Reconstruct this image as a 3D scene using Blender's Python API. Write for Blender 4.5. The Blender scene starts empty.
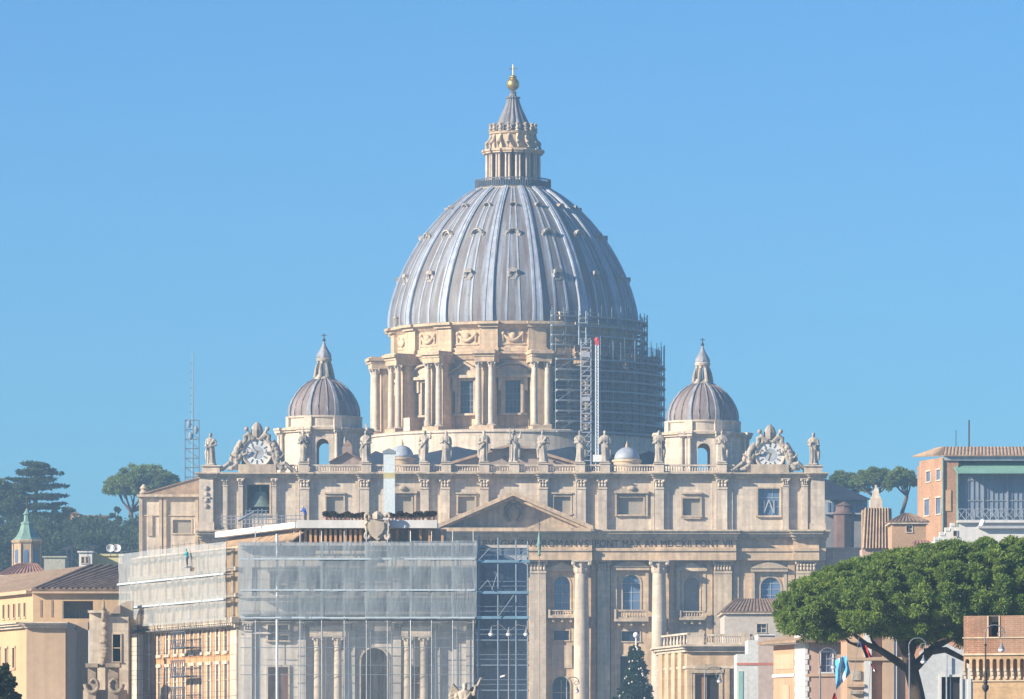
import bpy, math, random
import numpy as np
from mathutils import Matrix, Vector
R = math.radians
SC = bpy.context.scene
COL = SC.collection
# ------------------------------------------------------------------ camera, sky, sun, exposure
FOC, HC, YH = 6034.0, 1.7, 775.0
cam_d = bpy.data.cameras.new('camera'); cam = bpy.data.objects.new('camera', cam_d); COL.objects.link(cam)
cam.location = (0, 0, HC); cam.rotation_euler = (R(90), 0, 0)
cam_d.sensor_width = 36; cam_d.lens = 36*FOC/1024; cam_d.shift_y = (YH-349.5)/1024
cam_d.clip_start = 1; cam_d.clip_end = 12000
SC.camera = cam
SUN_AZ, SUN_EL = 27.0, 23.0          # degrees off the facade plane (from the left, in front), elevation
sdir = Vector((-math.cos(R(SUN_AZ))*math.cos(R(SUN_EL)), -math.sin(R(SUN_AZ))*math.cos(R(SUN_EL)), math.sin(R(SUN_EL))))
world = bpy.data.worlds.new('World'); SC.world = world; world.use_nodes = True
wt = world.node_tree; bg = wt.nodes['Background']
sky = wt.nodes.new('ShaderNodeTexSky'); sky.sky_type = 'NISHITA'; sky.sun_disc = False
sky.sun_elevation = R(SUN_EL); sky.sun_rotation = math.atan2(sdir.x, sdir.y)
sky.altitude = 50; sky.air_density = 1.0; sky.dust_density = 0.25; sky.ozone_density = 3.0
tint = wt.nodes.new('ShaderNodeMix'); tint.data_type = 'RGBA'; tint.blend_type = 'MULTIPLY'; tint.inputs[0].default_value = 1.0
wt.links.new(sky.outputs[0], tint.inputs[6]); tint.inputs[7].default_value = (0.425, 0.89, 1.40, 1)
wt.links.new(tint.outputs[2], bg.inputs[0]); bg.inputs[1].default_value = 0.0525
sun_d = bpy.data.lights.new('sun', 'SUN'); sun = bpy.data.objects.new('sun', sun_d); COL.objects.link(sun)
sun_d.energy = 5.0; sun_d.angle = R(0.5); sun_d.color = (1.0, 0.87, 0.69)
sun.rotation_euler = (-sdir).to_track_quat('-Z', 'Y').to_euler(); sun.location = (-200, 300, 200)
vs = SC.view_settings; vs.view_transform = 'Standard'; vs.look = 'None'; vs.exposure = 0.95; vs.gamma = 1; vs.use_curve_mapping = False
SC.cycles.use_denoising = True
SC.cycles.max_bounces = 6; SC.cycles.transparent_max_bounces = 12; SC.cycles.volume_bounces = 1
# ------------------------------------------------------------------ helpers
def tag(o, label=None, cat=None, group=None, kind=None):
    for k, v in (('label', label), ('category', cat), ('group', group), ('kind', kind)):
        if v: o[k] = v
    return o
def thing(name, label, cat, loc=(0, 0, 0), rz=0, group=None):
    o = bpy.data.objects.new(name, None); COL.objects.link(o)
    o.location = loc; o.rotation_euler = (0, 0, rz); o.empty_display_size = .5
    return tag(o, label, cat, group)
KIDS = {}
def kids(o): return KIDS.get(o.name, [])
def copy_tree(o, parent=None):
    c = o.copy(); COL.objects.link(c)
    if parent is not None:
        c.parent = parent; KIDS.setdefault(parent.name, []).append(c)
    for ch in kids(o): copy_tree(ch, c)
    return c
def base_of(o):
    while o.parent: o = o.parent
    return Vector(o.location)
def finish(me, name, mat, parent, smooth, origin=None):
    if mat: me.materials.append(mat)
    if smooth:
        me.polygons.foreach_set('use_smooth', [True]*len(me.polygons))
        if smooth < 179: me.set_sharp_from_angle(angle=R(smooth))
    o = bpy.data.objects.new(name, me); COL.objects.link(o)
    if parent is not None:
        o.parent = parent; KIDS.setdefault(parent.name, []).append(o)
    return o
class Fr:
    """a vertical plane at distance Y: reference pixel -> metres"""
    def __init__(s, Y): s.Y = Y; s.s = Y/FOC
    def X(s, u): return (u-512)*s.s
    def Z(s, v): return HC+(YH-v)*s.s
def P(u, v, Y): return Vector(((u-512)*Y/FOC, Y, HC+(YH-v)*Y/FOC))
class MB:
    def __init__(s, M=None): s.v = []; s.f = []; s.M = M
    def add(s, vs, fs):
        b = len(s.v)
        if s.M is not None: vs = [s.M @ Vector(p) for p in vs]
        s.v.extend([tuple(p) for p in vs]); s.f.extend([tuple(i+b for i in f) for f in fs])
        return s
    def box(s, x0, x1, y0, y1, z0, z1):
        if x0 > x1: x0, x1 = x1, x0
        if y0 > y1: y0, y1 = y1, y0
        if z0 > z1: z0, z1 = z1, z0
        return s.add([(x0,y0,z0),(x1,y0,z0),(x1,y1,z0),(x0,y1,z0),(x0,y0,z1),(x1,y0,z1),(x1,y1,z1),(x0,y1,z1)],
              [(0,3,2,1),(4,5,6,7),(0,1,5,4),(1,2,6,5),(2,3,7,6),(3,0,4,7)])
    def p(s, F, u0, u1, v0, v1, d0, d1): return s.box(F.X(u0), F.X(u1), F.Y+d0, F.Y+d1, F.Z(v1), F.Z(v0))
    def prism(s, pts, y0, y1):                    # pts (x,z) counter-clockwise seen from -y
        n = len(pts)
        vs = [(x, y0, z) for x, z in pts]+[(x, y1, z) for x, z in pts]
        fs = [tuple(range(n)), tuple(range(2*n-1, n-1, -1))]+[(i, i+n, (i+1) % n+n, (i+1) % n) for i in range(n)]
        return s.add(vs, fs)
    def pp(s, F, pts, d0, d1): return s.prism([(F.X(u), F.Z(v)) for u, v in pts], F.Y+d0, F.Y+d1)
    def hprism(s, pts, z0, z1):                   # plan polygon (x,y) extruded upwards
        n = len(pts)
        vs = [(x, y, z0) for x, y in pts]+[(x, y, z1) for x, y in pts]
        fs = [tuple(range(n-1, -1, -1)), tuple(range(n, 2*n))]+[(i, (i+1) % n, (i+1) % n+n, i+n) for i in range(n)]
        return s.add(vs, fs)
    def poly(s, pts): return s.add(pts, [tuple(range(len(pts)))])
    def lathe(s, prof, c=(0, 0), n=24, a0=0.0, a1=2*math.pi, mod=None, caps=True):
        full = abs(a1-a0-2*math.pi) < 1e-6; m = n if full else n+1
        vs = []
        for r, z in prof:
            for i in range(m):
                a = a0+(a1-a0)*i/n; q = r if mod is None else r*mod(a, z)
                vs.append((c[0]+q*math.sin(a), c[1]-q*math.cos(a), z))
        fs = []
        for j in range(len(prof)-1):
            for i in range(n):
                k = (i+1) % m
                fs.append((j*m+i, j*m+k, (j+1)*m+k, (j+1)*m+i))
        if caps and full and prof[0][0] > 1e-4: fs.append(tuple(range(m-1, -1, -1)))
        if caps and full and prof[-1][0] > 1e-4: fs.append(tuple((len(prof)-1)*m+i for i in range(m)))
        return s.add(vs, fs)
    def path(s, pts, rad, n=6, cap=True):
        pts = [Vector(p) for p in pts]; k = len(pts)
        if not isinstance(rad, (list, tuple)): rad = [rad]*k
        vs = []; up = Vector((0.13, 0.21, 1)).normalized()
        for i, p in enumerate(pts):
            d = (pts[min(i+1, k-1)]-pts[max(i-1, 0)])
            d = d.normalized() if d.length > 1e-9 else Vector((0, 0, 1))
            a = d.cross(up)
            if a.length < .05: a = d.cross(Vector((1, 0, 0)))
            a.normalize(); b = d.cross(a).normalized()
            for j in range(n):
                t = 2*math.pi*j/n; vs.append(p+rad[i]*(math.cos(t)*a+math.sin(t)*b))
        fs = [(i*n+j, (i+1)*n+j, (i+1)*n+(j+1) % n, i*n+(j+1) % n) for i in range(k-1) for j in range(n)]
        if cap: fs += [tuple(range(n)), tuple(range(k*n-1, (k-1)*n-1, -1))]
        return s.add(vs, fs)
    def tube(s, a, b, r, n=5, r2=None): return s.path([a, b], [r, r if r2 is None else r2], n)
    def ball(s, c, r, nu=10, nv=7):
        if not isinstance(r, (list, tuple)): r = (r, r, r)
        vs = [(c[0], c[1], c[2]-r[2])]
        for j in range(1, nv):
            ph = math.pi*j/nv-math.pi/2
            for i in range(nu):
                t = 2*math.pi*i/nu
                vs.append((c[0]+r[0]*math.cos(ph)*math.cos(t), c[1]+r[1]*math.cos(ph)*math.sin(t), c[2]+r[2]*math.sin(ph)))
        vs.append((c[0], c[1], c[2]+r[2])); last = len(vs)-1
        fs = [(0, 1+(i+1) % nu, 1+i) for i in range(nu)]
        for j in range(nv-2):
            for i in range(nu):
                a = 1+j*nu+i; b = 1+j*nu+(i+1) % nu; fs.append((a, b, b+nu, a+nu))
        o = 1+(nv-2)*nu
        fs += [(o+i, o+(i+1) % nu, last) for i in range(nu)]
        return s.add(vs, fs)
    def loft(s, rings):                            # closed rings of equal count, capped
        n = len(rings[0]); vs = [p for r in rings for p in r]
        fs = [(j*n+i, j*n+(i+1) % n, (j+1)*n+(i+1) % n, (j+1)*n+i) for j in range(len(rings)-1) for i in range(n)]
        fs += [tuple(range(n-1, -1, -1)), tuple((len(rings)-1)*n+i for i in range(n))]
        return s.add(vs, fs)
    def corr(s, a, b, c, d, n, h, th=.12):          # corrugated sheet a-b (low edge), d-c (high edge): n tile rows
        a, b, c, d = map(Vector, (a, b, c, d)); nn = (b-a).cross(d-a).normalized(); m = 6*n
        vs = []
        for i in range(m+1):
            t = i/m; o = nn*h*abs(math.sin(math.pi*t*n))
            vs += [a.lerp(b, t)+o, d.lerp(c, t)+o, a.lerp(b, t)-nn*th, d.lerp(c, t)-nn*th]
        fs = []
        for i in range(m):
            k = 4*i; fs += [(k, k+4, k+5, k+1), (k+2, k+3, k+7, k+6), (k, k+2, k+6, k+4), (k+1, k+5, k+7, k+3)]
        fs += [(0, 1, 3, 2), (4*m, 4*m+2, 4*m+3, 4*m+1)]
        return s.add(vs, fs)
    def wall(s, x0, x1, z0, z1, y, th, holes=()):
        """front sheet at y with openings (hx0,hx1,hz0,hz1,arched), reveals th deep, closed round the rim"""
        xs = sorted({x0, x1, *[h[0] for h in holes], *[h[1] for h in holes]}); zs = sorted({z0, z1, *[h[2] for h in holes], *[h[3] for h in holes]})
        xs = [x for x in xs if x0-1e-6 <= x <= x1+1e-6]; zs = [z for z in zs if z0-1e-6 <= z <= z1+1e-6]
        for i in range(len(xs)-1):
            for j in range(len(zs)-1):
                mx, mz = (xs[i]+xs[i+1])/2, (zs[j]+zs[j+1])/2
                if any(h[0] < mx < h[1] and h[2] < mz < h[3] for h in holes): continue
                s.poly([(xs[i], y, zs[j]), (xs[i+1], y, zs[j]), (xs[i+1], y, zs[j+1]), (xs[i], y, zs[j+1])])
                s.poly([(xs[i], y+th, zs[j+1]), (xs[i+1], y+th, zs[j+1]), (xs[i+1], y+th, zs[j]), (xs[i], y+th, zs[j])])
        for a, b in (((x0, z0), (x1, z0)), ((x1, z0), (x1, z1)), ((x1, z1), (x0, z1)), ((x0, z1), (x0, z0))):
            s.poly([(a[0], y, a[1]), (a[0], y+th, a[1]), (b[0], y+th, b[1]), (b[0], y, b[1])])
        for h in holes:
            hx0, hx1, hz0, hz1 = h[:4]; arch = len(h) > 4 and h[4]
            if arch:
                r = (hx1-hx0)/2; cx = (hx0+hx1)/2; hz = hz1-r; N = 10
                arc = [(cx+r*math.cos(math.pi*k/N), hz+r*math.sin(math.pi*k/N)) for k in range(N+1)]
                for yy in (y, y+th):
                    for k in range(N//2):
                        s.poly([(hx1, yy, hz1), (arc[k+1][0], yy, arc[k+1][1]), (arc[k][0], yy, arc[k][1])])
                        s.poly([(hx0, yy, hz1), (arc[N-k][0], yy, arc[N-k][1]), (arc[N-k-1][0], yy, arc[N-k-1][1])])
                rim = [(hx0, hz0), (hx1, hz0)]+arc
            else: rim = [(hx0, hz0), (hx1, hz0), (hx1, hz1), (hx0, hz1)]
            for k in range(len(rim)):
                a, b = rim[k], rim[(k+1) % len(rim)]
                if abs(a[0]-b[0])+abs(a[1]-b[1]) < 1e-6: continue
                s.poly([(b[0], y, b[1]), (b[0], y+th, b[1]), (a[0], y+th, a[1]), (a[0], y, a[1])])
        return s
    def build(s, name, mat, parent=None, smooth=0, remesh=0, origin=None):
        o3 = base_of(parent) if parent is not None else origin
        if o3 is None:
            A = np.array(s.v); lo, hi = A.min(0), A.max(0); o3 = Vector(((lo[0]+hi[0])/2, (lo[1]+hi[1])/2, lo[2]))
        o3 = Vector(o3)
        me = bpy.data.meshes.new(name)
        me.from_pydata([(x-o3.x, y-o3.y, z-o3.z) for x, y, z in s.v], [], s.f); me.validate(); me.update()
        o = finish(me, name, mat, parent, smooth)
        if parent is None: o.location = o3
        if remesh:
            m = o.modifiers.new('remesh', 'REMESH'); m.mode = 'VOXEL'; m.voxel_size = remesh; m.use_smooth_shade = True
        return o
# ------------------------------------------------------------------ procedural materials
def mat(name, col, rough=.85, var=.2, scale=.25, streak=0., fine=.12, bump=0., brick=None, metal=0., col2=None, stain=None, stain_amt=.5, spec=.3):
    m = bpy.data.materials.new(name); m.use_nodes = True; nt = m.node_tree; N = nt.nodes; L = nt.links
    b = N['Principled BSDF']; b.inputs['Roughness'].default_value = rough; b.inputs['Metallic'].default_value = metal
    b.inputs['Specular IOR Level'].default_value = spec
    geo = N.new('ShaderNodeNewGeometry')
    def noise(sc, vec=None, detail=4):
        n = N.new('ShaderNodeTexNoise'); n.inputs['Scale'].default_value = sc; n.inputs['Detail'].default_value = detail
        L.new(vec or geo.outputs['Position'], n.inputs['Vector']); return n.outputs['Fac']
    def ramp(f, lo, hi, a=.3, c=.7):
        r = N.new('ShaderNodeMapRange'); r.inputs[1].default_value = a; r.inputs[2].default_value = c; r.inputs[3].default_value = lo; r.inputs[4].default_value = hi
        L.new(f, r.inputs[0]); return r.outputs[0]
    def mixc(f, A, B, mode='MIX'):
        x = N.new('ShaderNodeMix'); x.data_type = 'RGBA'; x.blend_type = mode
        for sock, val in ((x.inputs[0], f), (x.inputs[6], A), (x.inputs[7], B)):
            if isinstance(val, (int, float)): sock.default_value = val
            elif isinstance(val, tuple): sock.default_value = (*val[:3], 1)
            else: L.new(val, sock)
        return x.outputs[2]
    c = tuple(col)
    if brick:
        w, h, mortar = brick
        sep = N.new('ShaderNodeSeparateXYZ'); L.new(geo.outputs['Position'], sep.inputs[0])
        ad = N.new('ShaderNodeMath'); ad.operation = 'ADD'; L.new(sep.outputs[0], ad.inputs[0]); L.new(sep.outputs[1], ad.inputs[1])
        cb = N.new('ShaderNodeCombineXYZ'); L.new(ad.outputs[0], cb.inputs[0]); L.new(sep.outputs[2], cb.inputs[1])
        br = N.new('ShaderNodeTexBrick'); L.new(cb.outputs[0], br.inputs['Vector'])
        br.inputs['Scale'].default_value = 1; br.inputs['Brick Width'].default_value = w; br.inputs['Row Height'].default_value = h
        br.inputs['Mortar Size'].default_value = h*.055
        br.inputs['Color1'].default_value = (*c, 1); br.inputs['Color2'].default_value = (*[x*.86 for x in c], 1); br.inputs['Mortar'].default_value = (*mortar, 1)
        cur = br.outputs['Color']
    else: cur = c
    if col2: cur = mixc(ramp(noise(scale*.6), 0, 1, .42, .6), cur, tuple(col2))
    g = ramp(noise(scale), 1-var, 1+var)
    cur = mixc(1.0, cur, g, 'MULTIPLY')
    if fine: cur = mixc(1.0, cur, ramp(noise(scale*9, detail=6), 1-fine, 1+fine), 'MULTIPLY')
    if streak:
        mp = N.new('ShaderNodeMapping'); mp.inputs['Scale'].default_value = (1.3, 1.3, .07); L.new(geo.outputs['Position'], mp.inputs[0])
        cur = mixc(1.0, cur, ramp(noise(1.1, mp.outputs[0], 5), 1-streak, 1+streak*.5), 'MULTIPLY')
    if stain:
        mp = N.new('ShaderNodeMapping'); mp.inputs['Scale'].default_value = (.5, .5, .16); L.new(geo.outputs['Position'], mp.inputs[0])
        cur = mixc(ramp(noise(.9, mp.outputs[0], 6), 0, stain_amt, .45, .75), cur, tuple(stain))
    if isinstance(cur, tuple): b.inputs['Base Color'].default_value = (*cur, 1)
    else: L.new(cur, b.inputs['Base Color'])
    if bump:
        bp = N.new('ShaderNodeBump'); bp.inputs['Strength'].default_value = bump; bp.inputs['Distance'].default_value = .15
        L.new(noise(scale*12, detail=6), bp.inputs['Height']); L.new(bp.outputs[0], b.inputs['Normal'])
    return m
def net_mat(name, col, opac, var=.15):
    m = bpy.data.materials.new(name); m.use_nodes = True; nt = m.node_tree; N = nt.nodes; L = nt.links
    N.remove(N['Principled BSDF']); out = N['Material Output']
    d = N.new('ShaderNodeBsdfDiffuse'); d.inputs[0].default_value = (*col, 1)
    tl = N.new('ShaderNodeBsdfTranslucent'); tl.inputs[0].default_value = (*col, 1)
    m1 = N.new('ShaderNodeMixShader'); m1.inputs[0].default_value = .3; L.new(d.outputs[0], m1.inputs[1]); L.new(tl.outputs[0], m1.inputs[2])
    t = N.new('ShaderNodeBsdfTransparent'); mx = N.new('ShaderNodeMixShader')
    geo = N.new('ShaderNodeNewGeometry'); mp = N.new('ShaderNodeMapping'); mp.inputs['Scale'].default_value = (1.5, 1.5, .45); L.new(geo.outputs['Position'], mp.inputs[0])
    n = N.new('ShaderNodeTexNoise'); n.inputs['Scale'].default_value = 1.2; n.inputs['Detail'].default_value = 5; L.new(mp.outputs[0], n.inputs[0])
    r = N.new('ShaderNodeMapRange'); r.inputs[1].default_value = .3; r.inputs[2].default_value = .7; r.inputs[3].default_value = opac-var; r.inputs[4].default_value = opac+var
    L.new(n.outputs[0], r.inputs[0]); L.new(r.outputs[0], mx.inputs[0]); L.new(t.outputs[0], mx.inputs[1]); L.new(m1.outputs[0], mx.inputs[2]); L.new(mx.outputs[0], out.inputs[0])
    return m
def leaf_mat(name, lo, hi, sc=.5):
    m = bpy.data.materials.new(name); m.use_nodes = True; nt = m.node_tree; N = nt.nodes; L = nt.links
    b = N['Principled BSDF']; b.inputs['Roughness'].default_value = .7; b.inputs['Specular IOR Level'].default_value = .2
    geo = N.new('ShaderNodeNewGeometry'); n = N.new('ShaderNodeTexNoise'); n.inputs['Scale'].default_value = sc; n.inputs['Detail'].default_value = 3
    L.new(geo.outputs['Position'], n.inputs[0])
    rnd = N.new('ShaderNodeMath'); rnd.operation = 'MULTIPLY_ADD'; rnd.inputs[1].default_value = .35; L.new(geo.outputs['Random Per Island'], rnd.inputs[0]); L.new(n.outputs[0], rnd.inputs[2])
    r = N.new('ShaderNodeMapRange'); r.inputs[1].default_value = .4; r.inputs[2].default_value = .95; L.new(rnd.outputs[0], r.inputs[0])
    x = N.new('ShaderNodeMix'); x.data_type = 'RGBA'; x.inputs[6].default_value = (*lo, 1); x.inputs[7].default_value = (*hi, 1)
    L.new(r.outputs[0], x.inputs[0]); L.new(x.outputs[2], b.inputs['Base Color'])
    tl = N.new('ShaderNodeBsdfTranslucent'); ms = N.new('ShaderNodeMixShader'); ms.inputs[0].default_value = .4
    L.new(x.outputs[2], tl.inputs[0]); L.new(b.outputs[0], ms.inputs[1]); L.new(tl.outputs[0], ms.inputs[2]); L.new(ms.outputs[0], N['Material Output'].inputs['Surface'])
    return m
STONE = mat('travertine', (.56, .45, .32), .85, .16, .12, streak=.3, fine=.14, bump=.25, brick=(2.3, .95, (.47, .38, .28)), stain=(.25, .21, .18), stain_amt=.55)
STONEP = mat('pale_travertine', (.61, .515, .405), .85, .14, .15, streak=.25, fine=.12, bump=.25, brick=(2.6, 1.1, (.52, .44, .345)), stain=(.29, .25, .21), stain_amt=.4)
STONEW = mat('warm_travertine', (.60, .445, .29), .85, .16, .12, streak=.28, fine=.14, bump=.25, brick=(2.3, .95, (.50, .37, .245)), stain=(.27, .21, .16), stain_amt=.42)
STATUE = mat('weathered_statue_stone', (.42, .365, .30), .9, .28, .6, streak=.4, fine=.2, stain=(.17, .155, .14), stain_amt=.6)
BRICKB = mat('attic_brickwork', (.30, .23, .19), .9, .2, .2, streak=.2, fine=.15)
PLAST = mat('cream_plaster', (.50, .345, .20), .9, .08, .2, streak=.1, fine=.05)
PLASTS = mat('sand_plaster', (.49, .35, .235), .9, .08, .2, streak=.1, fine=.05)
WHITE = mat('white_render', (.62, .61, .58), .85, .06, .2, streak=.1, fine=.05)
SALMON = mat('salmon_plaster', (.52, .285, .18), .9, .1, .3, streak=.12, fine=.06)
PINKB = mat('dusty_pink_plaster', (.47, .33, .26), .9, .1, .3, streak=.12, fine=.06)
ORANGEB = mat('orange_brick', (.53, .28, .13), .9, .1, .3, streak=.1, brick=(.5, .17, (.55, .38, .25)))
REDB = mat('red_brick', (.40, .22, .125), .9, .14, .3, streak=.12, brick=(.6, .2, (.42, .3, .22)))
BASTB = mat('bastion_brick', (.29, .145, .09), .9, .25, .6, streak=.12, brick=(.42, .13, (.42, .33, .25)), stain=(.36, .28, .21), stain_amt=.5)
TUFF = mat('bastion_ochre_stone', (.43, .295, .17), .9, .15, .5, streak=.12, brick=(.5, .12, (.42, .32, .22)))
TILE = mat('brown_roof_tile', (.22, .15, .105), .9, .3, .8, fine=.25)
TILER = mat('red_roof_tile', (.29, .15, .11), .9, .3, .8, fine=.25)
TILEO = mat('ochre_roof_tile', (.34, .24, .16), .9, .25, .8, fine=.2)
DLEAD = mat('dark_lead', (.022, .032, .055), .9, .2, .2, streak=.2, spec=.05)
PLEAD = mat('pale_lead', (.33, .37, .42), .55, .15, .5, streak=.2)
COPPER = mat('green_copper', (.19, .31, .265), .7, .2, .5, streak=.25)
GREENR = mat('green_awning_roof', (.17, .33, .27), .7, .1, .3)
GLASS = mat('dark_window_glass', (.035, .05, .075), .15, .3, .5, fine=0, spec=.5)
GLASSB = mat('blue_window_glass', (.09, .15, .26), .12, .25, .4, fine=0, spec=.6)
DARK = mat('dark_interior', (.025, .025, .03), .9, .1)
PANEG = mat('grey_window_pane', (.13, .14, .16), .3, .2, .6, fine=0, spec=.5)
SHUT = mat('stone_coloured_blind', (.30, .27, .225), .85, .1, .4)
STEEL = mat('scaffold_steel', (.42, .43, .45), .5, .1, 1, metal=.3)
STEELD = mat('dark_scaffold_steel', (.10, .12, .15), .6, .1, 1)
STEELB = mat('bluish_scaffold_steel', (.22, .28, .34), .55, .1, 1, metal=.2)
DECKD = mat('dark_scaffold_deck', (.14, .16, .19), .8, .15, 1)
DECK = mat('scaffold_deck', (.30, .31, .32), .8, .15, 1)
BLUEDECK = mat('blue_tarpaulin', (.15, .27, .37), .6, .15, .5)
GOLD = mat('gilded_bronze', (.55, .38, .10), .35, .1, 1, metal=.8)
IRON = mat('dark_iron', (.04, .042, .045), .6, .1, 2)
GREYP = mat('grey_lamp_paint', (.20, .22, .24), .5, .1, 2)
LAMPG = mat('white_lamp_glass', (.80, .82, .85), .3, .04, 2, fine=0)
BARK = mat('dark_pine_bark', (.10, .075, .06), .95, .3, 2, streak=.3, bump=.5)
BARKF = mat('far_bark', (.12, .09, .075), .95, .2, 1)
BRONZE = mat('green_bronze', (.12, .17, .15), .6, .2, 1)
PINE = leaf_mat('stone_pine_needles', (.10, .18, .04), (.28, .37, .075), .45)
PINEF = leaf_mat('distant_pine_needles', (.095, .15, .045), (.25, .33, .08), .15)
CEDAR = leaf_mat('cedar_needles', (.025, .05, .025), (.08, .125, .05), .12)
BUSH = leaf_mat('hill_foliage', (.025, .042, .022), (.075, .105, .045), .08)
BUSHG = leaf_mat('mid_green_foliage', (.045, .08, .03), (.12, .16, .06), .1)
XMAS = leaf_mat('fir_needles', (.015, .04, .022), (.05, .085, .045), .6)
NETF = net_mat('grey_debris_net', (.36, .42, .46), .62, .06)
NETW = net_mat('thin_white_net', (.54, .60, .64), .17, .05)
NETL = net_mat('pale_debris_net', (.47, .50, .51), .56, .14)
SHADE_VEIL = net_mat('painted_shade_veil', (.06, .10, .15), .2, .08)  # dark see-through colour that imitates shade, no real netting
NETB = net_mat('blue_debris_net', (.27, .36, .44), .45, .1)
SHEET = mat('white_sheet', (.80, .79, .77), .6, .04, .6)
# ------------------------------------------------------------------ ground, hill, haze
def ground_z(x, y):
    def sm(a, b, t):
        t = min(1, max(0, (t-a)/(b-a))); return t*t*(3-2*t)
    return 11*sm(450, 1000, y)+46*sm(1290, 1430, y)*(1-.25*sm(200, 700, abs(x)))
def sheet(name, y0, y1, ny, m, rough=0):
    rnd = random.Random(2); gv = []; gf = []; nx = 81
    for j in range(ny):
        for i in range(nx):
            x = -1200+2400*i/(nx-1); y = y0+(y1-y0)*j/(ny-1); z = ground_z(x, y)
            if rough and j > 3: z += rough*(rnd.uniform(-1, 1)+math.sin(x*.013+1.3)*1.3+math.sin(x*.031+y*.01))
            gv.append((x, y, z))
    for j in range(ny-1):
        for i in range(nx-1): a = j*nx+i; gf.append((a, a+1, a+1+nx, a+nx))
    return tag(MB().add(gv, gf).build(name, m, None, 60, origin=(0, y0, 0)), kind='structure')
sheet('ground', -150, 1290, 60, mat('city_paving', (.20, .19, .175), .95, .25, .02, fine=.2))
sheet('hill', 1290, 1850, 40, mat('wooded_hillside', (.045, .065, .03), .95, .45, .05, fine=.3), 1.6)
def hull(x0, x1, y0, y1, z0, z1, name, m):
    return MB().box(x0, x1, y0, y1, z0, z1).build(name, m)
hm = bpy.data.materials.new('haze_air'); hm.use_nodes = True
hn = hm.node_tree; hn.nodes.remove(hn.nodes['Principled BSDF'])
pv = hn.nodes.new('ShaderNodeVolumePrincipled'); pv.inputs['Density'].default_value = .00017; pv.inputs['Color'].default_value = (.43, .715, 1.0, 1); pv.inputs['Anisotropy'].default_value = 0.0
hn.links.new(pv.outputs[0], hn.nodes['Material Output'].inputs['Volume'])
tag(hull(-1215, 1215, -160, 1865, -3, 172, 'haze', hm), kind='stuff')
# ------------------------------------------------------------------ shared architectural parts
def window(parent, F, u0, u1, v0, v1, d, fm, pm, arch=False, mull=(1, 1), fw=1.2, name='window', pd=.35, proud=.12, label=None):
    """a frame set round an opening, its pane a sub-part"""
    x0, x1, z0, z1 = F.X(u0), F.X(u1), F.Z(v1), F.Z(v0); y = F.Y+d; w = fw*F.s; e = .004
    b = MB()
    if arch:
        r = (x1-x0)/2; cx = (x0+x1)/2; zs = z1-r; n = 12
        for k in range(n):
            a, c = math.pi*k/n, math.pi*(k+1)/n
            q = [(cx+rr*math.cos(t), zs+rr*math.sin(t)) for rr, t in ((r+e, a), (r+w, a), (r+w, c), (r+e, c))]
            b.prism(q, y-proud, y+.1)
        b.box(x0-w, x0-e, y-proud, y+.1, z0, zs); b.box(x1+e, x1+w, y-proud, y+.1, z0, zs)
    else:
        b.box(x0-w, x1+w, y-proud, y+.1, z1+e, z1+w); b.box(x0-w, x0-e, y-proud, y+.1, z0, z1); b.box(x1+e, x1+w, y-proud, y+.1, z0, z1)
    b.box(x0-w*1.3, x1+w*1.3, y-proud*1.8, y+.1, z0-w, z0-e)
    fr = b.build(name, fm, parent)
    p = MB()
    if arch:
        pts = [(x0-e, z0-e), (x1+e, z0-e)]+[(cx+(r+e)*math.cos(math.pi*k/12), zs+(r+e)*math.sin(math.pi*k/12)) for k in range(13)]
        p.prism(pts, y+pd, y+pd+.08)
    else: p.box(x0-e, x1+e, y+pd, y+pd+.08, z0-e, z1+e)
    p.build('pane', pm, fr)
    if mull != (1, 1):
        g = MB(); t = .16*F.s+.03
        for i in range(1, mull[0]): x = x0+(x1-x0)*i/mull[0]; g.box(x-t, x+t, y+pd-.09, y+pd-.01, z0, z1-(0 if not arch else .35*r))
        for j in range(1, mull[1]): z = z0+(z1-z0)*j/mull[1]; g.box(x0, x1, y+pd-.085, y+pd-.012, z-t, z+t)
        g.build('glazing_bar', fm if pm is not GLASSB else PLEAD, fr)
    return fr
def capital_leaves(b, cx, cy, r, z0, z1, n=24):
    h = z1-z0
    b.lathe([(r*.98, z0), (r*1.06, z0+h*.05), (r*1.16, z0+h*.38), (r*1.04, z0+h*.40), (r*1.34, z0+h*.72), (r*1.1, z0+h*.74), (r*1.38, z0+h*.86)], (cx, cy), n, mod=lambda a, z: 1+.08*math.cos(8*a))
    for sx in (-1, 1):
        for sy in (-1, 1): b.ball((cx+sx*r*1.22, cy+sy*r*1.22, z0+h*.74), r*.34, 6, 5)
    b.box(cx-r*1.5, cx+r*1.5, cy-r*1.5, cy+r*1.5, z0+h*.87, z1)
def column(parent, cx, cy, r, z0, z1, m, hcap=None, n=24, name='column', sub=True):
    hc = hcap or r*2.1; hb = r*.75
    prof = [(r*(1-.15*max(0, (t-.33)/.67)**1.6), z0+hb+(z1-hc-z0-hb)*t) for t in [0, .2, .33, .5, .66, .8, .92, 1]]
    c = MB().lathe(prof, (cx, cy), n).build(name, m, parent, 50)
    k = MB(); capital_leaves(k, cx, cy, r*.87, z1-hc, z1, n); k.build('capital', m, c, 40)
    bb = MB().lathe([(r*1.32, z0+hb*.3), (r*1.36, z0+hb*.45), (r*1.3, z0+hb*.6), (r*1.12, z0+hb*.7), (r*1.18, z0+hb*.85), (r*1.02, z0+hb)], (cx, cy), n)
    bb.box(cx-r*1.4, cx+r*1.4, cy-r*1.4, cy+r*1.4, z0, z0+hb*.3); bb.build('base', m, c, 40)
    return c
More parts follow.
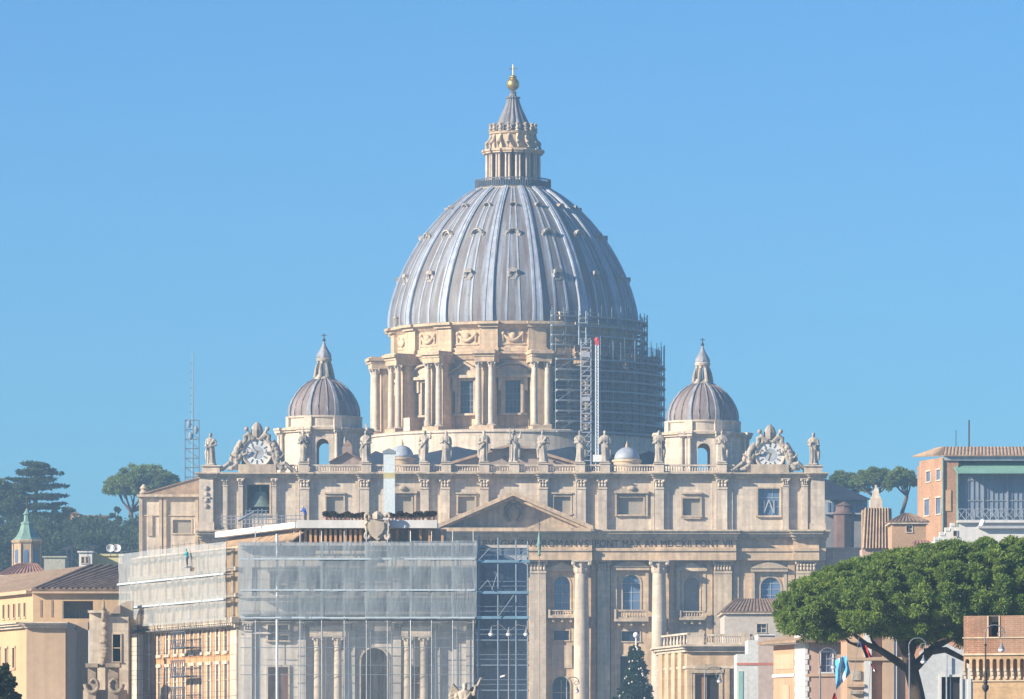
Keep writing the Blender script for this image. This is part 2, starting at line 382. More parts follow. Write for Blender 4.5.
def pilaster(parent, F, u0, u1, v0, v1, d0, d1, m, vcap=12, vbase=4):
    """flat pilaster with a leafy capital; d0 = front face"""
    s = MB().p(F, u0, u1, v0+vcap, v1-vbase, d0, d1).build('pilaster', m, parent)
    k = MB(); w = u1-u0
    k.p(F, u0-.3, u1+.3, v0+vcap*.82, v0+vcap, d0-.15, d1)
    k.p(F, u0+.2, u1-.2, v0+vcap*.2, v0+vcap*.82, d0-.05, d1)
    nl = max(3, int(w/3))
    for row in range(2):
        for i in range(nl):
            u = u0+w*(i+.5)/nl; v = v0+vcap*(.62-.3*row)
            k.ball((F.X(u), F.Y+d0-.1-.12*row, F.Z(v)), (w/nl*.46*F.s, .28, vcap*.17*F.s), 7, 5)
    for sg, u in ((-1, u0), (1, u1)): k.ball((F.X(u), F.Y+d0-.25, F.Z(v0+vcap*.22)), (1.5*F.s, .35, 1.5*F.s), 7, 5)
    k.p(F, u0-1.6, u1+1.6, v0, v0+vcap*.14, d0-.45, d1)
    k.build('capital', m, s, 40)
    b = MB().p(F, u0-1, u1+1, v1-vbase, v1-vbase*.55, d0-.2, d1).p(F, u0-1.5, u1+1.5, v1-vbase*.55, v1, d0-.35, d1)
    b.build('base', m, s)
    return s
def balustrade_mesh(b, F, u0, u1, v0, v1, d, step=2.3, th=.5):
    h = v1-v0
    b.p(F, u0, u1, v0, v0+h*.2, d-th*.6, d+th*.6); b.p(F, u0, u1, v1-h*.2, v1, d-th*.6, d+th*.6)
    n = max(2, int((u1-u0)/step)); s = F.s
    for i in range(n):
        x = F.X(u0+(u1-u0)*(i+.5)/n); za, zb = F.Z(v1-h*.2), F.Z(v0+h*.2); hh = zb-za; r = .32*step*s
        b.lathe([(r*.6, za), (r*.7, za+hh*.15), (r, za+hh*.35), (r*.45, za+hh*.75), (r*.65, zb)], (x, F.Y+d), 8)
# ------------------------------------------------------------------ stone figures
def figure_mb(seed, H=6.0, pose='robe', raise_arm=None):
    rnd = random.Random(seed); b = MB(); ph = rnd.random()*6; lean = rnd.uniform(-.018, .018); n = 22
    prof = [(0, .145, .115), (.04, .155, .12), (.14, .14, .11), (.27, .132, .108), (.42, .14, .11), (.5, .137, .105), (.6, .122, .095), (.7, .142, .098), (.765, .158, .092), (.8, .145, .08), (.825, .09, .06), (.845, .046, .046), (.875, .044, .046)]
    rings = []
    for z, rx, ry in prof:
        ring = []; fade = max(0, 1-max(0, z-.72)*6); xo = lean*math.sin(z*5+ph)*1.6
        for i in range(n):
            a = 2*math.pi*i/n; q = 1+fade*(.085*math.sin(6*a+ph+z*3)+.05*math.sin(11*a-z*5+ph*2))
            ring.append(((rx*q*math.cos(a)+xo)*H, ry*q*math.sin(a)*H, (z+.035)*H))
        rings.append(ring)
    b.loft(rings)
    hx = lean*math.sin(.9*5+ph)*1.6*H
    b.ball((hx, -.008*H, .948*H), (.052*H, .06*H, .072*H), 12, 9)
    b.ball((hx, -.045*H, .915*H), (.032*H, .035*H, .045*H), 8, 6)          # beard, chin
    b.tube((hx, -.058*H, .955*H), (hx, -.076*H, .938*H), .009*H, 5)          # nose
    b.ball((hx, .015*H, .962*H), (.06*H, .058*H, .062*H), 10, 7)             # hair
    hands = []
    for sg in (-1, 1):
        sh = Vector((sg*.14*H, 0, .795*H))
        if raise_arm == sg or raise_arm == 2: el = Vector((sg*.225*H, -.04*H, .76*H)); ha = Vector((sg*.25*H, -.07*H, .955*H))
        else:
            el = Vector((sg*rnd.uniform(.185, .215)*H, .0, rnd.uniform(.59, .64)*H)); ha = Vector((sg*rnd.uniform(.04, .13)*H, -.14*H, rnd.uniform(.58, .7)*H))
        b.path([sh, sh.lerp(el, .5), el, el.lerp(ha, .5), ha], [.052*H, .05*H, .044*H, .036*H, .024*H], 8)
        b.ball(ha, (.026*H, .026*H, .032*H), 7, 5); hands.append(ha)
    sw = rnd.choice((-1, 1))                                                   # mantle thrown over a shoulder
    b.path([(sw*.14*H, -.04*H, .8*H), (sw*.05*H, -.105*H, .66*H), (-sw*.1*H, -.1*H, .5*H), (-sw*.16*H, -.02*H, .42*H)], [.035*H, .042*H, .05*H, .03*H], 7)
    b.path([(-sw*.15*H, .02*H, .6*H), (-sw*.19*H, .0, .4*H), (-sw*.17*H, .02*H, .15*H)], [.04*H, .052*H, .045*H], 7)
    b.box(-.17*H, .17*H, -.135*H, .135*H, 0, .04*H)
    return b, hands
def statue(u, vfoot, Y, hpx, label, seed, raise_arm=None, staff=None, rz=0, group='stone saints along the church roofline', m=None):
    s = Y/FOC; H = hpx*s; hpx *= .96; H = hpx*s; p = P(u, vfoot, Y); m = m or STATUE
    t = thing('stone_statue', label, 'statue', p, 0, group)
    b, hands = figure_mb(seed, H, raise_arm=raise_arm)
    b.M = None; b.v = [(x*.92+p.x, y*.92+p.y, z+p.z) for x, y, z in b.v]
    b.build('robed_figure', m, t, 179, remesh=.085 if H > 4 else H*.016)
    if staff:
        ha = hands[0 if staff < 0 else 1]+p; q = MB(); top = .45*H if abs(staff) > 1 else .14*H
        q.path([(ha.x, ha.y-.02*H, ha.z+top), (ha.x, ha.y-.02*H, p.z+.06*H)], .014*H+.02, 6)
        if abs(staff) > 1: q.path([(ha.x-.1*H, ha.y-.02*H, ha.z+top*.7), (ha.x+.1*H, ha.y-.02*H, ha.z+top*.7)], .014*H+.02, 6)
        q.build('staff', m, t)
    t.rotation_euler.z = rz
    return t
# ------------------------------------------------------------------ the church facade
FA = Fr(1100.0); F = FA
fac = thing('church_facade', 'broad pale stone church front with pilasters, pediment and statues on its balustrade', 'church', P(513, 722, 1104))
VB = 724
holes_at = {}      # lower wall openings: (u0,u1,v0,v1,arch)
lowin = [(554, 570, 576, 611, True), (622.8, 640.4, 574.5, 609.5, True), (684, 699.5, 577, 611, True), (761, 781, 577, 601, True),
         (456, 472, 576, 611, True), (385.6, 403.2, 574.5, 609.5, True)]
lowrec = [(554, 569, 630.5, 640), (622, 640, 631, 641)]
lowarch = [(552.5, 570, 676.5, VB, True), (456, 474, 676.5, VB, True)]
lowdoor = [(620.5, 641, 656, VB)]
hs = [(F.X(a), F.X(b), F.Z(d), F.Z(c), (len(r) > 0 and r[0])) for a, b, c, d, *r in lowin+lowrec+lowarch+lowdoor]
w = MB().wall(F.X(200), F.X(826), F.Z(VB), F.Z(541), F.Y+1.5, .9, hs)
w.p(F, 200, 826, 541, VB, 9, 40)                        # the body behind
w.p(F, 200, 206, 541, VB, 2.402, 9); w.p(F, 820, 826, 541, VB, 2.402, 9)
w.build('lower_wall', STONEW, fac)
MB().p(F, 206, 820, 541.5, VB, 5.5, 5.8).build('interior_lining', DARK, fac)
for i, (a, b, c, d, ar) in enumerate(lowin):
    window(fac, F, a, b, c, d, 1.5, STONE, GLASSB if i != 2 else SHUT, ar, (2, 4) if i != 2 else (1, 1), 1.6, pd=.55)
for a, b, c, d in lowrec: window(fac, F, a, b, c, d, 1.5, STONE, GLASS, False, (1, 1), 1.2, pd=.6)
for a, b, c, d, ar in lowarch: window(fac, F, a, b, c, d, 1.5, STONE, GLASS, True, (2, 3), 1.6, 'portal', pd=.7)
for a, b, c, d in lowdoor: window(fac, F, a, b, c, d, 1.5, STONE, DARK, False, (1, 1), 1.8, 'portal', pd=.7)
# window surrounds: aedicules and balconies
def aedicule(u0, u1, vt, vb, seg, d=1.5):
    b = MB(); w_ = u1-u0
    b.p(F, u0-1, u1+1, vt+7, vt+9, d-1.1, d+.1)
    if seg:
        pts = [(u0-2+(w_+4)*k/12, vt+7-6*math.sin(math.pi*k/12)) for k in range(13)]
    else: pts = [(u0-2, vt+7), ((u0+u1)/2, vt), (u1+2, vt+7)]
    b.pp(F, pts[::-1], d-1.0, d+.1)
    pts2 = [((u0+u1)/2+(u-(u0+u1)/2)*.72, vt+7-(vt+7-v)*.62-.6) for u, v in pts]
    b.pp(F, [(u, v-1.2) for u, v in pts][::-1]+[(pts[0][0], pts[0][1]), (pts[-1][0], pts[-1][1])][:0], d-1.25, d-1.0) if seg else None
    for u in (u0, u1): b.p(F, u-.2, u+3 if u == u0 else u+.2, vt+9, vb, d-.55, d+.1) if u == u0 else b.p(F, u-3, u+.2, vt+9, vb, d-.55, d+.1)
    b.build('window_surround', STONE, fac)
def balcony(u0, u1, v0, v1, d=1.5):
    b = MB(); balustrade_mesh(b, F, u0+1, u1-1, v0, v1-2.5, d-1.5, 2.6, .3)
    b.p(F, u0, u1, v1-2.5, v1, d-2.0, d+.1)
    for u in (u0+.2, u1-2.2): b.p(F, u, u+2, v0-.4, v1-2.5, d-1.9, d-1.2)
    for u in (u0+4, (u0+u1)/2-1.2, u1-6.4): b.p(F, u, u+2.4, v1, v1+4, d-1.5, d+.1)
    b.build('balcony', STONE, fac)
aedicule(547, 577, 562, 611, False); aedicule(614, 648.5, 561, 609, True); aedicule(677, 706, 562, 611, False); aedicule(752, 787, 562.5, 601, True)
aedicule(449, 479, 562, 611, False); aedicule(377.5, 412, 561, 609, True)
balcony(548, 576, 610, 618); balcony(614, 648.5, 609.6, 621.5); balcony(679, 705, 611, 620); balcony(377.5, 412, 609.6, 621.5)
# niche-like panels beside openings
for a, b_, c, d in ((552, 572, 645, 668), (679, 705, 626, 638), (679, 705, 645, 668)): MB().p(F, a, b_, c, d, 1.3, 1.6).build('wall_panel', STONE, fac)
# entablature: architrave, frieze, cornice with breaks
e = MB()
breaks = [(200, 826, 0), (286, 315, 1), (347, 378, 1), (434, 592, 2.0), (593, 736, 1.1), (793, 819, .8)]
for k, (a, b_, pr) in enumerate(breaks):
    f0 = .4-pr
    e.p(F, a, b_, 551.3+.01*k, 560.3+.01*k, f0-.25, 1.49); e.p(F, a, b_, 548.3+.01*k, 551.3-.02*k, f0-.55, 1.485)
    e.p(F, a+.02*k, b_-.02*k, 539.8+.01*k, 548.3+.013*k, f0, 1.48)
e.build('entablature', STONEW, fac)
c_ = MB()
for k, (a, b_, pr) in enumerate(breaks):
    f0 = .4-pr; o = .012*k
    c_.p(F, a-1, b_+1, 537.3+o, 539.9+o, f0-.7, 1.47); c_.p(F, a-2.5, b_+2.5, 534.3+o, 537.35-o, f0-1.5, 1.46); c_.p(F, a-3.5, b_+3.5, 531.8+o, 534.35-o, f0-2.1, 1.45)
    c_.p(F, a-4, b_+4, 530.3+o, 531.85-o, f0-2.5, 1.44)
for i in range(150): u = 201+i*4.16; c_.p(F, u, u+2, 536.7, 538.9, -.7, .5) if not 430 < u < 595 else None
c_.build('cornice', STONE, fac)
# inscription
LETT = mat('bronze_lettering', (.065, .055, .055), .6, .05)
def lettering(name, text, u0, u1, v, hpx, d, parent, F, m):
    tx = bpy.data.curves.new(name, 'FONT'); tx.body = text; tx.align_x = 'CENTER'; tx.align_y = 'CENTER'; tx.size = hpx/.69*F.s; tx.extrude = .04; tx.space_character = 1.1
    tmp = bpy.data.objects.new('lettering_source', tx); COL.objects.link(tmp); bpy.context.view_layer.update()
    me = bpy.data.meshes.new_from_object(tmp.evaluated_get(bpy.context.evaluated_depsgraph_get())); bpy.data.objects.remove(tmp)
    co = [v_.co.copy() for v_ in me.vertices]; x0, x1 = min(c.x for c in co), max(c.x for c in co); k = (u1-u0)*F.s/(x1-x0); o3 = base_of(parent)
    for v_, c in zip(me.vertices, co): v_.co = Vector((F.X(u0)+(c.x-x0)*k, F.Y+d-c.z, F.Z(v)+c.y))-o3
    me.materials.clear(); return finish(me, name, m, parent, 0)
lettering('inscription', 'IN HONOREM PRINCIPIS APOST', 293, 431, 544.2, 6.6, .36, fac, F, LETT)
lettering('inscription', 'PAVLVS V BVRGHESIVS ROMANVS', 437, 588, 544.2, 6.6, -1.64, fac, F, LETT)
lettering('inscription', 'PONT MAX AN MDCXII PONT VII', 595, 732, 544.2, 6.6, -.74, fac, F, LETT)
# columns and pilasters of the lower order
for u in (581.5, 659, 445, 367): column(fac, F.X(u), F.Y-.9, 7.7*F.s, F.Z(VB), F.Z(560.4), STONEP, 13*F.s, 28)
for a, b_ in ((530, 546), (597.5, 610), (714, 732), (796.5, 816), (480, 496), (416, 428.5), (294, 312), (210, 229.5)):
    pilaster(fac, F, a, b_, 560.4, VB, .5 if a != 530 else -.4, 1.49, STONEP if a == 530 else STONE, 13, 5)
for a, b_ in ((591, 596), (611, 614), (669, 674), (706.5, 712.5), (733.6, 739), (788, 795)):   # backing strips
    MB().p(F, a, b_, 560.6, VB, 1.05, 1.48).build('backing_strip', STONEW, fac)
# pediment
pd = MB()
pd.pp(F, [(440, 529), (587, 529), (513, 497)], -.6, 1.4)
pd.build('tympanum', STONE, fac)
pk = MB()
pk.p(F, 436, 591, 528.5, 532.2, -4.2, 1.3)
def rake(a, b_, th, d0, d1):
    pk.pp(F, [(a[0], a[1]), (b_[0], b_[1]), (b_[0], b_[1]-th), (a[0], a[1]-th)] if a[0] < b_[0] else [(b_[0], b_[1]), (a[0], a[1]), (a[0], a[1]-th), (b_[0], b_[1]-th)], d0, d1)
rake((434, 531), (513, 496.6), 4.2, -4.4, 1.2); rake((513, 496.6), (593, 531), 4.2, -4.402, 1.202)
rake((440, 531), (513, 499.3), 2.6, -3.2, 1.0); rake((513, 499.3), (586, 531), 2.6, -3.202, 1.002)
pk.build('pediment', STONEW, fac)
em = MB(); cx_, cz_ = F.X(513.5), F.Z(512)
em.ball((cx_, F.Y-.7, cz_), (6.5*F.s, .7, 8.5*F.s), 14, 9); em.ball((cx_, F.Y-1.2, cz_+.3), (4*F.s, .5, 5.5*F.s), 12, 8)
em.ball((cx_, F.Y-.9, F.Z(501)), (4*F.s, .6, 3*F.s), 10, 6)
for sg in (-1, 1):
    em.path([(cx_+sg*3*F.s, F.Y-.8, F.Z(504)), (cx_+sg*8*F.s, F.Y-.8, F.Z(508)), (cx_+sg*8.5*F.s, F.Y-.8, F.Z(516)), (cx_+sg*4*F.s, F.Y-.8, F.Z(522))], .32, 7)
em.build('carved_emblem', BRICKB, fac, 60)
# attic storey
att = [(326, 343, 496, 513), (394.5, 411, 496, 515), (458, 474.5, 496, 513), (554, 570.5, 496, 513), (619, 643.5, 497, 514), (683, 700.5, 498, 515)]
ao = [(246.5, 269, 484, 513), (758.5, 780, 488, 515)]
hs = [(F.X(a), F.X(b), F.Z(d), F.Z(c)) for a, b, c, d in att+ao]
w = MB().wall(F.X(200), F.X(824), F.Z(532.5), F.Z(475), F.Y+2.0, .9, hs)
w.p(F, 200, 824, 473.5, 475, 2.0, 34); w.p(F, 200, 205, 475, 532, 2.902, 34); w.p(F, 819, 824, 475, 532, 2.902, 34); w.p(F, 200, 824, 475, 532, 20, 34)
w.build('attic_wall', STONEP, fac)
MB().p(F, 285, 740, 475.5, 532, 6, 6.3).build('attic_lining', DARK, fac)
for i, (a, b, c, d) in enumerate(att):
    window(fac, F, a, b, c, d, 2.0, STONE, SHUT, False, (1, 1), 1.7, 'attic_window', pd=.5, proud=.3)
window(fac, F, *ao[1], 2.0, STONE, GLASSB, False, (3, 3), 1.8, 'attic_window', pd=.6, proud=.3)
window(fac, F, *ao[0], 2.0, STONE, DARK, False, (1, 1), 1.8, 'bell_opening', pd=6.0, proud=.3)
x_ = MB()                                     # crossing bars in the right-hand grille
for (a, b), (c, d) in (((764, 513), (769, 500)), ((769, 500), (774, 513)), ((764, 513), (764, 500)), ((774, 513), (774, 500))): x_.tube(P(a, b, F.Y+2.4), P(c, d, F.Y+2.4), .14, 5)
x_.build('window_grille', PLEAD, fac)
bl = MB().lathe([(.3, F.Z(490)), (1.0, F.Z(491)), (1.35, F.Z(497)), (1.75, F.Z(503)), (2.2, F.Z(506)), (2.15, F.Z(506.4)), (1.5, F.Z(504))], (F.X(259.5), F.Y+4), 20); bl.tube((F.X(259.5), F.Y+4, F.Z(484)), (F.X(259.5), F.Y+4, F.Z(490)), .2)
bl.build('bell', BRONZE, fac, 50)
for a, b_ in ((299.5, 309), (359.5, 369), (420, 428.5), (440.5, 449.5), (480, 488.5), (539, 547.5), (577, 586), (598, 607), (655, 664), (717.5, 727.5), (783, 789), (802, 808), (238, 242.5), (272, 276), (222.5, 227)):
    pilaster(fac, F, a, b_, 478, 533, 1.15, 1.99, STONEP, 11 if 290 < a < 740 else 8, 4)
for a, b_ in ((295, 299), (309.5, 313), (355, 359), (369.5, 374), (651, 654.5), (664.5, 669), (712, 717), (728, 733), (573, 576.5), (586.5, 590)):
    MB().p(F, a, b_, 478.3, 532, 1.6, 1.985).build('backing_strip', STONEP, fac)
MB().p(F, 199, 213, 477, 532, .6, 1.98).p(F, 198, 214, 522, 532.2, .2, 1.98).build('corner_pier', STONEP, fac)
MB().p(F, 811, 825, 477.2, 532, .9, 1.98).p(F, 810, 826, 523, 532.2, .5, 1.98).build('corner_pier', STONEP, fac)
orn = MB()
for v in (488, 494, 500, 506): orn.ball((F.X(206), F.Y+.5, F.Z(v)), (2.4*F.s, .25, 2.6*F.s), 8, 6)
orn.p(F, 202, 210, 496.5, 498.2, .35, .7); orn.build('carved_ornament', STATUE, fac, 60)
for a, b_, seg in ((614, 649, 0), (388, 417, 1)):   # heavier pedimented attic windows
    q = MB(); q.p(F, a, b_, 491, 493, 1.0, 1.98)
    pts = [(a-1+(b_-a+2)*k/10, 491-6*(math.sin(math.pi*k/10) if seg else 1-abs(k/5-1))) for k in range(11)]
    q.pp(F, pts[::-1], 1.0, 1.95); q.ball((F.X((a+b_)/2), F.Y+.8, F.Z(488)), (4*F.s, .35, 2.4*F.s), 10, 6)
    for u in (a+1, b_-3): q.p(F, u, u+2, 493, 516, 1.4, 1.98)
    q.build('window_pediment', STONE, fac, 40)
q = MB()
for u in (334.5, 466, 562, 692): q.p(F, u-10.5, u+10.5, 492, 493.6, 1.35, 1.98); q.p(F, u-9, u+9, 517, 518.5, 1.5, 1.98)
q.build('window_hood', STONE, fac)
ac = MB()
for k, (a, b_, pr) in enumerate([(199, 825, 0), (197, 216, .8), (297, 312, .7), (357, 372, .7), (418, 452, .7), (478, 491, .7), (537, 550, .7), (575, 609, .7), (652, 667, .7), (715, 730, .7), (808, 827, .8)]):
    o = .012*k
    ac.p(F, a, b_, 475.6+o, 478.1-o, 1.25-pr, 1.97); ac.p(F, a-1.2, b_+1.2, 473.6+o, 475.7-o, .7-pr, 1.96); ac.p(F, a-1.8, b_+1.8, 472.3+o, 473.7-o, .25-pr, 1.95)
ac.build('attic_cornice', STONE, fac)
# balustrade bays between the statue pedestals
peds = [303.5, 366, 424.5, 446, 484, 514, 543, 580, 605, 659, 722]
for a, b_ in zip([285]+peds, peds+[740]):
    b = MB(); balustrade_mesh(b, F, a+5, b_-5, 464, 472.2, 1.9, 2.5, .45); b.build('balustrade', STONEP, fac)
for u in peds: MB().p(F, u-5, u+5, 463.5, 472.25, 1.0, 2.9).p(F, u-5.5, u+5.5, 462.6, 463.6, .8, 3.1).build('pedestal', STONEP, fac)
for u in (210.5, 813.5): MB().p(F, u-9, u+9, 466, 472.2, .9, 5).p(F, u-10, u+10, 464.8, 466.1, .6, 5.3).build('pedestal', STONEP, fac)
# roofline statues
info = [(211, 465, 33, 1, -1, None, 'robed statue with a staff standing at the far left end of the church roofline'),
 (303.5, 462.6, 33, 2, None, None, 'robed saint statue in front of the left side dome beside the clock'),
 (366, 462.6, 33, 3, None, None, 'robed saint statue between the left side dome and the small lead cupola'),
 (424.5, 462.6, 33, 4, None, 1, 'robed statue just right of the left lead cupola, with an arm raised'),
 (446, 462.6, 32, 5, None, None, 'bearded robed statue closely paired beside the raised arm statue left of the pediment'),
 (484, 462.6, 33, 6, 1, None, 'robed statue holding a thin staff left of the central cross figure'),
 (514, 462.6, 34, 7, -2, 1, 'central roofline statue with a raised arm and a cross above the pediment'),
 (543, 462.6, 33, 8, None, None, 'robed statue just right of the central cross figure over the pediment slope'),
 (580, 462.6, 33, 9, None, None, 'robed statue standing just left of the thin crane mast foot'),
 (605, 462.6, 33, 10, None, None, 'robed statue between the crane mast and the right lead cupola'),
 (659, 462.6, 33, 11, 1, None, 'robed statue at the left pier of the right side dome'),
 (722, 462.6, 33, 12, None, None, 'robed statue at the right pier of the right side dome, left of a clock'),
 (813.5, 464.8, 33, 13, -1, None, 'shaded robed statue with a staff at the far right end of the roofline')]
for u, v, h, sd, st, ra, lb in info: statue(u, v, 1101.9, h, lb, sd, ra, st, random.Random(sd).uniform(-.5, .3))
# the two roof clocks
def clock(uc, vc, rd, label, flip):
    t = thing('ornamental_clock', label, 'clock', P(uc, 472.2, 1102))
    c = P(uc, vc, 1102); s = F.s; r = rd*s
    Mx = Matrix.Translation(c) @ Matrix.Rotation(R(90), 4, 'X')     # local z points to -y (towards the viewer)
    MB().p(F, uc-19, uc+19, 464, 472.2, .8, 4).p(F, uc-16, uc+16, 452, 464.1, 2.6, 3.9).build('clock_base', STONE, t)
    MB(Mx).lathe([(r*1.05, -1.5), (r*1.24, -1.5), (r*1.24, .45), (r*1.18, .6), (r*1.1, .55), (r*1.02, .42), (r*1.02, -.5)], (0, 0), 40).build('clock_ring', STONEP, t, 50)
    dl = MB(Mx).lathe([(r*1.03, -1), (r*1.03, .3)], (0, 0), 40).build('dial', mat('dial_white', (.62, .63, .62), .7, .1, .6), t)
    MB(Mx).lathe([(r*.52, .28), (r*.52, .34)], (0, 0), 32).build('dial_centre', mat('dial_blue', (.36, .38, .42), .6, .2, .8), dl)
    nm = MB(Mx)
    for k in range(12):
        a = k*math.pi/6; nm.M = Mx @ Matrix.Rotation(a, 4, 'Z'); nm.box(-.11, .11, r*.62, r*.94, .3, .36)
    nm.build('hour_mark', STEELD, dl)
    h = MB(Mx @ Matrix.Rotation(R(38), 4, 'Z')).box(-.07, .07, 0, r*.7, .36, .42); h.M = Mx @ Matrix.Rotation(R(160), 4, 'Z'); h.box(-.09, .09, -.4, r*.5, .35, .41); h.build('clock_hand', GOLD, dl)
    cr = MB()                                                      # papal-tiara shaped crest with keys and scrolls
    zt = vc-rd*1.2
    cr.lathe([(4.4*s, F.Z(zt-1)), (5.6*s, F.Z(zt-5)), (6.0*s, F.Z(zt-8)), (4.6*s, F.Z(zt-12)), (2.4*s, F.Z(zt-15)), (.2*s, F.Z(zt-16.5))], (c.x, c.y), 16, mod=lambda a, z: 1+.05*math.cos(8*a))
    for sg in (-1, 1):
        cr.path([(c.x+sg*3*s, c.y-.3, F.Z(zt+1)), (c.x+sg*9*s, c.y-.3, F.Z(zt-4)), (c.x+sg*12*s, c.y-.3, F.Z(zt-2)), (c.x+sg*11.5*s, c.y-.3, F.Z(zt+2)), (c.x+sg*14*s, c.y-.3, F.Z(zt+6))], [.5, .55, .5, .45, .4], 7)
        cr.path([(c.x+sg*2*s, c.y-.5, F.Z(zt+2)), (c.x+sg*10.5*s, c.y-.6, F.Z(zt-8.5))], .22, 6); cr.ball((c.x+sg*10.5*s, c.y-.6, F.Z(zt-9)), .45, 8, 6)
        cr.ball((c.x+sg*7*s, c.y-.2, F.Z(zt+1)), (2.8*s, .5, 2.6*s), 8, 6)
    cr.build('crest', STATUE, t, 60, remesh=.08)
    for sg in (-1, 1):
        vol = MB(); pts = []
        for k in range(16):
            f = k/15; a = f*2.6; pts.append((c.x+sg*(rd*1.15+10*f+2.5*math.sin(a*2))*s, c.y+.1, F.Z(vc-rd*.9+f*(rd*.9+16))))
        vol.path(pts, [.8-.02*k for k in range(16)], 8)
        for k in range(2, 15, 2): vol.ball((pts[k][0], pts[k][1]-.55, pts[k][2]), .55, 7, 5)
        vol.ball((c.x+sg*(rd*1.15+10)*s, c.y, F.Z(465)), (3.2*s, .7, 3.2*s), 10, 7)
        vol.build('scroll', STATUE, t, 60, remesh=.08)
    for sg in (-1, 1):
        b = MB(); o = Vector((c.x+sg*21*s, c.y-.3, F.Z(469))); H = 26*s
        hip = o+Vector((0, 0, .16*H)); ch = hip+Vector((-sg*.16*H, 0, .36*H)); nk = ch+Vector((-sg*.03*H, 0, .14*H)); hd = nk+Vector((sg*.0*H, -.02*H, .12*H))
        b.path([hip, hip.lerp(ch, .5), ch, nk], [.12*H, .105*H, .12*H, .05*H], 9); b.ball(hd, (.07*H, .075*H, .09*H), 10, 8)
        for q, dy in ((.62, -.08), (.5, .06)):
            kn = hip+Vector((sg*.28*H, -.1*H+dy*H, .08*H)); ft = o+Vector((sg*q*H, dy*H, -.02*H)); b.path([hip, kn, kn.lerp(ft, .5), ft, ft+Vector((sg*.08*H, -.02*H, 0))], [.1*H, .08*H, .065*H, .045*H, .04*H], 8)
        sh = ch+Vector((sg*.1*H, -.02*H, .03*H)); b.path([sh, sh+Vector((sg*.18*H, -.06*H, -.1*H)), sh+Vector((sg*.3*H, -.1*H, .05*H))], [.055*H, .045*H, .035*H], 7)
        sh = ch+Vector((-sg*.1*H, -.02*H, .03*H)); b.path([sh, sh+Vector((-sg*.16*H, -.06*H, .06*H)), sh+Vector((-sg*.2*H, -.1*H, .22*H))], [.055*H, .045*H, .035*H], 7)
        b.path([ch+Vector((sg*.04*H, .1*H, .1*H)), ch+Vector((sg*.22*H, .14*H, .12*H)), ch+Vector((sg*.34*H, .14*H, -.12*H)), ch+Vector((sg*.36*H, .12*H, -.4*H))], [.05*H, .12*H, .1*H, .03*H], 8)
        b.path([hip+Vector((0, -.1*H, 0)), hip+Vector((sg*.16*H, -.14*H, -.12*H)), hip+Vector((sg*.34*H, -.1*H, -.16*H))], [.1*H, .1*H, .06*H], 8)
        b.build('reclining_angel', STATUE, t, 179, remesh=.08)
clock(257, 452.5, 12.5, 'ornate stone clock and crest above the bell opening, left end of the church front', -1)
clock(770, 455, 12.5, 'ornate stone clock and crest above the blue grille window, right end of church front', 1)
# side wing beyond the left end
sw = thing('side_wing', 'low cream stone wing with pitched roof beside the church front', 'building', P(168, 722, 1118)); G = Fr(1116.0)
w = MB().wall(G.X(139), G.X(200), G.Z(740), G.Z(497), G.Y, .8, [(G.X(173), G.X(191), G.Z(533), G.Z(520))]); w.p(G, 139, 200, 497, 740, 6, 40); w.p(G, 139, 143, 497, 740, .802, 6)
w.build('wall', STONEP, sw); window(sw, G, 173, 191, 520, 533, 0, STONE, SHUT, False, (1, 1), 1.5)
q = MB().p(G, 137, 202, 494.5, 497, -1, 40).p(G, 138, 200, 515, 516, -.25, .0)
for u in (139.5, 159, 163.5, 195): q.p(G, u, u+3, 497, 740, -.4, -.001)
q.p(G, 147.5, 152.5, 515, 536, -.3, -.002); q.build('pilaster', STONE, sw)
a = P(146, 494.5, G.Y-1); rf = MB(); zr = G.Z(477.5); za = G.Z(494.4)
rf.corr((G.X(141), G.Y-.8, za), (G.X(141), G.Y+39, za), (G.X(200), G.Y+39, zr), (G.X(200), G.Y-.8, zr), 40, .15)
rf.poly([(G.X(141), G.Y-.5, za), (G.X(200), G.Y-.5, za), (G.X(200), G.Y-.5, zr-.1)])
rf.build('roof', TILEO, sw, 40)
MB().lathe([(.7, G.Z(494)), (.9, G.Z(492)), (.5, G.Z(490)), (.8, G.Z(488)), (.2, G.Z(484))], (G.X(143.5), G.Y+1), 10).build('finial', STONE, sw, 40)
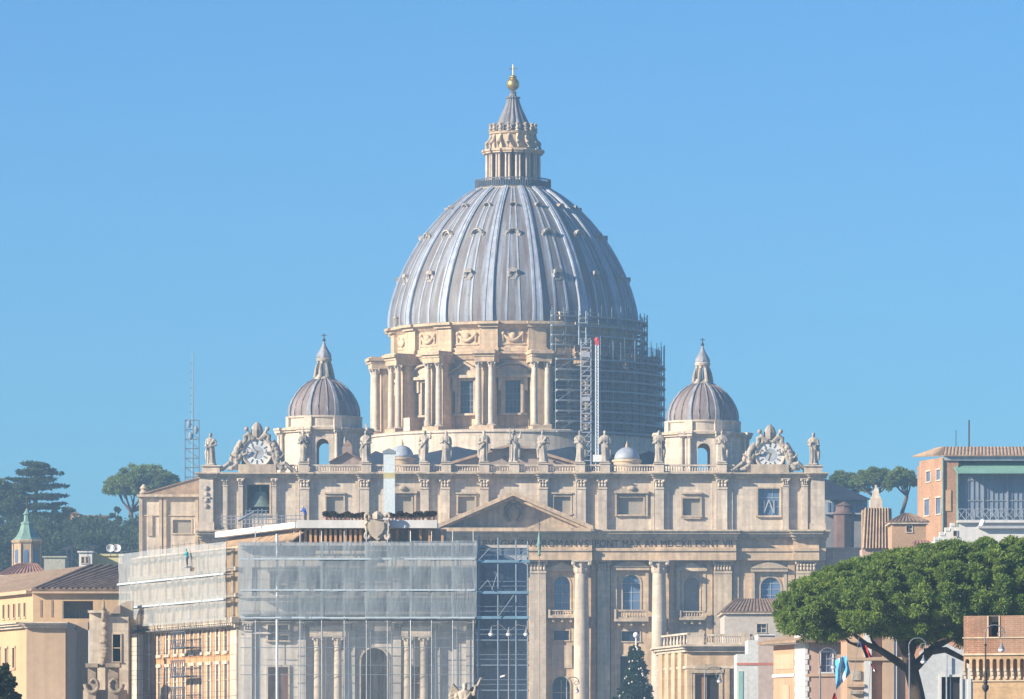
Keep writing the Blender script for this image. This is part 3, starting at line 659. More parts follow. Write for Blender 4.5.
# ------------------------------------------------------------------ the great dome
D = Fr(1250.0); DS = D.s; DC = (D.X(513), D.Y)
def dz(v): return D.Z(v)
def at_ang(a): return Matrix.Translation((DC[0], DC[1], 0)) @ Matrix.Rotation(a, 4, 'Z')
def lead_dome(name, base, pale, dark, cx, cy, nfreq, streakz=.06):
    m = mat(name, base, .6, .1, .4, fine=.1); nt = m.node_tree; N = nt.nodes; L = nt.links; b = N['Principled BSDF']
    cur = b.inputs['Base Color'].links[0].from_socket
    geo = N.new('ShaderNodeNewGeometry'); sp = N.new('ShaderNodeSeparateXYZ'); L.new(geo.outputs['Position'], sp.inputs[0])
    def mth(op, a, c):
        k = N.new('ShaderNodeMath'); k.operation = op
        for i, q in enumerate((a, c)):
            if q is None: continue
            if isinstance(q, (int, float)): k.inputs[i].default_value = q
            else: L.new(q, k.inputs[i])
        return k.outputs[0]
    ang = mth('ARCTAN2', mth('SUBTRACT', sp.outputs[0], cx), mth('SUBTRACT', cy, sp.outputs[1]))
    def streaky(fq, zq, lo, hi, A, B, amt=1.):
        nonlocal cur
        cb = N.new('ShaderNodeCombineXYZ'); L.new(mth('MULTIPLY', ang, fq), cb.inputs[0]); L.new(mth('MULTIPLY', sp.outputs[2], zq), cb.inputs[1])
        n = N.new('ShaderNodeTexNoise'); n.inputs['Scale'].default_value = 1; n.inputs['Detail'].default_value = 4; L.new(cb.outputs[0], n.inputs[0])
        r = N.new('ShaderNodeMapRange'); r.inputs[1].default_value = lo; r.inputs[2].default_value = hi; r.inputs[4].default_value = amt; L.new(n.outputs[0], r.inputs[0])
        x = N.new('ShaderNodeMix'); x.data_type = 'RGBA'; L.new(r.outputs[0], x.inputs[0]); L.new(cur, x.inputs[6]); x.inputs[7].default_value = (*B, 1); cur = x.outputs[2]
    streaky(nfreq, streakz, .5, .62, None, pale, .65)
    streaky(nfreq*.8+3, streakz*2.2, .52, .66, None, dark, .75)
    streaky(nfreq*3, .9, .58, .7, None, tuple(x*.8 for x in dark), .6)
    L.new(cur, b.inputs['Base Color'])
    return m
LEADD = lead_dome('great_dome_lead', (.172, .164, .168), (.31, .35, .415), (.145, .10, .085), DC[0], DC[1], 22)
LEADR = mat('rib_lead', (.36, .40, .465), .55, .12, .5, streak=.25, stain=(.2, .18, .18), stain_amt=.4)
dome = thing('great_dome', 'huge ribbed grey lead dome with columned drum and lantern', 'dome', (DC[0], DC[1], dz(454)))
# stylobate ring and drum
sty = MB().lathe([(135*DS, dz(475)), (147*DS, dz(475)), (147*DS, dz(441.0)), (149*DS, dz(440.0)), (149*DS, dz(438.0)), (146*DS, dz(437.0)), (112*DS, dz(437.0))], DC, 96)
sty.build('stylobate', STONEP, dome, 30)
drum = MB().lathe([(117*DS, dz(436.8)), (117*DS, dz(433)), (115*DS, dz(432)), (115*DS, dz(374)), (117*DS, dz(373)), (117*DS, dz(368)), (119*DS, dz(367)), (121*DS, dz(363)), (123*DS, dz(362)), (123*DS, dz(360)), (116*DS, dz(359.5))], DC, 96)
drum.build('drum', STONEW, dome, 30)
at_ = MB().lathe([(121*DS, dz(359.6)), (121*DS, dz(356)), (118.6*DS, dz(355)), (118.6*DS, dz(338)), (121*DS, dz(336)), (123*DS, dz(334)), (126.5*DS, dz(333)), (126.5*DS, dz(330.5)), (122*DS, dz(329.5))], DC, 96)
at_.build('drum_attic', STONEW, dome, 30)
PR = [(329.8, 124), (322, 124.2), (310, 122.6), (295, 118.6), (280, 113), (265, 106), (250, 97.5), (235, 87.2), (220, 74.5), (208, 62), (198, 49.5), (192, 40), (189.5, 36)]
def r_at(v):
    for (v0, r0), (v1, r1) in zip(PR, PR[1:]):
        if v1 <= v <= v0:
            f = (v0-v)/(v0-v1); return r0+(r1-r0)*f
    return PR[-1][1]
# finer profile through Catmull-Rom
def cr(p0, p1, p2, p3, t): return .5*((2*p1)+(-p0+p2)*t+(2*p0-5*p1+4*p2-p3)*t*t+(-p0+3*p1-3*p2+p3)*t**3)
FP = []
for i in range(len(PR)-1):
    q = [PR[max(0, i-1)], PR[i], PR[i+1], PR[min(len(PR)-1, i+2)]]
    for k in range(4): FP.append((cr(*[w_[0] for w_ in q], k/4), cr(*[w_[1] for w_ in q], k/4)))
FP.append(PR[-1])
MB().lathe([(r*DS, dz(v)) for v, r in FP], DC, 128).build('shell', LEADD, dome, 60)
# ribs with their two edge rolls, and flat seams in each panel
def strip(b, a, w0, w1, o0, o1, off=0.):
    """a band following the shell at angle a: half-widths in px, height o above the shell"""
    n = len(FP); M_ = at_ang(a); vs = []
    for i, (v, r) in enumerate(FP):
        f = i/(n-1); w_ = (w0+(w1-w0)*f)*DS; o = (o0+(o1-o0)*f)*DS; z = dz(v); x = off*(1-f*.55)*DS*r/124
        v2, r2 = FP[min(n-1, i+1)]; v1_, r1 = FP[max(0, i-1)]
        t = Vector((0, -(r2-r1), (v1_-v2))).normalized(); nn = Vector((0, -t.z, -t.y*-1 if False else t.y))
        nn = Vector((0, -t.z, t.y)) if True else nn
        if nn.y > 0: nn = -nn
        bse = Vector((0, -math.sqrt(max(0, (r*DS)**2-x*x)), z)); q = bse+nn*o; bi = bse-nn*.3
        vs += [M_ @ Vector((x-w_, bi.y, bi.z)), M_ @ Vector((x-w_, q.y, q.z)), M_ @ Vector((x+w_, q.y, q.z)), M_ @ Vector((x+w_, bi.y, bi.z))]
    fs = [(4*i+j, 4*i+j+1, 4*i+5+j, 4*i+4+j) for i in range(n-1) for j in range(3)]+[(0, 3, 2, 1), (4*n-4, 4*n-3, 4*n-2, 4*n-1)]
    b.add(vs, fs)
sm_ = MB()
for k in range(16):
    a = R(11.25+22.5*k); b = MB()
    strip(b, a, 5.2, 2.8, 1.9, 1.2); strip(b, a, 1.1, .6, 2.5, 1.7, -3.9); strip(b, a, 1.1, .6, 2.5, 1.7, 3.9)
    b.build('rib', LEADR, dome, 40)
    for off in (-7, 7): strip(sm_, a+R(11.25), 1.1, .5, .5, .35, off)
sm_.build('lead_seam', LEADR, dome, 40)
DORM = mat('dormer_stone', (.38, .34, .30), .85, .2, .5, streak=.3)
# dormers, three rows
def dormer(a, v, w, h, kind):
    r = r_at(v)*DS; M_ = at_ang(a); s = DS; b = MB(M_); z0 = dz(v)-h*s/2; z1 = dz(v)+h*s/2; out = r+(.3 if kind == 0 else .05); hw = w*s/2
    cut = r_at(v-h*.7)*DS-1.0
    ring = []
    N_ = 14
    rr = min(hw, h*s/2)*.62
    if kind == 0:
        b.box(-hw*.75, -hw*.4, -out, -cut, z0, z1); b.box(hw*.4, hw*.75, -out, -cut, z0, z1)
        b.box(-hw, hw, -out-.35, -cut, z1, z1+.45); b.box(-hw*.8, hw*.8, -out-.2, -cut, z0-.4, z0)
        b.prism([(hw*math.cos(math.pi*k/8), z1+.45+h*s*.32*math.sin(math.pi*k/8)) for k in range(9)], -out-.3, -cut)
        for sg in (-1, 1): b.path([(sg*hw*.85, -out, z1), (sg*hw*1.05, -out+.2, (z0+z1)/2), (sg*hw*.95, -out+.1, z0)], [.25, .3, .35], 6)
        pane = MB(M_).box(-hw*.4, hw*.4, -out+.5, -out+.6, z0, z1)
    else:
        zc = dz(v)
        for k in range(N_):
            q0, q1 = 2*math.pi*k/N_, 2*math.pi*(k+1)/N_
            b.prism([(p_*math.cos(t), zc+p_*math.sin(t)) for p_, t in ((rr, q0), (rr*1.55, q0), (rr*1.55, q1), (rr, q1))], -out-.1, -cut)
        for k in range(5):
            q0, q1 = math.pi*(k+.5)/6, math.pi*(k+1.5)/6
            b.prism([(p_*math.cos(t), zc+p_*math.sin(t)) for p_, t in ((rr*1.56, q0), (rr*1.95, q0), (rr*1.95, q1), (rr*1.56, q1))], -out-.5, -cut)
        if kind == 1:
            for sg in (-1, 1): b.path([(sg*rr*1.7, -out, zc+rr*.9), (sg*rr*2.1, -out, zc), (sg*rr*1.5, -out, zc-rr*1.2)], [.3, .35, .3], 6)
        pane = MB(M_).prism([(rr*1.01*math.cos(2*math.pi*k/N_), zc+rr*1.01*math.sin(2*math.pi*k/N_)) for k in range(N_)], -out+.35, -out+.45)
    o = b.build('dormer', DORM, dome, 40); pane.build('pane', DARK, o)
for k in range(16):
    a = R(22.5*k)
    dormer(a, 284, 8, 5.5, 0); dormer(a, 242, 13.5, 10.5, 1); dormer(a, 212, 8.5, 7, 2)
    lo = MB(at_ang(a)); r = r_at(323)*DS; lo.box(-.55, -.3, -r-.5, -r+1, dz(328), dz(322)); lo.box(.3, .55, -r-.5, -r+1, dz(328), dz(322)); lo.box(-.7, .7, -r-.7, -r+1.2, dz(322), dz(320.6)); lo.build('skylight', STONE, dome) if k % 3 == 1 else None
# drum attic: piers over the buttresses, garlands between
for k in range(16):
    a = R(11.25+22.5*k); M_ = at_ang(a)
    b = MB(M_).box(-9*DS, 9*DS, -122.5*DS, -112*DS, dz(356), dz(336)); b.box(-10*DS, 10*DS, -125.5*DS, -112*DS, dz(335.9), dz(333)); b.box(-11*DS, 11*DS, -129*DS, -112*DS, dz(332.95), dz(330.45)); b.box(-10*DS, 10*DS, -124*DS, -112*DS, dz(359.5), dz(356.1))
    b.build('attic_pier', STONEW, dome)
    M2 = at_ang(R(22.5*k)); g_ = MB(M2); pts = []
    for q in range(13):
        f = q/12*2-1; x = f*9.5*DS; pts.append((x, -math.sqrt((119.4*DS)**2-x*x), dz(342)-(1-f*f)*6.5*DS))
    g_.path(pts, [.16+.34*(1-abs(q/6-1)**2) for q in range(13)], 7)
    for q in (0, 12): g_.ball(pts[q], .42, 7, 5); g_.path([pts[q], (pts[q][0], pts[q][1], pts[q][2]-1.6)], [.3, .15], 5)
    g_.ball((0, -119.4*DS, dz(344.5)), (.8, .5, .8), 8, 6); g_.box(-12*DS, 12*DS, -119.3*DS, -117*DS, dz(353), dz(352))
    g_.build('garland', STONEW, dome, 60)
    # buttress with its pair of columns
    b = MB(M_).box(-7.5*DS, 7.5*DS, -134*DS, -112*DS, dz(437.0), dz(371)); b.box(-9.5*DS, 9.5*DS, -146*DS, -112*DS, dz(437.1), dz(433.5))
    b.box(-10*DS, 10*DS, -145*DS, -112*DS, dz(371), dz(366)); b.box(-10.4*DS, 10.4*DS, -146*DS, -112*DS, dz(366.02), dz(363.4)); b.box(-11.6*DS, 11.6*DS, -148.4*DS, -112*DS, dz(363.38), dz(360.6)); b.box(-10*DS, 10*DS, -146*DS, -112*DS, dz(360.6), dz(359.3))
    bo = b.build('buttress', STONEW, dome)
    for sg in (-1, 1):
        c = M_ @ Vector((sg*6.4*DS, -140.5*DS, 0)); column(bo, c.x, c.y, 3.15*DS, dz(433.4), dz(371), STONEP, 5.6*DS, 16)
    # windows of the drum
    wv0, wv1 = 388, 420; hw = 7.4*DS; y = -115.6*DS
    b = MB(M2); 
    b.box(-hw-.9, -hw, y-.9, y+.4, dz(wv1), dz(wv0)); b.box(hw, hw+.9, y-.9, y+.4, dz(wv1), dz(wv0)); b.box(-hw-1.1, hw+1.1, y-.9, y+.6, dz(wv0), dz(wv0-2.6)); b.box(-hw-1.3, hw+1.3, y-1.1, y+.4, dz(wv1+2), dz(wv1))
    for sg in (-1, 1): b.box(sg*(hw+1.0)-.45, sg*(hw+1.0)+.45, y-1.3, y+.3, dz(wv1-22), dz(wv0-2.6))
    zz = dz(wv0-2.6); W_ = hw+2.1
    b.box(-W_, W_, y-2.0, y+.3, zz, zz+.6)
    if k % 2: ptz = [(-W_, zz+.6), (W_, zz+.6), (0, zz+2.7)]
    else: ptz = [(-W_, zz+.6)]+[(W_*math.cos(math.pi*q/10), zz+.62+2.0*math.sin(math.pi*q/10)) for q in range(11)]
    b.prism(ptz, y-1.2, y+.3)
    if k % 2:
        for sg in (-1, 1): b.prism([(sg*(W_+.2), zz+.6), (sg*(W_+.2), zz+1.0), (0, zz+3.3), (0, zz+2.8)][::(1 if sg < 0 else -1)][::-1], y-1.9, y+.2)
    else:
        for q in range(10):
            t0, t1 = math.pi*q/10, math.pi*(q+1)/10
            b.prism([(W_*f_*math.cos(t), zz+.62+2.2*f_*math.sin(t)) for f_, t in ((1., t0), (1.15, t0), (1.15, t1), (1., t1))], y-1.9, y+.2)
    wo = b.build('window', STONE, dome)
    MB(M2).box(-hw-.02, hw+.02, y-.15, y-.05, dz(wv1), dz(wv0)).build('pane', GLASS, wo)
    g_ = MB(M2)
    for q in range(1, 4): g_.box(-hw+2*hw*q/4-.08, -hw+2*hw*q/4+.08, y-.28, y-.16, dz(wv1), dz(wv0))
    for q in range(1, 5): g_.box(-hw, hw, y-.27, y-.17, dz(wv1)+(dz(wv0)-dz(wv1))*q/5-.08, dz(wv1)+(dz(wv0)-dz(wv1))*q/5+.08)
    g_.build('glazing_bar', STEELD, wo)
    if k % 2 == 0: MB(M2).box(-.9, .9, -148*DS, -146.2*DS, dz(437.0), dz(424)).build('vent_pipe', STONEP, dome) if k in (14, 12) else None
def lz(v): return D.Z(v+1.8)
# lantern
la = MB().lathe([(36*DS, lz(190)), (38*DS, lz(189.5)), (38.5*DS, lz(188)), (36.5*DS, lz(187.2)), (30*DS, lz(187))], DC, 48); la.build('lantern_base', STONEW, dome, 40)
rl = MB().lathe([(37.4*DS, lz(187.2)), (37.8*DS, lz(187.2)), (37.8*DS, lz(186.6)), (37.4*DS, lz(186.6))], DC, 48, caps=False).lathe([(37.3*DS, lz(179.4)), (38*DS, lz(179.4)), (38*DS, lz(178.4)), (37.3*DS, lz(178.4)), (37.3*DS, lz(179.4))], DC, 48, caps=False)
for i in range(96):
    a = 2*math.pi*i/96; x, y = DC[0]+37.6*DS*math.sin(a), DC[1]-37.6*DS*math.cos(a); rl.box(x-.09, x+.09, y-.09, y+.09, lz(187), lz(179))
rl.lathe([(37.0*DS, lz(187.2)), (37.0*DS, lz(181))], DC, 48, caps=False)
rl.build('gallery_railing', STEELD, dome)
core = MB()
for k in range(16):
    a = R(22.5*k+11.25); M_ = at_ang(a)
    core.M = M_; core.box(-3.1*DS, 3.1*DS, -22.5*DS, -17.5*DS, lz(187), lz(152)); core.box(-1.0*DS, 1.0*DS, -26.5*DS, -22*DS, lz(187), lz(152))
core.M = None
core.lathe([(17*DS, lz(187)), (17*DS, lz(152))], DC, 32)
core.build('lantern_core', mat('lantern_stone', (.40, .25, .17), .9, .2, .4, streak=.2), dome)
for k in range(16):
    M_ = at_ang(R(22.5*k+11.25))
    for sg in (-1, 1):
        c = M_ @ Vector((sg*1.75*DS, -26.6*DS, 0)); column(dome, c.x, c.y, 1.25*DS, lz(187), lz(153), STONEP, 2.6*DS, 10, 'lantern_column')
    b = MB(M_).box(-4.4*DS, 4.4*DS, -30*DS, -18*DS, lz(153), lz(151)); b.box(-5*DS, 5*DS, -31.2*DS, -18*DS, lz(150.98), lz(149)); b.build('lantern_cornice', STONEW, dome)
b = MB().lathe([(27*DS, lz(153)), (27.5*DS, lz(150.5)), (28.5*DS, lz(149.5)), (27*DS, lz(148.5)), (21.5*DS, lz(147.5)), (21.5*DS, lz(134)), (23.5*DS, lz(133)), (24*DS, lz(131)), (17*DS, lz(130))], DC, 48); b.build('lantern_attic', STONEW, dome, 40)
for k in range(16):
    M_ = at_ang(R(22.5*k+11.25)); b = MB(M_)
    b.path([(0, -27.5*DS, lz(147.5)), (0, -27*DS, lz(143)), (0, -23.5*DS, lz(139)), (0, -22.5*DS, lz(134))], [.34, .45, .36, .3], 7)
    c = M_ @ Vector((0, -22.6*DS, 0)); b.M = None
    b.lathe([(.55, lz(131)), (.3, lz(129.5)), (.5, lz(128)), (.24, lz(126)), (.34, lz(124.5)), (.5, lz(123.6)), (.1, lz(122.2))], (c.x, c.y), 8)
    b.build('candelabrum', STONE, dome, 50)
b = MB().lathe([(17.5*DS, lz(130.2)), (17*DS, lz(125)), (14.5*DS, lz(122)), (11.5*DS, lz(115)), (8.5*DS, lz(108)), (6.2*DS, lz(101)), (5.4*DS, lz(97)), (6.6*DS, lz(96.6)), (6.6*DS, lz(95.4)), (3.6*DS, lz(95)), (2.6*DS, lz(91)), (3.4*DS, lz(90.4)), (1.5*DS, lz(89))], DC, 64, mod=lambda a, z: 1+.13*abs(math.cos(8*a)))
b.build('spire', mat('spire_lead', (.20, .19, .20), .6, .2, .6, streak=.4), dome, 40)
for k in range(16):
    M_ = at_ang(R(22.5*k)); b = MB(M_).ball((0, -16.9*DS, lz(127)), (1.9*DS, .5, 2.2*DS), 8, 6); b.build('spire_window', DARK, dome, 60)
MB().ball((DC[0], DC[1], lz(82.5)), 6.4*DS, 24, 16).build('gilded_ball', GOLD, dome, 179)
cx_ = MB().tube((DC[0], DC[1], lz(77)), (DC[0], DC[1], lz(62.5)), .11, 6).tube((DC[0]-4.2*DS, DC[1], lz(67)), (DC[0]+4.2*DS, DC[1], lz(67)), .1, 6).ball((DC[0], DC[1], lz(75.6)), (.8, .8, .5), 8, 6); cx_.build('cross', GOLD, dome)
# ------------------------------------------------------------------ scaffold round the right of the drum
scf = thing('drum_scaffold', 'dense steel tube scaffold wrapped round the right side of the drum', 'scaffold', (DC[0]+27, DC[1]-14, dz(470)))
def ring_pt(a, r, z): return (DC[0]+r*DS*math.sin(a), DC[1]-r*DS*math.cos(a), z)
A0, A1 = R(16.5), R(118); NS = 17
DV = [440-10.1*i for i in range(8)]; UV = [354-9.4*i for i in range(4)]
for (rr, v0, v1) in ((146.5, 452, 350), (151.5, 452, 347), (130, 362, 320), (134.5, 362, 317)):
    for i in range(NS+1):
        a = A0+(A1-A0)*i/NS; jit = random.Random(i*7+int(rr)).uniform(-4, 3)
        if rr > 148 and i < 2: continue
        MB().tube(ring_pt(a, rr, dz(v0)), ring_pt(a, rr, dz(v1+jit)), .075, 5).build('standard', (STEELD, STEELB, STEELB)[(i+int(rr)) % 3], scf)
def arc_band(b, r0, r1, z0, z1, n=40, a0=A0, a1=A1):
    vs = []
    for i in range(n+1):
        a = a0+(a1-a0)*i/n; vs += [ring_pt(a, r0, z0), ring_pt(a, r1, z0), ring_pt(a, r1, z1), ring_pt(a, r0, z1)]
    fs = [(4*i+j, 4*i+(j+1) % 4, 4*i+4+(j+1) % 4, 4*i+4+j) for i in range(n) for j in range(4)]+[(0, 3, 2, 1), (4*n, 4*n+1, 4*n+2, 4*n+3)]
    b.add(vs, fs)
for v in DV:
    b = MB(); arc_band(b, 146, 152, dz(v), dz(v)+.3); b.build('deck', DECK, scf)
    l = MB()
    for h in (1.0,):
        arc_band(l, 151.3, 151.7, dz(v)+h, dz(v)+h+.08)
    l.build('guard_rail', STEELB, scf)
for v in UV:
    b = MB(); arc_band(b, 129.5, 135, dz(v), dz(v)+.3); b.build('deck', DECK, scf)
    l = MB()
    for h in (1.0,): arc_band(l, 134.3, 134.7, dz(v)+h, dz(v)+h+.08)
    l.build('guard_rail', STEELB, scf)
dg = MB()
for i in range(0, NS, 2):
    a, c = A0+(A1-A0)*i/NS, A0+(A1-A0)*(i+1)/NS
    for j in range(len(DV)-1):
        if (i//2+j) % 3 == 0: MB().tube(ring_pt(a, 151.8, dz(DV[j])), ring_pt(c, 151.8, dz(DV[j+1])), .05, 4).build('brace', STEELB, scf)
for i in range(NS+1):
    a = A0+(A1-A0)*i/NS
    for v in DV: dg.tube(ring_pt(a, 140 if v > 372 else 149, dz(v)-.1), ring_pt(a, 153.5, dz(v)-.1), .05, 4)
tag(dg.build('transom_tubes', STEELB, scf), kind='stuff')
n_ = MB(); arc_band(n_, 149, 149.05, dz(442), dz(352), 60, R(22), R(112)); n_.build('drum_shade_veil', SHADE_VEIL, scf)  # added dark veil round the right of the drum, painting in its shade
# hoist tower on the scaffold
ht = thing('hoist_tower', 'pale lattice stair and hoist tower left of the slim crane mast', 'scaffold tower', P(586, 470, 1213)); H_ = Fr(1213.0)
b = MB()
for u in (581, 591):
    for dd in (0, 2): b.tube(P(u, 470, H_.Y+dd), P(u, 340, H_.Y+dd), .12, 5)
b.build('tower_post', STEEL, ht)
for i in range(13):
    v = 460-9.4*i; q = MB().p(H_, 580.5, 591.5, v, v+.9, -.1, 2.1); q.tube(P(581, v, H_.Y-.12), P(591, v-9.4, H_.Y-.12), .1, 4); q.tube(P(581, v-4.5, H_.Y-.1), P(591, v-4.5, H_.Y-.1), .09, 4); q.build('landing', STEEL, ht)
MB().p(H_, 582, 590, 352, 357, -.2, 1.8).build('hoist_cage', STEEL, ht); MB().p(H_, 582, 590, 397, 401, -.25, 1.8).build('hoist_cage', STEEL, ht)
sk = MB()
for u in (579, 586): sk.tube(P(u, 345, H_.Y+1), P(u, 311, H_.Y+3), .1, 5)
for k in range(4): v = 318+7*k; sk.tube(P(577.5, v, H_.Y+2), P(588, v, H_.Y+2), .1, 5)
sk.p(H_, 578, 587, 322, 323, 1, 3); sk.build('stair_frame', STEELB, ht)
cm = thing('crane_mast', 'slender white lattice crane mast with red tip in front of the drum', 'crane', P(597, 470, 1206)); K = Fr(1206.0)
b = MB()
for u in (595.6, 598.4):
    for dd in (0, .55): b.tube(P(u, 475, K.Y+dd), P(u, 344, K.Y+dd), .11, 5)
for i in range(42):
    v = 474-3.1*i; b.tube(P(595.6, v, K.Y-.01), P(598.4, v-3.1, K.Y-.01), .075, 4); b.tube(P(595.6, v, K.Y-.01), P(598.4, v, K.Y-.01), .075, 4)
b.build('lattice_mast', mat('white_mast_paint', (.62, .66, .68), .5, .05, 1), cm)
MB().p(K, 595, 599, 340, 345, -.1, .7).ball(P(597, 339.6, K.Y+.3), .5, 8, 6).build('red_tip', mat('signal_red', (.6, .05, .05), .5, .05), cm)
MB().p(K, 593, 601, 455, 462, -1, 1.2).build('counterweight', SHEET, cm)
# ------------------------------------------------------------------ nave roof and crossing below the drum
nr = thing('nave_roof', 'dark lead roofs and brown gable below the drum behind the statues', 'roof', P(513, 500, 1150)); W_ = Fr(1125.0)
b = MB()
zr, ze = W_.Z(446), W_.Z(466.5); xl, xr = W_.X(446), W_.X(580)
b.hprism([(xl, 1125), (xr, 1125), (xr, 1222), (xl, 1222)], 40, ze-.02)
b.build('nave_wall', mat('nave_brown_wall', (.22, .17, .14), .9, .2, .3), nr)
b = MB(); xm = (xl+xr)/2
b.add([(xl, 1125.2, ze), (xr, 1125.2, ze), (xm, 1125.2, zr), (xl, 1215, ze), (xr, 1215, ze), (xm, 1215, zr)], [(0, 1, 2), (5, 4, 3), (0, 2, 5, 3), (1, 4, 5, 2)]); b.build('gable', mat('gable_brick', (.30, .24, .20), .9, .2, .3), nr)
b = MB()
for sg, xe in ((-1, xl-.8), (1, xr+.8)):
    b.prism([(xm, zr+.05), (xm, zr+.55), (xe, ze+.35), (xe, ze-.15)][::sg], 1124, 1216)
b.build('roof_covering', TILEO, nr)
b = MB().p(W_, 490, 536, 449, 450.2, -1.5, 0).p(W_, 503, 506, 456, 460, -.3, 0).p(W_, 520, 523, 456, 460, -.3, 0).p(W_, 553, 556, 461, 463, -.4, 0); b.build('gable_vent', DARK, nr)
cb_ = MB()
Rr = 146*DS
oct_ = [(DC[0]+Rr*1.03*math.sin(R(22.5+45*k)), DC[1]-Rr*1.03*math.cos(R(22.5+45*k))) for k in range(8)]
cb_.hprism(oct_[::1], 40, dz(457)); cb_.build('crossing_block', DLEAD, nr)
sl = MB(); sl.lathe([(190*DS, dz(478)), (147.5*DS, dz(454))], DC, 8, R(22.5), R(22.5)+2*math.pi); sl.build('crossing_roof', DLEAD, nr)
# ------------------------------------------------------------------ side domes
LEADS = mat('brown_stained_lead', (.215, .165, .155), .65, .15, .8, streak=.3, stain=(.36, .33, .33), stain_amt=.6)
RIBS = mat('side_rib_lead', (.27, .275, .30), .6, .2, .6, streak=.3)
def side_dome(uc, dv, label):
    S = Fr(1150.0); s = S.s; c = (S.X(uc), S.Y)
    t = thing('side_dome', label, 'dome', (c[0], c[1], S.Z(500)))
    def z(v): return S.Z(v+dv)
    ap = 43*s; hw = ap*math.tan(R(22.5))
    body = MB()
    for k in range(8):
        body.M = Matrix.Translation((c[0], c[1], 0)) @ Matrix.Rotation(R(45*k), 4, 'Z')
        if k % 2 == 0: body.wall(-hw, hw, z(500), z(434), -ap, 3*s, [(-6.3*s, 6.3*s, z(468), z(441), True)])
        else: body.box(-hw, hw, -ap, -ap+3*s, z(500), z(434))
    body.M = None
    body.build('octagon_body', STONEP, t)
    fl = MB().lathe([(44*s, z(500)), (44*s, z(468.5))], c, 8, R(22.5), R(22.5)+2*math.pi); fl.build('octagon_floor', STONE, t)
    cn = MB()
    for k, (r0, v0, v1) in enumerate(((46.4, 434.02, 432), (48.5, 431.98, 429.5))): cn.lathe([(34*s, z(v0)), (r0*s*1.06, z(v0)), (r0*s*1.06, z(v1)), (34*s, z(v1))], c, 8, R(22.5), R(22.5)+2*math.pi)
    cn.build('octagon_cornice', STONE, t)
    for k in range(8):
        M_ = Matrix.Translation((c[0], c[1], 0)) @ Matrix.Rotation(R(45*k+22.5), 4, 'Z')
        for dx in (-4.2, 4.2):
            q = M_ @ Vector((dx*s, -46.5*s, 0)); column(t, q.x, q.y, 1.9*s, z(470), z(434.3), STONEP, 4.2*s, 12, 'pier_column')
        p_ = MB(M_).box(-7.5*s, 7.5*s, -50*s, -42*s, z(434.2), z(431.6)); p_.box(-8.2*s, 8.2*s, -51*s, -42*s, z(431.58), z(429.3)); p_.build('pier_block', STONEP, t); MB(M_).box(-7*s, 7*s, -49*s, -41*s, z(500), z(470)).build('pier_base', STONEP, t)
    up = MB().lathe([(40*s, z(429.5)), (38.5*s, z(428)), (37*s, z(427.5)), (37*s, z(420)), (38.6*s, z(419)), (38.6*s, z(417.4)), (35*s, z(417))], c, 48)
    for k in range(8):
        up.M = Matrix.Translation((c[0], c[1], 0)) @ Matrix.Rotation(R(45*k+22.5), 4, 'Z'); up.box(-4*s, 4*s, -39.4*s, -34*s, z(429), z(418.2))
    up.M = None
    up.build('upper_drum', STONEP, t, 40)
    prof = [(35.8, 417.2), (36, 413), (35, 407), (32.6, 401), (28.6, 394.5), (23, 388), (16, 382.5), (9, 379)]
    lm = lead_dome('side_dome_lead', (.205, .165, .155), (.36, .335, .34), (.13, .09, .085), c[0], c[1], 12, .12)
    sh_ = MB().lathe([(r*s, z(v)) for r, v in prof], c, 64)
    for k in range(24):
        if k % 3 == 0: continue
        a = R(15*k+22.5); sh_.path([(c[0]+(r*s+.02)*math.sin(a), c[1]-(r*s+.02)*math.cos(a), z(v)) for r, v in prof], .14, 4)
    sh_.build('shell', lm, t, 60)
    for k in range(8):
        M_ = Matrix.Translation((c[0], c[1], 0)) @ Matrix.Rotation(R(45*k+22.5), 4, 'Z'); b = MB(M_)
        for j in range(len(prof)-1):
            (r0, v0), (r1, v1) = prof[j], prof[j+1]; w0, w1 = (2.3-1.5*j/7)*s, (2.3-1.5*(j+1)/7)*s
            b.add([(-w0, -r0*s-.28, z(v0)), (w0, -r0*s-.28, z(v0)), (w1, -r1*s-.28, z(v1)+.15), (-w1, -r1*s-.28, z(v1)+.15), (-w0, -r0*s+.3, z(v0)), (w0, -r0*s+.3, z(v0)), (w1, -r1*s+.3, z(v1)-.2), (-w1, -r1*s+.3, z(v1)-.2)],
                  [(0, 1, 2, 3), (0, 3, 7, 4), (1, 5, 6, 2)])
        b.build('rib', RIBS, t)
    lb = MB().lathe([(11*s, z(379.5)), (9.5*s, z(377)), (8.5*s, z(376.5)), (8*s, z(375))], c, 24)
    for k in range(8):
        lb.M = Matrix.Translation((c[0], c[1], 0)) @ Matrix.Rotation(R(45*k+22.5), 4, 'Z')
        lb.box(-1.35*s, 1.35*s, -7*s, -4.4*s, z(376), z(359)); lb.path([(0, -10*s, z(378)), (0, -8.6*s, z(370)), (0, -7.2*s, z(364))], [.35, .3, .2], 6)
    lb.M = None
    lb.lathe([(4.4*s, z(363)), (7.6*s, z(361)), (8*s, z(359)), (7*s, z(358)), (6*s, z(357))], c, 24)
    lb.build('lantern', STATUE, t, 40)
    MB().lathe([(7.2*s, z(357.5)), (6.6*s, z(354)), (4.2*s, z(350)), (2.2*s, z(346)), (1.2*s, z(343)), (.9*s, z(341.5))], c, 24, mod=lambda a, zz: 1+.06*math.cos(8*a)).build('lantern_cap', RIBS, t, 50)
    MB().ball((c[0], c[1], z(340)), .32, 10, 8).tube((c[0], c[1], z(339)), (c[0], c[1], z(333.5)), .1, 5).tube((c[0]-.5, c[1], z(335.3)), (c[0]+.5, c[1], z(335.3)), .08, 5).build('ball_and_cross', IRON, t)
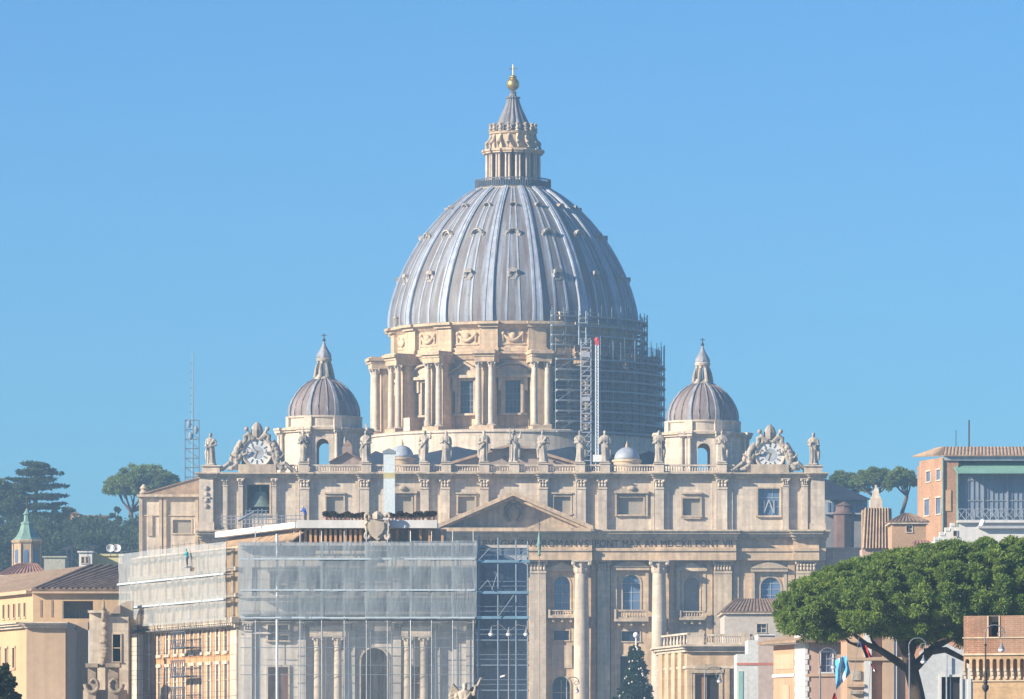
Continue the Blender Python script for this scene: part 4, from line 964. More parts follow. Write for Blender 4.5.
side_dome(324, 0, 'small brown leaded dome with open arches left of the great dome')
side_dome(702.5, 4.5, 'small brown leaded dome with open arches right of the great dome')
for uc, vt, rr, lb in ((402, 443, 11.5, 'little pale lead cupola behind the balustrade left of centre'), (627, 445, 12.5, 'little pale lead cupola behind the balustrade right of the scaffold mast')):
    S = Fr(1128.0); s = S.s; c = (S.X(uc), S.Y); t = thing('lead_cupola', lb, 'cupola', (c[0], c[1], S.Z(480)))
    MB().lathe([(rr*1.08*s, S.Z(482)), (rr*1.08*s, S.Z(vt+17.5)), (rr*1.2*s, S.Z(vt+17)), (rr*1.2*s, S.Z(vt+15)), (rr*1.02*s, S.Z(vt+14.5))], c, 32).build('cupola_drum', STONEW, t, 40)
    MB().lathe([(rr*math.cos(math.pi/2*k/8)*s+.02, S.Z(vt+14.6)+(14.6-2.2)*s*math.sin(math.pi/2*k/8)) for k in range(9)], c, 32, mod=lambda a, z: 1+.02*abs(math.cos(6*a))).build('cupola_shell', PLEAD, t, 179)
    MB().lathe([(1.6*s, S.Z(vt+2.6)), (1.6*s, S.Z(vt)), (.9*s, S.Z(vt-1)), (.5*s, S.Z(vt-3)), (.1*s, S.Z(vt-4))], c, 10).build('finial', STONEW, t, 40)
# small tiled gable house on the roof by the left side dome
S = Fr(1122.0); t = thing('roof_gable', 'small brown tiled gable between the left side dome arch and a roof statue', 'roof house', P(346, 480, 1122))
MB().pp(S, [(331, 480), (362, 480), (362, 462), (347, 453), (331, 462)], 0, 8).p(S, 342, 352, 446, 456, 2, 6).build('wall', BRICKB, t)
b = MB()
for a, c in (((329, 463), (347, 452.6)), ((365, 463), (347, 452.6))):
    b.corr((S.X(a[0]), 1121.2, S.Z(a[1])+.1), (S.X(a[0]), 1130.5, S.Z(a[1])+.1), (S.X(c[0]), 1130.5, S.Z(c[1])+.1), (S.X(c[0]), 1121.2, S.Z(c[1])+.1), 8, .12) if a[0] < 347 else b.corr((S.X(a[0]), 1130.5, S.Z(a[1])+.1), (S.X(a[0]), 1121.2, S.Z(a[1])+.1), (S.X(c[0]), 1121.2, S.Z(c[1])+.1), (S.X(c[0]), 1130.5, S.Z(c[1])+.1), 8, .12)
b.lathe([(6.5*S.s, S.Z(446)), (5.5*S.s, S.Z(443.5)), (.1, S.Z(439))], (S.X(347), 1126), 4, R(45), R(405)); b.build('roof', TILE, t)
# ------------------------------------------------------------------ the scaffolded palace on the left
B = Fr(640.0); bs = B.s
A_ = Vector((B.X(238), 640, 0)); Bp = P(131, 0, 677.0); Bp.z = 0
LL = (A_-Bp).length; dx = (A_-Bp)/LL
ML = Matrix(((dx.x, -dx.y, 0, Bp.x), (dx.y, dx.x, 0, Bp.y), (0, 0, 1, 0), (0, 0, 0, 1)))      # left wall frame: local x runs towards the corner, -y outwards
pal = thing('scaffolded_palace', 'large palace under restoration with orange brick side and classical grey front', 'building', P(380, 740, 650) * 1)
pal.location.z = ground_z(0, 650)
ZT = B.Z(544)                       # wall top
FRONT = mat('front_limestone', (.50, .465, .42), .9, .14, .2, streak=.25, fine=.1)
fh = [(268, 288, 667, 720), (361, 388, 648, 720, True), (270, 286, 572, 590), (268, 288, 625, 640), (404, 424, 667, 720), (316, 336, 575, 590), (412, 428, 572, 592), (448, 462, 572, 592)]
gz = pal.location.z
hs = [(B.X(a), B.X(b), max(B.Z(d), gz+.2), B.Z(c), (len(r) > 0 and r[0])) for a, b, c, d, *r in fh]
w = MB().wall(B.X(238.3), B.X(476), gz, ZT, B.Y, .8, hs)
w.hprism([(B.X(476), B.Y+.0), (B.X(476), 690), (Bp.x+2.0, 690), (Bp.x+.6, Bp.y+.5), (A_.x+1.6, A_.y+3.4), (B.X(250), B.Y+4)], gz, ZT)
w.build('front_wall', FRONT, pal)
REDW = mat('red_door_paint', (.10, .04, .035), .6, .15, .5)
for i, (a, b, c, d, *r) in enumerate(fh):
    d2 = min(d, 715)
    window(pal, B, a, b, c, d2, 0, STONEP, DARK if i == 1 else REDW if i in (0, 4) else GLASS, bool(r), (2, 3) if i > 1 else (1, 1), 1.8, 'portal' if i in (0, 1, 4) else 'window', pd=.5, proud=.2)
q = MB()                               # string courses, cornices and pilasters of the front
for k, (v0, v1, pr) in enumerate(((543.5, 546, 1.2), (546.02, 549, .7), (612, 614.5, 1.3), (614.52, 618, .9), (618.02, 622, .5), (596, 598, .35), (566, 567.5, .25), (632, 634, .4))): q.p(B, 240.5, 476.5, v0, v1, -pr, -.002*k-.001)
q.build('cornice', FRONT, pal)
for i, (a, b_) in enumerate(((244, 252), (298, 306), (345, 355), (393, 401), (432, 440), (466, 474))):
    pilaster(pal, B, a, b_, 622.5, 722, -.45, -.001, FRONT, 9, 4); MB().p(B, a, b_, 567.6, 595.9, -.3, -.003).build('attic_strip', FRONT, pal)
for u in (318, 338, 408, 424): column(pal, B.X(u), B.Y-.75, 4.2*bs, gz+.5, B.Z(637), STONEP, 9*bs, 18)
for a, b_ in ((310, 346), (401.5, 431)): MB().p(B, a, b_, 627, 636.9, -1.4, -.004).build('porch_lintel', STONEP, pal)
# terrace storey: piers, parapet, crest
for u in list(range(299, 362, 5))+[396, 408, 419, 428, 441]: MB().p(B, u, u+2.4, 529, 543.4, 1.0, 2.2).build('terrace_pier', ORANGEB, pal)
MB().p(B, 292, 446, 528, 543.4, 3.0, 10).build('terrace_wall', FRONT, pal)
q = MB().p(B, 297, 437, 520, 527.9, .2, 11); q.build('terrace_parapet', WHITE, pal)
M3 = ML.copy(); off = Vector((B.X(297), B.Y+.3, 0)); M3[0][3] = off.x; M3[1][3] = off.y
MB(M3).box(-28, -.05, -.3, .8, B.Z(527.6), B.Z(522)).build('roof_edge', SHEET, pal)
rf = MB(M3); rf.corr((-27, -.35, B.Z(539)), (-.2, -.35, B.Z(539)), (-.2, 1.5, B.Z(527)), (-27, 1.5, B.Z(527)), 60, .07); rf.build('lean_to_roof', TILEO, pal, 40)
q = MB().p(B, 316, 366, 551, 554, -1.0, -.02).p(B, 318, 364, 554.02, 560, -.7, -.02); q.build('sunlit_cornice', STONEP, pal)
cr_ = MB(); cx0 = B.X(377.5); yc = B.Y-.5
def cpt(u, v): return (cx0+(u-377.5)*bs, B.Z(v))
sh = [(368.5, 520), (386.5, 520), (387.5, 528), (385, 535), (377.5, 541), (370, 535), (367.5, 528)]
cr_.prism([cpt(u, v) for u, v in sh[::-1]], yc-.25, yc+.5)
sh2 = [(371, 522.5), (384, 522.5), (384.6, 528), (382.6, 533), (377.5, 537.5), (372.4, 533), (370.4, 528)]
cr_.prism([cpt(u, v) for u, v in sh2[::-1]], yc-.42, yc-.25)
for sg in (-1, 1):
    for base_v, top in ((520, 512.5), (533, 545)):
        pts = []
        for k in range(13):
            th = k/12*4.4; rr_ = 5.2*(1-.55*k/12); d = 1 if top < base_v else -1
            pts.append((cx0+sg*(9.5+rr_*.25-rr_*math.cos(th)*.6)*bs, yc-.1-.02*k, B.Z(base_v-d*2-d*rr_*math.sin(th)*.9)))
        cr_.path(pts, [.2-.007*k for k in range(13)], 7)
    cr_.path([(cx0+sg*10*bs, yc, B.Z(520)), (cx0+sg*11.5*bs, yc-.1, B.Z(526)), (cx0+sg*10.5*bs, yc-.1, B.Z(532))], [.16, .2, .16], 7)
cr_.lathe([(5*bs, B.Z(519.5)), (5.8*bs, B.Z(516.5)), (5*bs, B.Z(514.5)), (3*bs, B.Z(512.5)), (.03, B.Z(511))], (cx0, yc), 14, mod=lambda a, z: 1+.08*math.cos(7*a))
cr_.p(B, 369, 386, 541.1, 549, -.6, -.05).p(B, 367.5, 387.5, 549.02, 551, -.7, -.05)
cr_.build('carved_crest', STONEP, pal, 40)
# the orange brick side
zb = B.Z(617)
sideh = []
for row, (zl, zh) in enumerate(((14.95, 17.75), (9.4, 13.55), (4.6, 8.2))):
    for i in range(9): x = 10.6+i*3.05; sideh.append((x, x+1.0, zl, zh))
w = MB(ML).wall(9.2, 37.2, gz, zb, 0, .2, sideh); w.build('side_wall', ORANGEB, pal)
MB(ML).box(37.2, LL-.02, -.15, .6, gz, zb).build('side_pier', STONEP, pal); MB(ML).box(0, 9.2, -.15, .6, gz, zb).build('side_pier', STONEP, pal)
MB(ML).box(0, LL, 0, .6, zb+.001, ZT-.2).build('upper_side_wall', STONEW, pal)
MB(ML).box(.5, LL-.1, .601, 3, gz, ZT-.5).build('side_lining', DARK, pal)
for i, (x0, x1, z0, z1) in enumerate(sideh):
    b = MB(ML).box(x0-.42, x0, -.1, .1, z0, z1).box(x1, x1+.42, -.1, .1, z0, z1).box(x0-.45, x1+.45, -.2, .1, z1, z1+.35).box(x0-.4, x1+.4, -.22, .1, z0-.3, z0); o = b.build('window', STONEP, pal)
    MB(ML).box(x0-.01, x1+.01, .10, .14, z0-.01, z1+.01).build('pane', PANEG, o)
    MB(ML).box((x0+x1)/2-.06, (x0+x1)/2+.06, .03, .09, z0, z1).box(x0, x1, .03, .085, (z0*.4+z1*.6)-.05, (z0*.4+z1*.6)+.05).build('glazing_bar', STONEP, o)
q = MB(ML).box(-.2, LL+.6, -.9, -.001, zb-.6, zb).box(-.2, LL+.4, -.5, -.002, zb-1.1, zb-.601)
for i in range(60): q.box(.3+i*.66, .65+i*.66, -.75, -.003, zb-.95, zb-.602)
for z in (20.6, 23.4): q.box(0, LL+.3, -.4, -.002, z, z+.4)
for i in range(13): q.box(.6+i*3.1, 1.3+i*3.1, -.25, -.004, zb+.2, ZT-.4)
q.build('side_cornice', STONEP, pal)
# scaffold on the side
ss = thing('side_scaffold', 'dark tube scaffold with pale netting above the orange brick side of the palace', 'scaffold', tuple((ML @ Vector((LL/2, -2, gz)))[:]))
for i in range(19):
    x = .2+i*(LL-.2)/18
    for y in (-1.25,): MB(ML).tube((x, y, gz), (x, y, ZT+.5+random.Random(i).uniform(0, .4)), .028, 5).build('standard', STEELD, ss)
for z in (4.2, 6.9, 9.6, 12.3, 15, 17.6, 20.3, 23, 25.7):
    b = MB(ML)
    for y in (-1.25,):
        for h in (0, 1.0): b.tube((0, y, z+h), (LL, y, z+h), .02, 4)
    b.build('ledger', STEELD, ss)
for z in (17.6, 20.3, 23, 25.7): MB(ML).box(0, LL, -1.2, -.55, z-.08, z).build('deck', DECK, ss)
def netsheet(M, x0, x1, z0, z1, y, nx, nz, amp, seed, sag=0.3, pitch=2.2):
    rnd = random.Random(seed); vs = []; fs = []
    for j in range(nz+1):
        for i in range(nx+1):
            x = x0+(x1-x0)*i/nx; z = z0+(z1-z0)*j/nz; ph = (x-x0)/pitch*math.pi
            vs.append((x, y-amp*abs(math.sin(ph))*(.5+.5*math.sin(z*1.3+x*.4))-rnd.uniform(0, .05), z))
    for j in range(nz):
        for i in range(nx): a = j*(nx+1)+i; fs.append((a, a+1, a+nx+2, a+nx+1))
    return MB(M).add(vs, fs)
netsheet(ML, -.2, LL+.1, zb-.3, ZT+.25, -1.34, 130, 24, .32, 3).build('debris_net', NETL, ss, 179)
q = MB(ML)
for z in (20.3, 23.0): q.box(-.1, LL, -1.62, -1.58, z-.05, z+.16)
q.build('net_hem', mat('pale_net_hem', (.42, .46, .48), .8, .08), ss)
for (z, nm) in ((16.3, 0), (13.2, 1), (10.3, 2)):
    xw = 21.3; b = MB(ML).box(xw, xw+5.4, -1.9, -.6, z-.9, z-.75)
    for k in range(7): b.tube((xw+.2+k*.8, -1.95, z-.9), (xw+.7+k*.8, -1.95, z+.9), .05, 4); b.tube((xw+.7+k*.8, -1.9, z-.9), (xw+.1+k*.8, -1.9, z+.9), .045, 4)
    for h in (-.8, .0, .9): b.tube((xw, -1.95, z+h), (xw+5.4, -1.95, z+h), .06, 5)
    b.build('loading_gate', STEELD, ss)
# scaffold and net on the front
fs_ = thing('front_scaffold', 'tall steel scaffold with grey translucent netting across the palace front', 'scaffold', (B.X(360), B.Y-2, gz))
for i, u in enumerate((256.5, 278, 301, 322.5, 345, 367, 388, 411, 432, 453, 473.5)):
    rr = .15 if i == 1 else .055
    MB().tube((B.X(u), B.Y-2.55, gz), (B.X(u), B.Y-2.55, B.Z(532 if i != 1 else 535)), rr, 6).build('standard', SHEET if i in (1, 7) else STEEL, fs_)
    if i != 1: MB().tube((B.X(u)+.4, B.Y-1.35, gz), (B.X(u)+.4, B.Y-1.35, B.Z(541)), .03, 5).build('inner_standard', STEELB, fs_)
for k, v in enumerate((559, 590, 621, 648, 675)):
    b = MB()
    for h in (0, 1.0):
        b.tube((B.X(241), B.Y-2.5, B.Z(v)+h), (B.X(475), B.Y-2.5, B.Z(v)+h), .026, 4)
    b.tube((B.X(241), B.Y-1.35, B.Z(v)), (B.X(475), B.Y-1.35, B.Z(v)), .026, 4); b.build('ledger', STEELB, fs_)
for v in (559, 590, 619): MB().p(B, 242, 475, v, v+.9, -2.4, -1.4).build('deck', DECK, fs_)
pe = [241, 278, 322.5, 367, 411, 453, 475]
for k in range(6): netsheet(None, B.X(pe[k])-.15, B.X(pe[k+1])+.2, B.Z(618)+random.Random(k).uniform(-.3, .2), B.Z(541)-random.Random(k+9).uniform(0, .35), B.Y-2.62-.05*(k % 2), 40, 22, .16, 5+k, pitch=2.35).build('debris_net', NETF, fs_, 179)
for k in range(0, 6): netsheet(None, B.X(pe[k]), B.X(pe[k+1])-.1, B.Z(760), B.Z(622), B.Y-2.66, 30, 20, .12, 25+k, pitch=2.35).build('light_net', NETW, fs_, 179)
q = MB()
for v in (559, 590, 617.5): q.p(B, 241, 475, v, v+1.6, -2.80, -2.70)
q.build('net_hem', mat('net_hem_cloth', (.42, .50, .55), .8, .1), fs_)
# open scaffold bay turning the right-hand corner
rs = thing('corner_scaffold', 'open scaffold bay with blue tarpaulin decks right of the netted palace front', 'scaffold', (B.X(503), B.Y+2, gz))
for u in (479, 498, 516, 527.5):
    for dd in (-2.2, .6): MB().tube((B.X(u), B.Y+dd, gz), (B.X(u), B.Y+dd, B.Z(536+(u-479)*.12)), .075, 5).build('standard', STEELB, rs)
for v in (561, 592, 617, 640, 665, 690):
    MB().p(B, 476, 529, v, v+1.0, -2.2, .8).build('deck', STEELB, rs)
    if v < 620: MB().p(B, 476, 529.5, v-.3, v+2.4, -2.42, -2.3).build('toe_sheet', BLUEDECK, rs)
    b = MB()
    for h in (.55, 1.05): b.tube((B.X(476), B.Y-2.25, B.Z(v)+h), (B.X(529), B.Y-2.25, B.Z(v)+h), .04, 4)
    b.build('guard_rail', STEELB, rs)
for (a, c), (d, e_) in (((498, 571), (492, 590)), ((479, 590), (488, 580)), ((488, 580), (493, 590)), ((479, 560), (490, 548)), ((516, 560), (527, 550)), ((498, 617), (514, 595))): MB().tube(P(a, c, 637.4), P(d, e_, 637.4), .045, 5).build('brace', STEELB, rs)
netsheet(None, B.X(476), B.X(529), B.Z(640), B.Z(548), B.Y+1.0, 30, 12, .2, 8).build('debris_net', NETB, rs, 179)
# set-back block filling the gap behind that bay
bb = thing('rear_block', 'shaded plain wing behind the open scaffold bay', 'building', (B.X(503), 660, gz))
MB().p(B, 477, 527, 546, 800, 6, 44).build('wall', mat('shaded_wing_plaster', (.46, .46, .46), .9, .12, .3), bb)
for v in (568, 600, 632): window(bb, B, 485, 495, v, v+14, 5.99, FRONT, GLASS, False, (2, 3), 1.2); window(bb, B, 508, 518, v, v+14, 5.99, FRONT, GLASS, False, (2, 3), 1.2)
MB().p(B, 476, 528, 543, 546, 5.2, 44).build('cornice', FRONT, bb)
# terrace railing, awning poles
tr = thing('terrace_railing', 'grey tube railing and frames on the palace roof left of the white parapet', 'railing', P(262, 536, 652)); E = Fr(652.0)
b = MB()
for i in range(18): u = 222+i*4.6; b.tube(P(u, 528, 652), P(u, 515-(2 if i % 4 == 0 else 0), 652), .05, 4)
for v in (515.5, 519, 523): b.tube(P(220, v+1, 652), P(302, v, 652), .045, 4)
b.build('handrail', STEEL, tr)
b = MB()
for i in range(6): u = 246+i*4; b.tube(P(u, 524, 650), P(u, 508+random.Random(i).uniform(0, 3), 650), .07, 4)
for v in (511, 514, 518): b.tube(P(245, v, 650), P(268, v-.6, 650), .06, 4)
b.tube(P(238, 521, 650), P(254, 512, 650), .14, 4); b.build('frame', STEELB, tr)
# the pale square pillar behind the terrace
pl = thing('square_pillar', 'tall pale square pillar with a yellow band behind the planted terrace', 'pillar', P(389.3, 600, 760)); O = Fr(760.0)
MB().p(O, 383.6, 395, 454, 600, -.7, .7).build('shaft', mat('pale_panel', (.62, .68, .68), .6, .04, .5), pl)
b = MB().p(O, 382.6, 396, 451.4, 453.98, -.8, .8); b.pp(O, [(382.6, 451.4), (396, 451.4), (389.3, 448.4)], -.8, .8); b.build('pillar_cap', mat('grey_cap', (.22, .27, .30), .6, .1), pl)
MB().p(O, 383.5, 395.1, 473, 478.6, -.72, .72).build('yellow_band', mat('yellow_band', (.50, .44, .22), .7, .05), pl)
# ------------------------------------------------------------------ left foreground houses
bh = thing('cream_palazzo', 'large cream building with brown hipped tile roof at the left edge', 'building', P(40, 740, 735)); Y0 = 720.0; C = Fr(Y0)
gb = ground_z(0, 720); bh.location.z = gb
MC = ML.copy(); cor = P(33, 0, Y0); MC[0][3] = cor.x; MC[1][3] = cor.y            # local x negative runs back along the left side
zc = C.Z(622)
# upper storey
uh = [(C.X(62.5), C.X(93), C.Z(618.5), C.Z(601))]
MB().wall(C.X(33), C.X(130), C.Z(630), C.Z(592), Y0, .7, uh).build('upper_wall', PLAST, bh)
MB().p(C, 62, 93.5, 600.5, 619, 2.2, 2.3).build('recess_wall', SHUT, bh)
q = MB()
for u in (41, 52): q.p(C, u-.9, u+.9, 600, 617, -.06, .02)
for i in range(1, 9): q.p(C, 62.5+i*3.4-.2, 62.5+i*3.4+.2, 601, 619, 1.9, 2.19)
q.build('slit_window', mat('shutter_brown', (.26, .19, .14), .8, .1), bh)
lh = [(-1.6-i*2.35, -1.6-i*2.35+.75, C.Z(616), C.Z(602)) for i in range(1, 10)]
MB(MC).wall(-46, -.01, C.Z(634), C.Z(592), 0, .6, lh).build('upper_side_wall', PLAST, bh)
for x0, x1, z0, z1 in lh:
    o = MB(MC).box(x0-.16, x0, -.08, .1, z0, z1).box(x1, x1+.16, -.08, .1, z0, z1).box(x0-.25, x1+.25, -.14, .1, z0-.2, z0).build('window', PLASTS, bh); MB(MC).box(x0, x1, .3, .35, z0, z1).build('pane', GLASS, o)
# roof: eaves and hips
ez = C.Z(590); e1 = Vector((C.X(32), Y0-.9, ez)); e2 = Vector((C.X(132), Y0-.9, ez)); pk1 = Vector((C.X(78), Y0+13, 0)); pk1.z = P(78, 566.5, Y0+13).z; pk2 = pk1+Vector((20, 0, 0))
bk = MC @ Vector((-46, -.9, ez)); bk2 = pk1+Vector((MC @ Vector((-36, 0, 0))-MC @ Vector((0, 0, 0))))
MB().corr(e1, e2, pk2, pk1, 17, .34).build('roof', TILE, bh, 40); MB().corr(bk, e1, pk1, bk2, 40, .10).build('roof', TILEO, bh, 40)  # sunlight painted in: lit left slope gets lighter ochre tile, front slope brown
MB().p(C, 32.5, 131, 590.2, 593.5, -.8, .1).build('eaves', PLASTS, bh); MB(MC).box(-46, -.2, -.8, .1, C.Z(593.5), C.Z(590.2)).build('eaves', PLASTS, bh)
# lower storey, stepped forward
D2 = Fr(708.0); MD = ML.copy(); cor = P(26.5, 0, 708); MD[0][3] = cor.x; MD[1][3] = cor.y
b = MB(); b.wall(D2.X(26.5), D2.X(65.5), gb, D2.Z(628), 708, .6, []); b.box(D2.X(65.6), D2.X(65.6)+.5, 708.601, 720, gb, D2.Z(628)); b.build('lower_wall', PLASTS, bh)
MB().p(Fr(719.9), 65.5, 88, 622, 800, 0, .5).build('return_wall', PLASTS, bh)
lh = [(-2.6-i*3.3, -2.6-i*3.3+.95, D2.Z(667), D2.Z(647)) for i in range(1, 8)]
MB(MD).wall(-48, -.01, gb, D2.Z(628), 0, .6, lh).build('lower_side_wall', PLAST, bh)
for x0, x1, z0, z1 in lh:
    o = MB(MD).box(x0-.25, x0, -.1, .1, z0, z1).box(x1, x1+.25, -.1, .1, z0, z1).box(x0-.35, x1+.35, -.18, .1, z0-.25, z0).box(x0-.35, x1+.35, -.18, .1, z1, z1+.25).build('window', PLASTS, bh); MB(MD).box(x0, x1, .3, .35, z0, z1).build('pane', GLASS, o)
b = MB()
for k, (v0, v1, pr) in enumerate(((625.5, 628, .5), (623.4, 625.48, .9), (622, 623.38, 1.2))):
    b.p(D2, 26-pr*3, 66+pr*2, v0, v1, -pr, 12); 
b.build('cornice', STONEP, bh)
b = MB(MD)
for k, (v0, v1, pr) in enumerate(((625.5, 628, .5), (623.4, 625.48, .9), (622, 623.38, 1.2))): b.box(-48, -.3, -pr, 3, D2.Z(v1), D2.Z(v0))
b.build('cornice', STONEP, bh)
CARVE = mat('brown_weathered_carving', (.33, .265, .20), .9, .3, .8, streak=.3, fine=.25)
# baroque church gable next to it
ch = thing('scroll_gable_church', 'white baroque gable with stone scrolls between the cream building and the scaffold', 'church', P(108, 740, 665)); H2 = Fr(664.0); gc = ground_z(0, 664); ch.location.z = gc
b = MB(); b.p(H2, 88, 104, 612, 800, 2, 8); b.p(H2, 104, 127, 616, 800, 2.4, 8); b.build('wall', STONEP, ch)
MB().p(H2, 87, 105, 610, 612.4, 1.2, 8).build('cornice', STONEP, ch); MB().pp(H2, [(104.2, 618), (131, 618), (131, 600), (125, 600.6), (119.5, 602.6), (115, 606.5), (111.5, 611), (108, 614), (104.2, 615)], 2.9, 4.5).build('scroll_gable', STONEP, ch)
MB().pp(H2, [(111, 613), (119, 613), (119, 604.5), (115, 606.5), (112, 610)], 2.0, 2.98).build('scroll_opening', BRICKB, ch)
window(ch, H2, 111.5, 119, 634, 661, 2.38, STONE, GLASS, False, (1, 2), 1.1, pd=.02)
b = MB(); rn = random.Random(4)
for k in range(17):
    v = 604+k*3.8; r = .16+.5*(k/16)**.8; b.ball((H2.X(105.5+rn.uniform(-1.6, 1.6)*(.3+k/16)), 661.6+rn.uniform(-.2, .2), H2.Z(v)), (r*rn.uniform(.8, 1.15), r, .34), 9, 7)
b.tube((H2.X(105.5), 661.6, H2.Z(668)), (H2.X(105.5), 661.6, H2.Z(599)), .4, 7, .06)
b.build('pinnacle', CARVE, ch, 179, remesh=.07)
b = MB(); zz = 0
for sg, u0 in ((-1, 92), (1, 116)):
    pts = [P(u0-sg*1+sg*8*math.cos(t)*(1-t/9), 684+10*math.sin(t)*(1-t/9), 660.5) for t in [k*.45 for k in range(14)]]
    b.path(pts, [.26-.01*k for k in range(14)], 8)
b.p(H2, 88, 100, 664, 668, -4, -1).p(H2, 108, 122, 664, 668, -4, -1).p(H2, 90, 98, 668, 800, -3.4, -1).p(H2, 110, 120, 668, 800, -3.4, -1)
b.build('volute', CARVE, ch, 60)
MB().p(H2, 84, 126, 690, 800, -1.5, 2).build('lower_front', STONEP, ch)
# green-roofed bell tower
bt = thing('bell_tower', 'octagonal brick bell tower with green copper cap among dark trees', 'tower', P(27, 640, 950)); T_ = Fr(950.0); ts = T_.s; c = (T_.X(27), 950); o8 = (R(22.5), R(382.5))
MB().lathe([(14.6*ts, T_.Z(640)), (14.6*ts, T_.Z(544))], c, 8, *o8).build('shaft', mat('tower_brick', (.40, .30, .20), .9, .15, .3, streak=.2), bt)
b = MB().lathe([(14.5*ts, T_.Z(544)), (16*ts, T_.Z(543)), (16.8*ts, T_.Z(541)), (15*ts, T_.Z(540))], c, 8, *o8)
for k in range(8):
    b.M = Matrix.Translation((c[0], c[1], 0)) @ Matrix.Rotation(R(45*k+22.5), 4, 'Z'); b.box(-1.1*ts, 1.1*ts, -15.4*ts, -13*ts, T_.Z(640), T_.Z(544))
b.M = None; b.build('tower_trim', STONEW, bt)
for k in (7, 0, 1):
    Mk = Matrix.Translation((c[0], c[1], 0)) @ Matrix.Rotation(R(45*k), 4, 'Z'); MB(Mk).prism([(-2.2*ts, T_.Z(563)), (2.2*ts, T_.Z(563))]+[(2.2*ts*math.cos(math.pi*q/8), T_.Z(552)+2.2*ts*math.sin(math.pi*q/8)) for q in range(9)], -13.9*ts, -13*ts).build('belfry_opening', GLASSB, bt)
MB().lathe([(15.2*ts, T_.Z(540.2)), (11.5*ts, T_.Z(537)), (8.6*ts, T_.Z(532)), (6.8*ts, T_.Z(527)), (5.8*ts, T_.Z(524.5)), (6.6*ts, T_.Z(524)), (6.4*ts, T_.Z(523)), (3.4*ts, T_.Z(521)), (3*ts, T_.Z(515)), (4.6*ts, T_.Z(514.4)), (2.4*ts, T_.Z(512)), (.8*ts, T_.Z(508.5))], c, 8, *o8).build('copper_cap', COPPER, bt)
MB().tube((c[0], c[1], T_.Z(509)), (c[0], c[1], T_.Z(497)), .09, 5).build('spike', IRON, bt)
# small roofs between
def house(name, label, Y, u0, u1, ve, vb, m, roof=None, vr=None, depth=10, wins=(), ridge_in=.25, cat='house', rm=None, over=.5, flat=None):
    G_ = Fr(Y); gz_ = ground_z(G_.X((u0+u1)/2), Y); t = thing(name, label, cat, (G_.X((u0+u1)/2), Y+depth/2, gz_))
    hs = [(G_.X(a), G_.X(b), G_.Z(d), G_.Z(c)) for a, b, c, d in wins]
    w = MB().wall(G_.X(u0), G_.X(u1), min(gz_, G_.Z(vb)), G_.Z(ve), Y, .4, hs); w.box(G_.X(u0), G_.X(u1), Y+.8, Y+depth, min(gz_, G_.Z(vb)), G_.Z(ve)); w.box(G_.X(u0), G_.X(u0)+.3, Y+.401, Y+.8, gz_, G_.Z(ve)); w.box(G_.X(u1)-.3, G_.X(u1), Y+.401, Y+.8, gz_, G_.Z(ve)); w.box(G_.X(u0)+.301, G_.X(u1)-.301, Y+.41, Y+.8, G_.Z(ve)-.2, G_.Z(ve)-.001)
    w.build('wall', m, t)
    for a, b, c, d in wins: window(t, G_, a, b, c, d, 0, STONEP, GLASS, False, (2, 2), .8, pd=.3, proud=.08)
    if vr is not None:
        z0, z1 = G_.Z(ve), G_.Z(vr); x0, x1 = G_.X(u0)-over, G_.X(u1)+over; y0, y1 = Y-over, Y+depth+over; ym = (y0+y1)/2; r_ = (x1-x0)*ridge_in
        b = MB(); n = max(4, int((x1-x0)/.55)); nd = max(4, int((y1-y0)/.55))
        A, Bq, Cq, Dq = (x0, y0, z0), (x1, y0, z0), (x1, y1, z0), (x0, y1, z0); R1, R2 = (x0+r_, ym, z1), (x1-r_, ym, z1)
        b.corr(A, Bq, R2, R1, n, .10); b.corr(Cq, Dq, R1, R2, n, .10); b.corr(Bq, Cq, R2, R2, nd, .08); b.corr(Dq, A, R1, R1, nd, .08)
        b.build('roof', rm or TILER, t, 40)
        MB().box(x0+.1, x1-.1, y0+.1, y1-.1, z0-.35, z0-.12).build('eaves', STONEP, t)
    elif flat: MB().box(G_.X(u0)-.25, G_.X(u1)+.25, Y-.25, Y+depth, G_.Z(ve)+.001, G_.Z(ve)+flat).build('parapet', m, t)
    return t
house('low_house', 'small house with dark red hipped roof below the green bell tower', 900, 2, 45, 574, 640, WHITE, vr=562, depth=14, ridge_in=.3)
house('roof_hut', 'plain grey green box on the roofs right of the bell tower', 880, 44, 65, 557.5, 640, mat('hut_grey', (.36, .36, .30), .9, .08), depth=8, flat=.2)
house('yellow_house', 'pale yellow flat roofed house with white end beside the scaffold netting', 860, 92, 122, 556, 640, mat('yellow_plaster', (.55, .48, .25), .9, .08), depth=10, flat=.3)
house('white_penthouse', 'small white rooftop block with two windows left of the yellow house', 858, 79, 92, 552.5, 640, WHITE, depth=7, flat=.2, wins=((81.5, 84, 557, 563), (86, 88.5, 557, 563)))
ds = thing('satellite_dish', 'pair of white satellite dishes on a roof left of the scaffold netting', 'dish', P(114, 556, 855))
for u in (110.5, 117): MB(Matrix.Translation(P(u, 548.5, 855)) @ Matrix.Rotation(R(75), 4, 'X')).lathe([(.05, -.1), (.35, 0), (.6, .22), (.57, .25), (.3, .05), (.05, -.05)], (0, 0), 14).build('dish', WHITE, ds, 60)
MB().tube(P(110.5, 556, 855.2), P(110.5, 548.5, 855.2), .06).tube(P(117, 556, 855.2), P(117, 548.5, 855.2), .06).build('pole', STEELD, ds)
